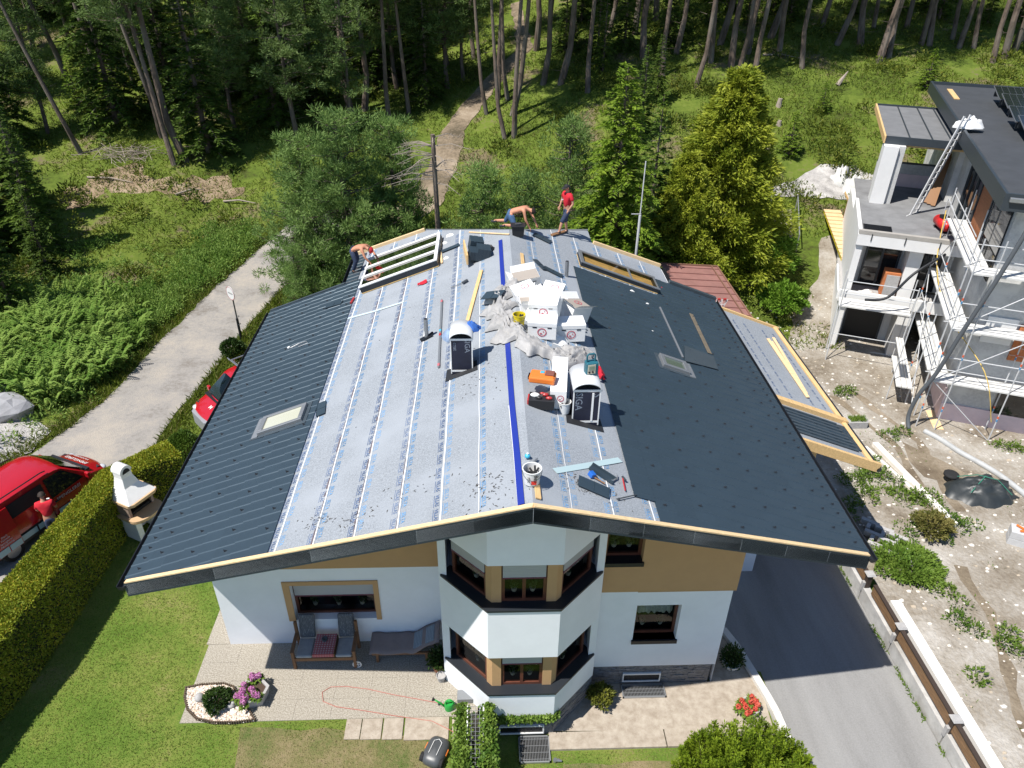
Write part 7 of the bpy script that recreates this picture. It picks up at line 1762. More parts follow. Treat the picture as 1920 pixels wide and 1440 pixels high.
m = MB(); m.bb(-0.22, 0.28, -0.36, -0.31, 0.1, 1.0, 0, T); m.build('grey_board', m_concr, root)
heap('plastic_sheet', tuple(BP(-0.1, 0.25, Z1+0.05)), 0.5, 0.25, 0.16, m_wplas, 'crumpled clear sheet on the loggia floor', 'sheet', 7)
for k, (du, rot) in enumerate(((0.0, 0), (0.14, 0), (0.28, 0))):
    m = MB(); m.beam(BP(1.9+du, 5.0-0.2*k, Z2+0.05), BP(2.6+du*0.2, 6.9, Z2+1.9-0.1*k), 0.18, 0.04); tag(m.build('plank', m_brownw), 'weathered plank leaning in the covered terrace', 'plank', 'planks leaning in the covered terrace')
m = MB(); 
for k in range(8): m.beam(BP(-0.80, 0.35+k*0.10, Z2+0.02), BP(0.25, 0.35+k*0.10, Z2+0.02), 0.012, 0.03)
m.beam(BP(-0.8, 0.33, Z2+0.02), BP(-0.8, 1.07, Z2+0.02), 0.03, 0.03); m.beam(BP(0.25, 0.33, Z2+0.02), BP(0.25, 1.07, Z2+0.02), 0.03, 0.03)
tag(m.build('drain_grate', m_black), 'black slatted grate lying on the terrace corner', 'grate')
# thick hose up the scaffold corner, ground pipe, cables
m_hose = M('grey_hose', (0.085, 0.095, 0.105), 0.6); 
m = MB(); pts = [(1.85, -5.6, GZ+0.15), (1.75, -5.35, 0.0), (1.85, -5.3, 0.9), (2.15, -5.3, 1.9), (2.45, -5.3, 3.6), (2.85, -5.3, 5.6), (3.3, -5.2, 8.2)]
def cat_rom(P, n=6):
    P = [Vector(p_) for p_ in P]; o = []
    for i in range(len(P)-1):
        a, b_, c, d = P[max(i-1, 0)], P[i], P[i+1], P[min(i+2, len(P)-1)]
        for k in range(n): t = k/n; o.append(0.5*((2*b_)+(c-a)*t+(2*a-5*b_+4*c-d)*t*t+(3*b_-a-3*c+d)*t**3))
    return o+[P[-1]]
m.tube([BP(*p_) for p_ in cat_rom(pts)], 0.075, 10); tag(m.build('pump_hose', m_hose, smooth=True), 'thick dark hose climbing the scaffold corner', 'hose')
m = MB(); m.tube(cat_rom([BP(-0.3, -1.6, 2.7), BP(0.5, -1.5, 2.9), BP(1.2, -1.2, 3.9), BP(2.2, -0.5, 4.6)]), 0.055, 8); tag(m.build('short_hose', m_black, smooth=True), 'black hose slung between the loggia deck and the upper deck', 'hose')
m = MB(); m.tube(cat_rom([G(a, b_, GZ+0.09) for a, b_ in ((1733, 808), (1765, 825), (1800, 848), (1840, 870), (1880, 895), (1925, 930))]), 0.10, 10); tag(m.build('ground_pipe', M('light_grey_pipe', (0.40, 0.41, 0.41), 0.6, var=0.1, scale=3), smooth=True), 'light grey pipe running over the dirt from the scaffold', 'pipe')
m = MB(); m.tube(cat_rom([G(a, b_, GZ+0.03) for a, b_ in ((1530, 655), (1545, 690), (1580, 710), (1640, 730), (1690, 720))]), 0.015, 5); tag(m.build('cable', m_cable), 'thin red cable on the dirt in front of the black door', 'cable')
m = MB(); m.tube(cat_rom([BP(2.0, 0.9, 5.9), BP(2.0, -0.6, 4.2), BP(2.4, -3.0, 3.2), BP(3.6, -5.2, 2.2), BP(4.4, -5.3, 0.3)]), 0.016, 5); tag(m.build('cable', M('yellow_cable', (0.70, 0.48, 0.10), 0.6)), 'yellow cable hanging down the scaffold', 'cable')
# wooden ramp to the loggia
A_, B__ = G(1560, 393, 2.75), BP(-0.45, 2.9, Z1+0.1); root = thing('wooden_ramp', A_, 'pale timber ramp bridging from the slope to the loggia', 'ramp'); d = (B__-A_); n = 14; sd = d.cross(Vector((0, 0, 1))).normalized()
for k in range(n): c = A_+d*((k+0.5)/n); m = MB(); m.beam(c-sd*0.42, c+sd*0.42, d.length/n-0.02, 0.035, 0, (0, 0, 1)); m.build('tread_board', m_wood, root)
for s in (-1, 1): m = MB(); m.beam(A_+sd*(0.36*s)-Vector((0, 0, 0.1)), B__+sd*(0.36*s)-Vector((0, 0, 0.1)), 0.06, 0.16); m.build('stringer', m_yel if s > 0 else m_wood2, root)
for t in (0.15, 0.6): c = A_+d*t; m = MB(); m.cyl(c-sd*0.42, c-sd*0.42+Vector((0, 0, 1.0)), 0.03, n=6); m.build('rail_post', m_brownw, root)
m = MB(); m.beam(A_+d*0.0-sd*0.42+Vector((0, 0, 0.95)), A_+d*0.75-sd*0.42+Vector((0, 0, 0.9)), 0.03, 0.14); m.build('handrail', m_wood2, root)
# garden steps
root = thing('garden_steps', GT(1465, 470), 'pale stone garden steps with steel handrails climbing the bank', 'steps')
S0, S1 = GT(1466, 470), GT(1465, 398); d = (S1-S0); 
for k in range(9): c = S0+d*(k/8)+Vector((0, 0, 0.06)); m = MB(); m.box(c, (1.0, 0.34, 0.16), -0.25); m.build('step', m_slab, root)
for s in (-1, 1):
    o_ = Vector((0.66*s, 0.15*-s, 0)); m = MB(); m.tube([S0+o_, S0+o_+Vector((0, 0, 0.9)), S1+o_+Vector((0, 0, 0.9)), S1+o_], 0.03, 6); m.build('handrail', m_steel, root)
# heap of sacks
P = GT(1600, 355)
for k, (dx, dy, rx, ry, h, lab) in enumerate(((0.0, 0.0, 0.75, 0.6, 0.75, 'bulging white builders sack on the gravel heap'), (-0.55, 0.8, 0.5, 0.7, 1.0, 'tall grey-white sack leaning behind the other one'))): heap('builders_sack', (P.x+dx, P.y+dy, P.z), rx, ry, h, M('sack_white', (0.55, 0.55, 0.53), 0.8, var=0.1, scale=3), lab, 'sack', 3+k*2.7)
# dirt lot things
for (a, b_), (c, d), w_, h, lab in (((1640, 832), (1790, 985), 0.22, 0.16, 'long pale timber beam lying on the dirt beside the annex'), ((1622, 838), (1718, 925), 0.12, 0.10, 'thinner pale timber beside the long beam'), ((1690, 893), (1720, 915), 0.10, 0.12, 'short pale timber end under the long beam')):
    m = MB(); m.beam(G(a, b_, GZ+h/2+0.03), G(c, d, GZ+h/2+0.03), w_, h); tag(m.build('timber_beam', M('bleached_timber', (0.74, 0.70, 0.63), 0.85, var=0.1, scale=4), bevel=0.01), lab, 'beam')
m = MB(); m.beam(G(1738, 758, GZ+0.05), G(1760, 805, GZ+0.05), 0.35, 0.03); tag(m.build('board', m_wood), 'plywood board lying at the scaffold foot', 'board')
P = G(1838, 925, GZ); root = thing('covered_heap', P, 'heap under a black tarpaulin tied with green rope', 'heap')
V = []
for j in range(13):
    for i in range(32): a = 2*math.pi*i/32; r_ = j/12; f1 = mnoise.noise(Vector((math.cos(a)*r_*2.6, math.sin(a)*r_*2.6, 4.2))); f2 = mnoise.noise(Vector((math.cos(a)*r_*7, math.sin(a)*r_*7, 1.2))); V.append((P.x+1.15*r_*math.cos(a)*(1+0.25*f1), P.y+0.75*r_*math.sin(a)*(1+0.25*f1), P.z+0.55*(1-r_**2.2)*(1+0.5*f1)+0.10*f2))
m = MB(); m.grid(V, 32, 13, closed=True); m.build('tarpaulin', M('black_foil', (0.025, 0.030, 0.032), 0.45, var=0.2, scale=4), root, smooth=True)
m = MB(); m.tube([P+Vector((-0.7, 0.5, 0.32)), P+Vector((-0.2, 0.2, 0.64)), P+Vector((0.3, -0.1, 0.66)), P+Vector((0.7, -0.45, 0.30))], 0.015, 5); m.tube([P+Vector((-0.6, -0.3, 0.3)), P+Vector((0, 0.1, 0.66)), P+Vector((0.6, 0.35, 0.3))], 0.015, 5); m.build('rope', M('green_rope', (0.03, 0.18, 0.12), 0.7), root, kind='stuff')
m = MB(); m.lathe([(0.16, 0), (0.24, 0.02), (0.24, 0.10), (0.16, 0.12)], (P.x-0.75, P.y+0.62, P.z+0.25), 16); m.build('tyre', m_tyre, root, smooth=True)
# concrete lattice blocks
random.seed(21)
for r_ in range(3):
    for c in range(3):
        P = G(1630+c*26+r_*6, 985+r_*22+c*14, GZ+0.05); m = MB(); T = Matrix.Translation(P) @ Matrix.Rotation(R(-38+random.uniform(-5, 5)), 4, 'Z') @ Matrix.Rotation(R(10), 4, 'X')
        m.bb(-0.27, 0.27, -0.06, 0.06, 0, 0.22, 0, T); m.bb(-0.06, 0.06, -0.27, -0.06, 0.0, 0.19, 0, T); tag(m.build('bank_stone', m_concr, bevel=0.012), 'curved concrete bank stone set in the overgrown slope', 'concrete block', 'concrete stones holding the slope behind the fence')
P = G(1868, 1020, GZ); T = Matrix.Translation((P.x+0.3, P.y, GZ)) @ Matrix.Rotation(R(-30), 4, 'Z'); root = thing('block_stack', P, 'grey concrete formwork blocks with orange ties inside', 'block stack')
for k, (x, y, z) in enumerate(((0, 0, 0), (0.52, 0, 0), (0, 0, 0.26), (0.52, 0, 0.26))): m = MB(); m.bb(x, x+0.50, 0, 0.45, z, z+0.25, 0, T); m.build('block', M('light_block', (0.50, 0.50, 0.50), 0.9, var=0.06, scale=6), root, bevel=0.008)
m = MB(); m.box((0.45, 0.2, 0.55), (0.5, 0.06, 0.05), 0.4, 0, T); m.box((0.3, 0.25, 0.56), (0.4, 0.05, 0.04), -0.5, 0, T); m.build('orange_tie', m_orange, root, kind='stuff')
P = G(1603, 800, GZ); root = thing('stone_trough', P, 'concrete trough planted with grass beside the annex roof', 'trough'); m = MB(); pts = [(P.x-0.36, P.y-0.2), (P.x+0.36, P.y-0.2), (P.x+0.42, P.y), (P.x+0.36, P.y+0.22), (P.x-0.36, P.y+0.22), (P.x-0.42, P.y)]; m.prism(pts, GZ, GZ+0.32); m.build('trough', m_concr, root, bevel=0.02)
n = 500; pos = np.c_[P.x+rng.uniform(-.3, .3, n), P.y+rng.uniform(-.14, .16, n), np.full(n, GZ+0.31)]; obj('grass', leaf_mesh('grass', kites(pos, rdir(n)*0.5+np.array([0, 0, 1]), rdir(n), rng.uniform(.1, .2, n), np.full(n, .02)), m_green), root)
P = G(1563, 630, GZ); bucket(P, 0.17, 0.30, m_wplas, 'site_bucket', 'white bucket among the rubble beside the black door')
P = G(1790, 655, 0.4); 
# rubble: single slabs and crumbs
random.seed(31)
for k in range(16):
    a, b_ = random.choice(((1530, 570), (1520, 600), (1545, 590), (1535, 610), (1515, 640), (1550, 560))); P = G(a+random.uniform(-16, 16), b_+random.uniform(-16, 16), GZ); m = MB(); m.box((0, 0, 0.04), (random.uniform(.15, .5), random.uniform(.12, .35), random.uniform(.05, .1)), random.uniform(0, 3), 0, Matrix.Translation(P) @ Matrix.Rotation(random.uniform(-.2, .2), 4, 'X')); tag(m.build('rubble_slab', M('pale_rubble', (0.62, 0.58, 0.53), 0.9, var=0.1, scale=5)), 'broken pale slab in the rubble left of the black door', 'rubble', 'rubble left of the black door')
m = MB()
for k in range(2200):
    x, y = random.uniform(10.6, 22), random.uniform(-5, 21)
    m.ball((x, y, gh(x, y)+0.02), random.uniform(0.015, 0.07)*random.uniform(0.5, 1.2), 5, 4, random.choice((0, 0, 1)), (1.2, 0.9, 0.6), jit=0.15)
m.build('loose_stones', [M('pale_stone', (0.66, 0.62, 0.56), 0.9), M('tan_stone', (0.45, 0.38, 0.29), 0.9)], kind='stuff', label='loose pale stones scattered over the dirt', cat='stones')
m_rut = groundmat('damp_dirt', [(0.3, (0.13, 0.10, 0.07)), (0.5, (0.21, 0.17, 0.12)), (0.7, (0.30, 0.25, 0.19))], 0.7, 8.0, 0.8, 12)
for pts in (((1590, 735), (1640, 770), (1720, 830), (1760, 900), (1800, 960)), ((1560, 745), (1610, 785), (1680, 840), (1720, 905), (1755, 990)), ((1800, 1060), (1850, 1150), (1890, 1260), (1925, 1380))):
    A_ = [G(*q, GZ) for q in pts]; drape('wheel_rut', [(p_.x-0.14, p_.y) for p_ in A_]+[(p_.x+0.16, p_.y) for p_ in A_[::-1]], m_rut, 0.7, 0.026, jit=0.10)
drape('damp_patch', [tuple(G(*q, GZ)[:2]) for q in ((1690, 835), (1740, 850), (1800, 885), (1790, 905), (1735, 895), (1695, 865))], m_rut, 0.7, 0.03, jit=0.18)
# antenna mast and step ladder behind the roof
P = Vector((4.66, 14.1, 0)); root = thing('antenna_mast', (4.66, 14.1, gh(4.66, 14.1)), 'tall thin silver antenna mast behind the house', 'antenna'); m = MB(); m.cyl((4.66, 14.1, -1), (4.66, 14.1, 6.8), 0.045, n=8); m.cyl((4.66, 14.1, 6.8), (4.66, 14.1, 8.68), 0.02, n=8); m.build('mast', m_lad, root); m = MB(); m.cyl((4.35, 14.1, 6.85), (4.70, 14.1, 6.85), 0.014, n=6); m.build('arm', m_lad, root)
P = Vector((7.9, 14.2, 2.84)); root = thing('step_ladder', P, 'aluminium step ladder with red feet lying over the red-brown roof', 'ladder')
for s in (0, 0.22):
    for q in (-1, 1): m = MB(); m.beam(P+Vector((s, 0.1*q, -0.05)), P+Vector((s+0.15+0.1*q, 0.05, 0.62)), 0.02, 0.05); m.build('rail', m_lad, root)
    m = MB(); m.box(P+Vector((s+0.14, 0.05, 0.64)), (0.10, 0.06, 0.05)); m.build('foot_cap', m_redp, root)
for k in range(3): m = MB(); m.cyl(P+Vector((0.02+0.05*k, 0, 0.1+0.17*k)), P+Vector((0.24+0.05*k, 0, 0.1+0.17*k)), 0.014, n=6); m.build('rung', m_lad, root)

# ================================================================== TREES AND UNDERGROWTH
m_bark = M('pine_bark', (0.135, 0.100, 0.078), 0.95, var=0.4, scale=5, stretch=(1, 1, 0.35), bump=0.8, bscale=14, c3=(0.19, 0.165, 0.14), c3scale=1.3, c3lo=0.45, c3hi=0.65)
m_dead = M('dead_wood', (0.33, 0.275, 0.225), 0.9, var=0.2, scale=6)
m_spr = leafmat('spruce_needle', (0.045, 0.090, 0.014), (0.150, 0.230, 0.030), 0.9, 0.18, 0.3)
m_sprd = leafmat('dark_spruce_needle', (0.044, 0.088, 0.014), (0.145, 0.225, 0.034), 0.7, 0.2, 0.34)
m_sprb = leafmat('light_spruce_needle', (0.085, 0.165, 0.014), (0.240, 0.335, 0.034), 0.9, 0.1, 0.32)
m_pin = leafmat('pine_needle', (0.070, 0.130, 0.036), (0.205, 0.290, 0.085), 0.6, 0.15, 0.34)
m_pinb = leafmat('bushy_pine_needle', (0.085, 0.165, 0.038), (0.260, 0.380, 0.105), 0.6, 0.1, 0.32)
m_thu = leafmat('golden_conifer_leaf', (0.15, 0.215, 0.016), (0.42, 0.455, 0.048), 0.9, 0.05, 0.34)
m_fern = leafmat('fern_leaf', (0.110, 0.215, 0.030), (0.270, 0.375, 0.085), 0.7, 0.1, 0.35)
m_under = leafmat('undergrowth_leaf', (0.050, 0.085, 0.010), (0.185, 0.225, 0.028), 0.22, 0.0, 0.3, c3=(0.24, 0.24, 0.04))
m_ugr = leafmat('forest_grass', (0.060, 0.100, 0.010), (0.190, 0.235, 0.025), 0.25, 0.0, 0.35, c3=(0.24, 0.22, 0.07))
def spruce_geo(h, rb, wh, ls, mat, name, z0=0.06, droop=0.5, dens=1.0, shape=0.85):
    P, D, N, L_, Wd = [], [], [], [], []; z = h*z0; br = MB()
    while z < h*0.985:
        f_ = z/h; nb = int(5+2*(1-f_)); a0 = rng.uniform(0, 6.28)
        for k in range(nb):
            a = a0+2*math.pi*k/nb+rng.normal(0, 0.2); L = rb*(1-f_)**shape*rng.uniform(0.72, 1.15)+0.10; zz = z+rng.uniform(-wh/2, wh/2)
            dv = np.array([math.cos(a), math.sin(a), 0]); n = max(4, int(L/0.11*dens)); t = rng.uniform(0.12, 1, n)**0.8
            up = 0.25*f_; c = np.array([0, 0, zz])+dv*(L*t)[:, None]+np.array([0, 0, 1.0])*(L*(up*t-droop*t*t*(1-0.6*f_)))[:, None]
            sl = ls*(0.55+0.75*(1-t))*(0.6+0.6*(1-f_))
            for s in (-1, 1):
                ang = a+s*rng.uniform(0.5, 1.1, n); d = np.c_[np.cos(ang), np.sin(ang), rng.uniform(-0.45, 0.12, n)]
                P.append(c); D.append(d); N.append(np.tile([0, 0, 1.0], (n, 1))+rdir(n)*0.5); L_.append(sl*rng.uniform(.7, 1.2, n)); Wd.append(sl*rng.uniform(.22, .34, n))
            d = dv+rdir(n)*0.45+np.array([0, 0, 0.15]); P.append(c); D.append(d); N.append(rdir(n)); L_.append(sl*0.8); Wd.append(sl*0.24)
            if L > 0.5: br.tube([(0, 0, zz), tuple(dv*L*0.5+np.array([0, 0, zz+L*(up*.5-droop*.25)])), tuple(dv*L*0.92+np.array([0, 0, zz+L*(up*.92-droop*.85*(1-.6*f_))]))], [0.03*(1-f_)+0.012, 0.018, 0.005], 4)
        z += wh*(1-0.35*f_)
    V = kites(np.concatenate(P), np.concatenate(D), np.concatenate(N), np.concatenate(L_), np.concatenate(Wd))
    br.cyl((0, 0, -0.3), (0, 0, h*0.97), h*0.016+0.03, 0.012, 8)
    return leaf_mesh(name, V, mat), br.mesh(name+'_trunk', m_bark)
def clump(c, r, n, ln, wd, flat=0.6):
    d = rdir(n)*np.array([1, 1, flat]); d[:, 2] += 0.25; return kites(c+d*r*rng.uniform(0.15, 0.9, n)[:, None], d+rdir(n)*0.5, rdir(n), ln*rng.uniform(.6, 1.2, n), wd*rng.uniform(.7, 1.2, n))
def pine_geo(h, cb, rb, nb, mat, name, ln=0.30, nc=46, rad=0.19, lean=0.0, top=1.0):
    """bare trunk, crown from height fraction cb, branches ending in needle clumps"""
    tr = MB(); V = []
    bend = [(lean*math.sin(t*2.0)*h*0.05, lean*math.cos(t*1.7)*h*0.03, t*h) for t in np.linspace(0, 1, 9)]
    bend[0] = (0, 0, -0.4)
    tr.tube(bend, [rad*1.2]+[rad*(1-0.80*t) for t in np.linspace(0.1, 1, 8)], 9)
    for k in range(7):         # dead stubs below the crown
        z = h*rng.uniform(0.03, max(cb, 0.04)); a = rng.uniform(0, 6.28); L = rng.uniform(0.3, 1.1); tr.tube([(0, 0, z), (L*math.cos(a), L*math.sin(a), z+0.1)], [0.02, 0.005], 4)
    for k in range(nb):
        f_ = cb+(top-cb)*(k+rng.uniform(0, 1))/nb; z = h*f_; a = rng.uniform(0, 6.28); q = (f_-cb)/(1-cb+1e-6)
        L = rb*(1.0-0.75*q)*rng.uniform(0.55, 1.15)*(0.65+0.35*min(1, q*4)); up = rng.uniform(-0.05, 0.35)
        dv = np.array([math.cos(a), math.sin(a), up]); tr.tube([(0, 0, z), tuple(dv*L*0.55+np.array([0, 0, z-0.05*L])), tuple(dv*L+np.array([0, 0, z]))], [0.045*(1-q)+0.015, 0.022, 0.006], 5)
        m_ = max(2, int(L/0.42))
        for j in range(m_):
            t = 0.35+0.65*(j+rng.uniform(0, 1))/m_; side = rng.normal(0, 0.26*L**0.5, 3)*np.array([1, 1, 0.35]); c = np.array([0, 0, z])+dv*L*t+side
            V.append(clump(c, rng.uniform(0.26, 0.46), nc, ln, 0.055 if ln > 0.25 else 0.036))
    return leaf_mesh(name, np.concatenate(V), mat), tr.mesh(name+'_trunk', m_bark)
def thuja_geo(h, rb, n, mat, name):
    z = rng.uniform(0, 1, n)**1.25; prof = np.where(z < 0.12, 0.72+z*2.2, (1-z)**0.72*1.08); a = rng.uniform(0, 6.28, n)
    lump = 1+0.26*np.sin(a*5+z*23)+0.22*np.sin(a*9-z*41)+0.16*np.sin(a*3+z*9); r = rb*prof*lump*rng.uniform(0.62, 1.02, n)
    P = np.c_[r*np.cos(a), r*np.sin(a), z*h*0.97+0.15]; D = np.c_[np.cos(a)*0.7, np.sin(a)*0.7, rng.uniform(-0.5, 0.9, n)]+rdir(n)*0.45
    EX = []
    for k in range(230):
        f_ = rng.uniform(0.03, 0.97)**1.1; b = rng.uniform(0, 6.28); rad = rb*(1-f_)**0.72*rng.uniform(0.75, 1.28)+0.12; c = np.array([rad*math.cos(b), rad*math.sin(b), f_*h+0.2]); q = rng.uniform(0.22, 0.55)*(1-0.5*f_); nn = 130
        o_ = rdir(nn)*np.array([0.75, 0.75, 1.15])*q*rng.uniform(0.2, 1, nn)[:, None]; EX.append(kites(c+o_, o_+np.array([math.cos(b)*0.25, math.sin(b)*0.25, rng.uniform(-0.3, 0.3)])+rdir(nn)*0.25, rdir(nn), rng.uniform(0.12, 0.26, nn), rng.uniform(0.04, 0.085, nn)))
    tr = MB(); tr.cyl((0, 0, -0.4), (0, 0, h*0.9), 0.14, 0.02, 8)
    for k in range(60):
        f_ = rng.uniform(0.05, 0.9); b = rng.uniform(0, 6.28); L = rb*(1-f_)*0.8; tr.tube([(0, 0, f_*h), (L*math.cos(b), L*math.sin(b), f_*h+0.3*L)], [0.025, 0.005], 4)
    return leaf_mesh(name, np.concatenate([kites(P, D, rdir(n), rng.uniform(0.13, 0.28, n), rng.uniform(0.04, 0.08, n))]+EX), mat), tr.mesh(name+'_trunk', m_bark)
SP = [spruce_geo(10, 2.5, 0.36, 0.52, m_sprd, 'spruce_crown_a'), spruce_geo(10, 2.1, 0.38, 0.50, m_spr, 'spruce_crown_b', droop=0.35)]
SPL = spruce_geo(10, 2.9, 0.22, 0.44, m_sprb, 'light_spruce_crown', droop=0.5, dens=2.0, shape=0.8)
SY = spruce_geo(3, 1.0, 0.20, 0.34, m_sprb, 'young_fir_crown', droop=0.05, shape=1.0)
TP = [pine_geo(20, 0.50, 3.5, 70, m_pin, 'tall_pine_crown_a', rad=0.21, lean=0.5), pine_geo(20, 0.56, 3.2, 60, m_pin, 'tall_pine_crown_b', rad=0.18, lean=-0.7), pine_geo(20, 0.46, 3.5, 70, m_pin, 'tall_pine_crown_c', rad=0.24, lean=0.9)]
MP = [pine_geo(11, 0.28, 3.2, 84, m_pin, 'pine_crown_a', rad=0.17, lean=0.6, nc=52), pine_geo(11, 0.22, 2.9, 80, m_pin, 'pine_crown_b', rad=0.15, lean=-0.5, nc=52)]
BP_ = [pine_geo(6.5, 0.04, 3.3, 120, m_pinb, 'bushy_pine_crown_a', ln=0.22, nc=96, rad=0.16, lean=0.4), pine_geo(5, 0.05, 2.6, 80, m_pinb, 'bushy_pine_crown_b', ln=0.21, nc=84, rad=0.12, lean=-0.4)]
TH_ = thuja_geo(9.5, 2.15, 60000, m_thu, 'golden_conifer_crown')
def tree(geo, P, sc, rz, name, label, group=None, tilt=(0, 0), sz=None):
    root = thing(name, P, label, 'tree', group)
    T = Matrix.Rotation(rz, 4, 'Z'); S = Matrix.Diagonal((sc, sc, sz or sc, 1)); Ti = Matrix.Rotation(R(tilt[0]), 4, 'Y') @ Matrix.Rotation(R(tilt[1]), 4, 'X')
    obj('crown', geo[0], root, local=True, T=Ti @ T @ S); obj('trunk', geo[1], root, local=True, T=Ti @ T @ S); return root
rr = random.Random(77)
G1 = 'tall pines lining the clearing above the unfinished house'; G2 = 'tall pines around the forest path'; G3 = 'tall pines in the wood left of the forest path'; G4 = 'spruces filling the back of the wood'
LB1, LB2, LB3 = 'tall bare-trunked pine at the upper edge of the sunny clearing', 'tall slender pine beside the forest path', 'tall pine in the shady wood left of the forest path'
for (a, b_) in ((1302, 167), (1333, 117), (1348, 83), (1372, 123), (1386, 130), (1403, 100), (1413, 150), (1443, 70), (1462, 103), (1505, 128), (1568, 83), (1615, 84), (1638, 52), (1647, 117), (1665, 108), (1727, 83), (1744, 86), (1787, 73), (1797, 90), (1827, 90), (1862, 117), (1884, 108), (1899, 100), (1915, 75), (1700, 50), (1540, 50)):
    tree(rr.choice(TP), GT(a, b_), rr.uniform(0.82, 1.05), rr.uniform(0, 6), 'pine_tree', LB1, G1, (rr.uniform(-1, 3.0), rr.uniform(-1.5, 1.5)))
for (a, b_, tl) in ((913, 213, -2), (933, 187, -1), (948, 260, -4), (953, 187, 0), (960, 215, 3), (965, 257, 6), (1005, 93, -1), (1017, 157, -2), (1050, 157, 1.5), (1102, 173, 0.4), (1140, 67, 0), (1190, 63, 1), (1207, 110, 0.5), (1243, 143, 0.5), (1267, 100, 2), (1080, 60, 0), (890, 110, 0), (1030, 40, 1), (1230, 40, 0)):
    tree(rr.choice(TP), GT(a, b_), rr.uniform(0.72, 0.95), rr.uniform(0, 6), 'pine_tree', LB2, G2, (tl, rr.uniform(-1.5, 1.5)))
for (a, b_, tl) in ((730, 227, -0.5), (682, 207, -2), (660, 217, -2), (767, 213, -1), (152, 287, -9), (182, 153, -2), (445, 110, -2), (123, 140, -8), (327, 310, -6), (350, 302, -3), (283, 200, -4), (302, 257, -6), (640, 120, 0), (540, 90, 0), (400, 60, 0), (240, 60, 0), (60, 90, 0), (840, 120, 0), (800, 60, 0)):
    tree(rr.choice(TP), GT(a, b_), rr.uniform(0.66, 0.92), rr.uniform(0, 6), 'pine_tree', LB3, G3, (tl, rr.uniform(-1.5, 1.5)))
# pines with crowns in view
for a, b_, sc, k, lab in ((560, 262, 0.95, 0, 'spreading pine above the bend of the road'), (655, 240, 0.88, 1, 'spreading pine left of the thick pine trunk'), (485, 215, 0.90, 1, 'pine with hanging branches behind the road-side pine'), (745, 165, 1.0, 0, 'pine crown reaching over the shaded bank left of the path'), (255, 165, 0.85, 0, 'pine leaning over the brushwood heap'), (610, 150, 1.0, 1, 'tall pine crown at the back of the left wood'), (870, 150, 0.8, 0, 'pine crown on the left rim of the forest path')):
    tree(MP[k], GT(a, b_), sc, rr.uniform(0, 6), 'pine_tree', lab)
for a, b_, sc, k, lab in ((392, 285, 1.05, 0, 'dark spruce over the brown clearing'), (325, 200, 0.95, 0, 'dark spruce behind the leaning pine trunks'), (30, 600, 0.60, 1, 'broad spruce at the road bank among ferns'), (95, 520, 0.46, 1, 'small spruce in front of the dark gully'), (-40, 480, 0.95, 0, 'tall dark spruce at the edge of the road bank'), (60, 385, 0.5, 0, 'dark spruce beside the brown clearing'), (20, 270, 0.9, 0, 'dark spruce deep in the left wood'), (470, 150, 1.0, 0, 'dark spruce behind the spreading pines'), (1200, 255, 0.52, 1, 'small spruce behind the light green spruce'), (560, 200, 0.8, 1, 'spruce between the two spreading pines'), (800, 190, 0.75, 0, 'dark spruce at the bend of the forest path'), (1120, 110, 0.55, 1, 'half-grown spruce among the slender pines'), (1230, 190, 0.40, 0, 'short dark spruce at the foot of the slender pines')):
    tree(SP[k], GT(a, b_), sc, rr.uniform(0, 6), 'spruce_tree', lab)
for k, (a, b_) in enumerate(((20, 180), (180, 110), (90, 250), (420, 180), (380, 120), (520, 235), (440, 240), (595, 205), (620, 120), (700, 150), (715, 110), (780, 140), (350, 100), (300, 110), (130, 90), (500, 60), (840, 165), (220, 230), (660, 60), (560, 60), (30, 60), (430, 60), (-20, 120))):
    s_ = rr.uniform(0.8, 1.15)
    if k % 2: tree(SP[k % 4 // 2], GT(a, b_), s_*0.95, rr.uniform(0, 6), 'spruce_tree', 'dark spruce crowded into the left wood', 'spruces crowded into the left wood')
    else: tree(MP[k % 4 // 2], GT(a, b_), s_, rr.uniform(0, 6), 'pine_tree', 'leafy-crowned pine crowded into the left wood', 'crowned pines crowded into the left wood')
for k, (a, b_) in enumerate(((1060, 95), (1130, 135), (1170, 95), (1280, 60), (1250, 85), (1090, 40), (1330, 45), (1400, 45), (1480, 40), (1600, 30), (1680, 25), (1760, 35), (1850, 45), (1910, 40))):
    tree(SP[k % 2], GT(a, b_), rr.uniform(0.35, 0.7), rr.uniform(0, 6), 'spruce_tree', 'half-grown spruce in the gloom between the tall trunks', 'half-grown spruces between the tall trunks')
for a, b_, sc, lab in ((150, 200, 1.0, 'pale young fir beside the leaning pine'), (212, 195, 1.0, 'pale young fir under the straight pine trunk'), (180, 215, 0.6, 'tiny pale fir between two young firs'), (1400, 395, 0.9, 'young fir at the edge of the gravel heap'), (1478, 290, 0.8, 'dark little fir in the sunny clearing'), (1735, 165, 0.8, 'little fir behind the flat roof'), (1540, 210, 0.6, 'small fir beside the broken stump'), (690, 470, 0.5, 'small fir behind the roof edge')):
    tree(SY, GT(a, b_), sc, rr.uniform(0, 6), 'young_fir', lab)
def by_top(a, btop, y, geo, h0, name, label, xoff=0, sxy=None, bb=None):
    d = ray(a, 420); P = CAM+d*((y-CAM[1])/d[1]); x = P[0]+xoff; z = gh(x, y); zt_ = upz((x, y), btop); s = (zt_-z)/h0
    return tree(geo, Vector((x, y, z)), sxy or s, rr.uniform(0, 6), name, label, sz=s)
by_top(1152, 108, 19.0, SPL, 10, 'spruce_tree', 'light green spruce right behind the standing man', sxy=1.05)
by_top(1218, 165, 22.0, SP[1], 10, 'spruce_tree', 'slim spruce between the light spruce and the golden conifer', sxy=0.8)
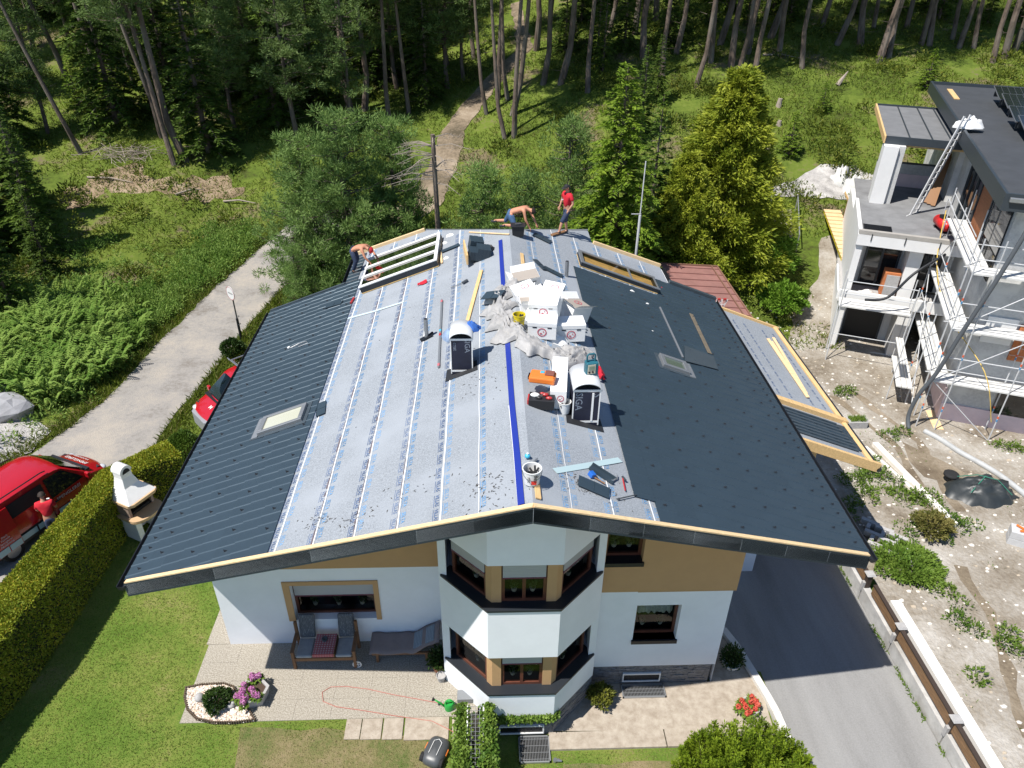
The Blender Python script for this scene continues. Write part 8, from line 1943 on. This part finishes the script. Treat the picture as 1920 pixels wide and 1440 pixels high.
by_top(1345, 128, 23.0, TH_, 9.5, 'golden_conifer', 'tall yellow-green conifer beside the antenna mast', sxy=1.3)
by_top(1280, 285, 21.5, TH_, 9.5, 'golden_conifer', 'lower yellow-green conifer in front of the tall one', sxy=0.85)
by_top(1065, 232, 23.0, BP_[1], 5, 'bushy_pine', 'bushy blue-green pine behind the standing man', sxy=0.9)
by_top(905, 318, 20.5, BP_[1], 5, 'bushy_pine', 'low bushy pine behind the kneeling man', sxy=0.85)
by_top(985, 330, 20.0, BP_[1], 5, 'bushy_pine', 'low bushy pine between the two men at the rear edge', sxy=0.8)
by_top(655, 225, 21.5, BP_[0], 6.5, 'bushy_pine', 'big bushy pine where the road meets the house', sxy=0.95)
by_top(575, 265, 22.5, BP_[0], 6.5, 'bushy_pine', 'bushy pine overhanging the gravel road', sxy=0.82)
by_top(745, 235, 23.0, BP_[0], 6.5, 'bushy_pine', 'bushy pine next to the snapped trunk', sxy=0.75)
by_top(540, 465, 19.5, BP_[1], 5, 'bushy_pine', 'low pine shoot at the roof corner by the road', sxy=0.42)
# snapped trunk with dead branches
P = Vector((CAM+ray(820, 425)*((19.0-CAM[1])/ray(820, 425)[1]))); z = gh(P.x, 19.0); zt_ = upz((P.x, 19.0), 252); root = thing('snapped_tree', (P.x, 19.0, z), 'snapped bare trunk with dead grey branches behind the skylight', 'tree')
m = MB(); m.tube([(P.x, 19.0, z-0.3), (P.x+0.03, 19.0, (z+zt_)/2), (P.x-0.02, 19.0, zt_)], [0.13, 0.11, 0.09], 9); m.build('trunk', m_bark, root)
m = MB()
for k in range(26):
    a = rng.uniform(0, 6.28) if k > 8 else rng.uniform(2.4, 4.0); L = rng.uniform(0.8, 2.4); zz = zt_-rng.uniform(0.1, 1.9); e = np.array([P.x+L*math.cos(a), 19+L*math.sin(a)*0.7, zz+rng.uniform(-0.5, 0.3)]); m.tube([(P.x, 19, zz), tuple((np.array([P.x, 19, zz])+e)/2+np.array([0, 0, 0.15])), tuple(e)], [0.03, 0.018, 0.006], 4)
    for j in range(7):
        t = rng.uniform(0.3, 1); c = np.array([P.x, 19, zz])*(1-t)+e*t; m.tube([tuple(c), tuple(c+rdir(1)[0]*0.35*np.array([1, 1, 0.6]))], [0.008, 0.003], 3)
m.build('dead_branches', m_dead, root)
# background wood
for k in range(150):
    y = rr.uniform(52, 96); x = rr.uniform(-62, 66)
    if abs(x-2) < 3 and y < 70: continue
    s = rr.uniform(0.9, 1.5) if y > 60 else rr.uniform(0.5, 0.95)
    tree(SP[k % 2], Vector((x, y, gh(x, y)-0.1)), s, rr.uniform(0, 6), 'spruce_tree', 'spruce standing in the dark back of the wood', G4)
for k in range(46):
    y = rr.uniform(54, 80); x = rr.uniform(-55, 60)
    tree(rr.choice(TP), Vector((x, y, gh(x, y)-0.1)), rr.uniform(0.8, 1.0), rr.uniform(0, 6), 'pine_tree', 'tall pine deep in the back of the wood', 'tall pines deep in the wood', (rr.uniform(-2, 2), rr.uniform(-2, 2)))
for k in range(14):    # off to the left, shading the road bank
    x, y = rr.uniform(-34, -23), rr.uniform(6, 30)
    tree(SP[k % 2], Vector((x, y, gh(x, y)-0.1)), rr.uniform(0.7, 1.1), rr.uniform(0, 6), 'spruce_tree', 'spruce on the far side of the road bank', 'spruces beyond the road bank')

# ---- undergrowth: grass, ferns and low bushes too many to count
def scatter(n, x0, x1, y0, y1): return rng.uniform(x0, x1, n), rng.uniform(y0, y1, n)
def onroad(x, y, margin=0.0):
    yy = np.array([p_[1] for p_ in ROADL]); xl = np.interp(y, yy, [p_[0] for p_ in ROADL]); ry = ROADR[::-1]; xr = np.interp(y, [p_[1] for p_ in ry], [p_[0] for p_ in ry])
    return (x > xl-margin) & (x < xr+margin) & (y < 32)
def tnoise(x, y, s, o=0.0): return np.sin(x*s+o)*np.cos(y*s*1.13-o)+0.6*np.sin(x*s*2.3+y*s*1.7+o*2)+0.4*np.cos(x*s*4.1-y*s*3.3+o)
pathp = [GT(*p_) for p_ in ((650, 448), (735, 412), (800, 380), (832, 310), (850, 245), (880, 205), (915, 160), (955, 120), (985, 90), (975, 45), (967, 5))]
def nearpath(x, y, w_):
    o = np.zeros(len(x), bool)
    for i in range(len(pathp)-1):
        a, b_ = pathp[i], pathp[i+1]; dx, dy = b_.x-a.x, b_.y-a.y; t = np.clip(((x-a.x)*dx+(y-a.y)*dy)/(dx*dx+dy*dy), 0, 1); o |= (x-a.x-t*dx)**2+(y-a.y-t*dy)**2 < w_*w_
    return o
V = []
def blades(x, y, ln, wd, spread=0.7, up=1.0, dz=0.0):
    n = len(x); P = np.c_[x, y, GH(x, y)+dz]; V.append(kites(P, rdir(n)*spread+np.array([0, 0, up]), rdir(n), ln, wd))
x, y = scatter(330000, -48, 55, 17, 60); k = (tnoise(x, y, 0.45) > -0.75) & ~onroad(x, y, 0.2) & ~nearpath(x, y, 0.8) & ~((x > 15) & (y < 25)) & (np.abs(x+1) < 10+(y+10)*0.72) & ~((np.abs(x) < 8) & (y < 16))
x, y = x[k], y[k]; n = len(x); blades(x, y, rng.uniform(0.12, 0.34, n), rng.uniform(0.03, 0.06, n), 0.9, 0.8)
obj('forest_grass', leaf_mesh('forest_grass', np.concatenate(V), m_ugr), kind='stuff', label='tufted grass covering the forest floor', cat='grass')
V = []
def bushlets(cx, cy, r, h, n, ls, wr=0.42):
    for a, b_, rr_, hh in zip(cx, cy, r, h):
        m_ = int(n*rr_*rr_*hh)+40; d = rdir(m_); d[:, 2] = np.abs(d[:, 2]); q = rng.uniform(0.35, 1.05, m_)**0.6
        P = np.c_[a+d[:, 0]*rr_*q, b_+d[:, 1]*rr_*q, float(GH(a, b_))+d[:, 2]*hh*q]; V.append(kites(P, d+rdir(m_)*0.7+np.array([0, 0, .15]), rdir(m_), ls*rng.uniform(.6, 1.3, m_), ls*wr*rng.uniform(.7, 1.2, m_)))
x, y = scatter(900, -46, 52, 20, 62); k = ~onroad(x, y, 0.8) & ~nearpath(x, y, 1.5) & (tnoise(x, y, 0.25, 2.0) > -0.5) & (np.abs(x+1) < 10+(y+10)*0.72) & ~((x > 14) & (y < 27)) & ~((np.abs(x+1) < 9) & (y < 24)); x, y = x[k], y[k]; n = len(x)
bushlets(x, y, rng.uniform(0.3, 1.1, n), rng.uniform(0.25, 0.95, n), 420, 0.20)
obj('undergrowth', leaf_mesh('undergrowth', np.concatenate(V), m_under), kind='stuff', label='low leafy undergrowth spread through the wood', cat='undergrowth')
# ferns on the bank beyond the road
V = []
FP = [tuple(GT(*p_)[:2]) for p_ in ((-40, 640), (30, 590), (60, 560), (150, 545), (240, 560), (270, 600), (262, 650), (225, 690), (150, 745), (90, 770), (30, 740), (-40, 720))]
xs_ = [p_[0] for p_ in FP]; ys_ = [p_[1] for p_ in FP]; cnt = 0
while cnt < 360:
    a, b_ = rng.uniform(min(xs_), max(xs_)), rng.uniform(min(ys_), max(ys_))
    if not inside((a, b_), FP) or onroad(np.array([a]), np.array([b_]), 0.15)[0]: continue
    cnt += 1; z = gh(a, b_); near = b_ < 19; hh = (rng.uniform(0.7, 1.2)*(1.15+0.45*float(tnoise(np.array([a]), np.array([b_]), 1.1)[0])) if near else rng.uniform(0.35, 0.9)); hh = min(max(hh, 0.4), 1.25); a0 = rng.uniform(0, 6.28)
    for f_ in range(6):
        an = a0+f_*1.05+rng.normal(0, .25); L = hh*rng.uniform(0.7, 1.1); n = 13; t = np.linspace(0.18, 1, n); dv = np.array([math.cos(an), math.sin(an), 0])
        c = np.array([a, b_, z])+dv*(L*0.72*t)[:, None]+np.array([0, 0, 1.0])*(hh*(rng.uniform(1.3, 1.9)*t-rng.uniform(0.6, 1.0)*t*t))[:, None]
        for s in (-1, 1):
            sd_ = np.cross(dv, [0, 0, 1.0])*s; d = np.tile(sd_, (n, 1))+dv*0.5+np.array([0, 0, -0.1]); V.append(kites(c, d, np.tile([0, 0, 1.0], (n, 1))+rdir(n)*0.2, 0.30*L*(1.08-t)+0.03, np.full(n, 0.075)))
FQ = [tuple(GT(*p_)[:2]) for p_ in ((240, 560), (330, 500), (380, 430), (480, 425), (490, 455), (440, 500), (380, 548), (300, 615), (265, 640))]
xs_ = [p_[0] for p_ in FQ]; ys_ = [p_[1] for p_ in FQ]
for _ in range(420):
    a, b_ = rng.uniform(min(xs_), max(xs_)), rng.uniform(min(ys_), max(ys_))
    if inside((a, b_), FQ) and not onroad(np.array([a]), np.array([b_]), 0.3)[0]: bushlets([a], [b_], [rng.uniform(0.15, 0.6)], [rng.uniform(0.2, 0.9)], 900, 0.13, 0.4)
xs_ = [p_[0] for p_ in FP]; ys_ = [p_[1] for p_ in FP]
for _ in range(330):
    a, b_ = rng.uniform(min(xs_), max(xs_)), rng.uniform(min(ys_), max(ys_))
    if inside((a, b_), FP) and not onroad(np.array([a]), np.array([b_]), 0.35)[0]: bushlets([a], [b_], [rng.uniform(0.2, 0.55)], [rng.uniform(0.4, 1.1)], 700, 0.17, 0.42)
for _ in range(150):
    a, b_ = rng.uniform(-24, -15), rng.uniform(9, 27)
    if not onroad(np.array([a]), np.array([b_]), 0.5)[0]: bushlets([a], [b_], [rng.uniform(0.2, 0.7)], [rng.uniform(0.2, 0.8)], 700, 0.14, 0.4)
obj('fern_bank', leaf_mesh('fern_bank', np.concatenate(V), m_fern), kind='stuff', label='bank of pale green ferns beyond the gravel road', cat='ferns')
# grass verge along the road and yard edges
V = []
for E_, sg in ((ROADL, -1), (ROADR, 1)):
    for i in range(len(E_)-1):
        a, b_ = E_[i], E_[i+1]; L = math.hypot(b_[0]-a[0], b_[1]-a[1]); n = int(L*420); t = rng.uniform(0, 1, n); off = np.abs(rng.normal(0, 0.5, n))*sg
        blades(a[0]+(b_[0]-a[0])*t+off, a[1]+(b_[1]-a[1])*t, rng.uniform(0.08, 0.34, n), rng.uniform(0.02, 0.045, n), 0.8, 0.9)
x, y = scatter(9000, -12.1, -8.2, 9.0, 24); k = ~onroad(x, y, 0.0); blades(x[k], y[k], rng.uniform(.05, .2, k.sum()), np.full(k.sum(), .03), .9, .8)
obj('verge_grass', leaf_mesh('verge_grass', np.concatenate(V), m_ugr), kind='stuff', label='dry grass verge along the gravel road', cat='grass')
# mown lawn blades
V = []; x, y = scatter(230000, -12.3, 6.0, -4.2, 9.0)
k = ~((x > -7.85) & (x < 6) & (y > -0.36)) & (x > -12.3+0.12*y) & ~((x > -1.7) & (x < 6.0) & (y > -0.8)) & ~((x < -10.2) & (y > 7)) & ~((x > -8.0) & (x < -6.05) & (y > -0.4) & (y < 0.7))
dry = (tnoise(x, y, 0.9, 1.0)+1.8*np.exp(-((y+1.2)/0.75)**2)*(x > -6.6)+0.9*np.exp(-((x+7.6)**2+(y-1)**2)/1.2)) > 1.15
x1, y1 = x[k & ~dry], y[k & ~dry]; n = len(x1); blades(x1, y1, rng.uniform(0.025, 0.06, n), rng.uniform(0.010, 0.018, n), 1.0, 0.8, 0.012)
obj('lawn_blades', leaf_mesh('lawn_blades', np.concatenate(V), m_grass), kind='stuff', label='short mown lawn grass', cat='grass')
V = []; x1, y1 = x[k & dry], y[k & dry]; n = len(x1); blades(x1, y1, rng.uniform(0.02, 0.05, n), rng.uniform(0.010, 0.018, n), 1.2, 0.6, 0.015)
obj('dry_lawn_blades', leaf_mesh('dry_lawn_blades', np.concatenate(V), leafmat('dry_blade', (0.19, 0.18, 0.06), (0.33, 0.27, 0.13), 1.0, 0, 0.2)), kind='stuff', label='dry yellow patches in the lawn', cat='grass')
# weeds on the building site
V = []
for (a, b_, rr_, n) in ((1700, 1060, 1.0, 9), (1720, 1010, 0.8, 5), (1740, 940, 0.6, 5), (1800, 985, 0.5, 4), (1650, 880, 0.9, 9), (1620, 910, 1.0, 9), (1690, 930, 0.9, 8), (1810, 1175, 0.35, 3), (1890, 1210, 0.5, 4), (1905, 840, 0.7, 5), (1665, 815, 0.4, 3), (1770, 1110, 0.5, 3), (1600, 960, 0.7, 5), (1640, 1040, 0.6, 5), (1575, 740, 0.4, 3), (1830, 1290, 0.3, 2)):
    P = G(a, b_, GZ)
    for _ in range(n):
        cx, cy = P.x+rng.normal(0, rr_*0.5), P.y+rng.normal(0, rr_*0.5)
        if cx > 10.65: bushlets([cx], [cy], [rng.uniform(0.15, 0.42)], [rng.uniform(0.10, 0.40)], 2600, 0.10, 0.55)
x, y = scatter(8000, 10.6, 21, -5, 20); k = tnoise(x, y, 0.8, 3.0) > 1.0; n = int(k.sum()); blades(x[k], y[k], rng.uniform(0.05, 0.14, n), np.full(n, 0.03), 1.0, 0.7)
n = 1500; yy_ = rng.uniform(-4, 9, n); kk = tnoise(yy_*1.0, yy_*0.3, 2.2) > -0.2; yy_ = yy_[kk]; n = len(yy_); V.append(kites(np.c_[9.93+rng.normal(0, 0.02, n), yy_, np.full(n, -1.065)], rdir(n)*0.8+np.array([-0.3, 0, 0.6]), rdir(n), rng.uniform(0.04, 0.12, n), rng.uniform(0.02, 0.04, n)))
obj('site_weeds', leaf_mesh('site_weeds', np.concatenate(V), m_green), kind='stuff', label='patches of green weeds on the bare dirt', cat='weeds')
for a, b_, rx, h, n, mt, lab in ((1700, 1062, 0.85, 0.38, 5000, m_green, 'dense green weed bush behind the board fence'), (1745, 1000, 0.5, 0.7, 2500, leafmat('dry_weed_leaf', (0.09, 0.10, 0.02), (0.22, 0.19, 0.06), 2, .1, .2), 'brownish feathery weed next to the bank stones'), (1430, 520, 1.3, 2.4, 9000, m_bright, 'bright green leafy bush behind the red-brown roof'), (1462, 590, 1.0, 1.6, 6000, m_bright, 'bright green bush beside the annex corner'), (1400, 470, 1.2, 2.2, 6000, m_bright, 'bright green bush under the golden conifer'), (1340, 505, 1.1, 1.6, 6000, m_spr, 'dark green bush behind the shed roof'), (1250, 470, 1.2, 1.8, 7000, m_spr, 'dark conifer bush below the antenna mast')):
    P = G(a, b_, GZ) if a > 1500 else GT(a, b_); bush('leafy_bush', (P.x, P.y, P.z-0.02), rx, rx, h, n, 0.16 if a < 1500 else 0.12, mt, lab, lumps=0.25, seed=a)
# stumps, logs and brushwood
for a, b_, h, r_, lab in ((1460, 200, 0.5, 0.16, 'grey tree stump in the sunny clearing'), (1460, 235, 0.3, 0.14, 'low rotten stump below the grey one'), (1440, 285, 0.4, 0.15, 'stump at the edge of the golden conifer')):
    P = GT(a, b_); m = MB(); m.tube([P-Vector((0, 0, .1)), P+Vector((0, 0, h*.5)), P+Vector((0.03, 0, h))], [r_*1.35, r_, r_*.9], 9); tag(m.build('tree_stump', m_dead), lab, 'stump')
P = GT(1570, 160); m = MB(); m.tube([P, P+Vector((0.25, 0.1, 0.35)), P+Vector((0.6, 0.2, 0.85))], [0.16, 0.13, 0.03], 7); tag(m.build('broken_log', m_dead), 'pale splintered log standing out of the bracken', 'log')
for a, b_, c, d, lab in ((500, 80, 655, 105, 'long dead branch leaning by the slender pines'), (1430, 105, 1500, 112, 'fallen grey trunk under the clearing pines'), (165, 335, 250, 345, 'bleached branch on the brown needle floor'), (330, 367, 385, 358, 'grey branch at the edge of the dark shade'), (420, 380, 480, 384, 'thin grey branch on the sunny moss')):
    A_, B_ = GT(a, b_), GT(c, d); m = MB(); m.tube([A_+Vector((0, 0, .08)), A_.lerp(B_, .5)+Vector((0, 0, .22)), B_+Vector((0, 0, .1))], [0.07, 0.05, 0.02], 6); tag(m.build('fallen_branch', m_dead), lab, 'branch')
P = GT(240, 300); m = MB()
for k in range(130): q = Vector((rng.normal(0, 1.0), rng.normal(0, 0.6), rng.uniform(0.05, 0.7))); d = Vector(rdir(1)[0])*rng.uniform(0.3, 1.0); d.z *= 0.3; m.tube([P+q-d, P+q+d+Vector((0, 0, .1))], [0.018, 0.006], 3)
tag(m.build('brushwood_heap', m_dead, kind='stuff'), 'heap of bare grey brushwood in the shade', 'brushwood')
drape('needle_floor', [tuple(GT(*p_)[:2]) for p_ in ((110, 370), (160, 335), (230, 310), (330, 340), (400, 330), (460, 350), (420, 375), (330, 372), (270, 360), (200, 350), (165, 385), (120, 395))], groundmat('needle_litter', [(0.3, (0.13, 0.10, 0.06)), (0.5, (0.27, 0.20, 0.13)), (0.68, (0.36, 0.29, 0.2))], 0.8, 8.0, 0.6, 14), 0.7, 0.012, jit=0.55)
P = G(30, 785, 0.0); m = MB(); m.ball((P.x-0.3, P.y, gh(P.x-0.3, P.y)+0.15), 0.9, 9, 7, 0, (1.2, 0.8, 0.55), jit=0.12); tag(m.build('boulder', M('grey_rock', (0.30, 0.30, 0.31), 0.9, var=0.15, scale=3, bump=0.5, bscale=8)), 'large grey boulder on the verge across the road', 'boulder')
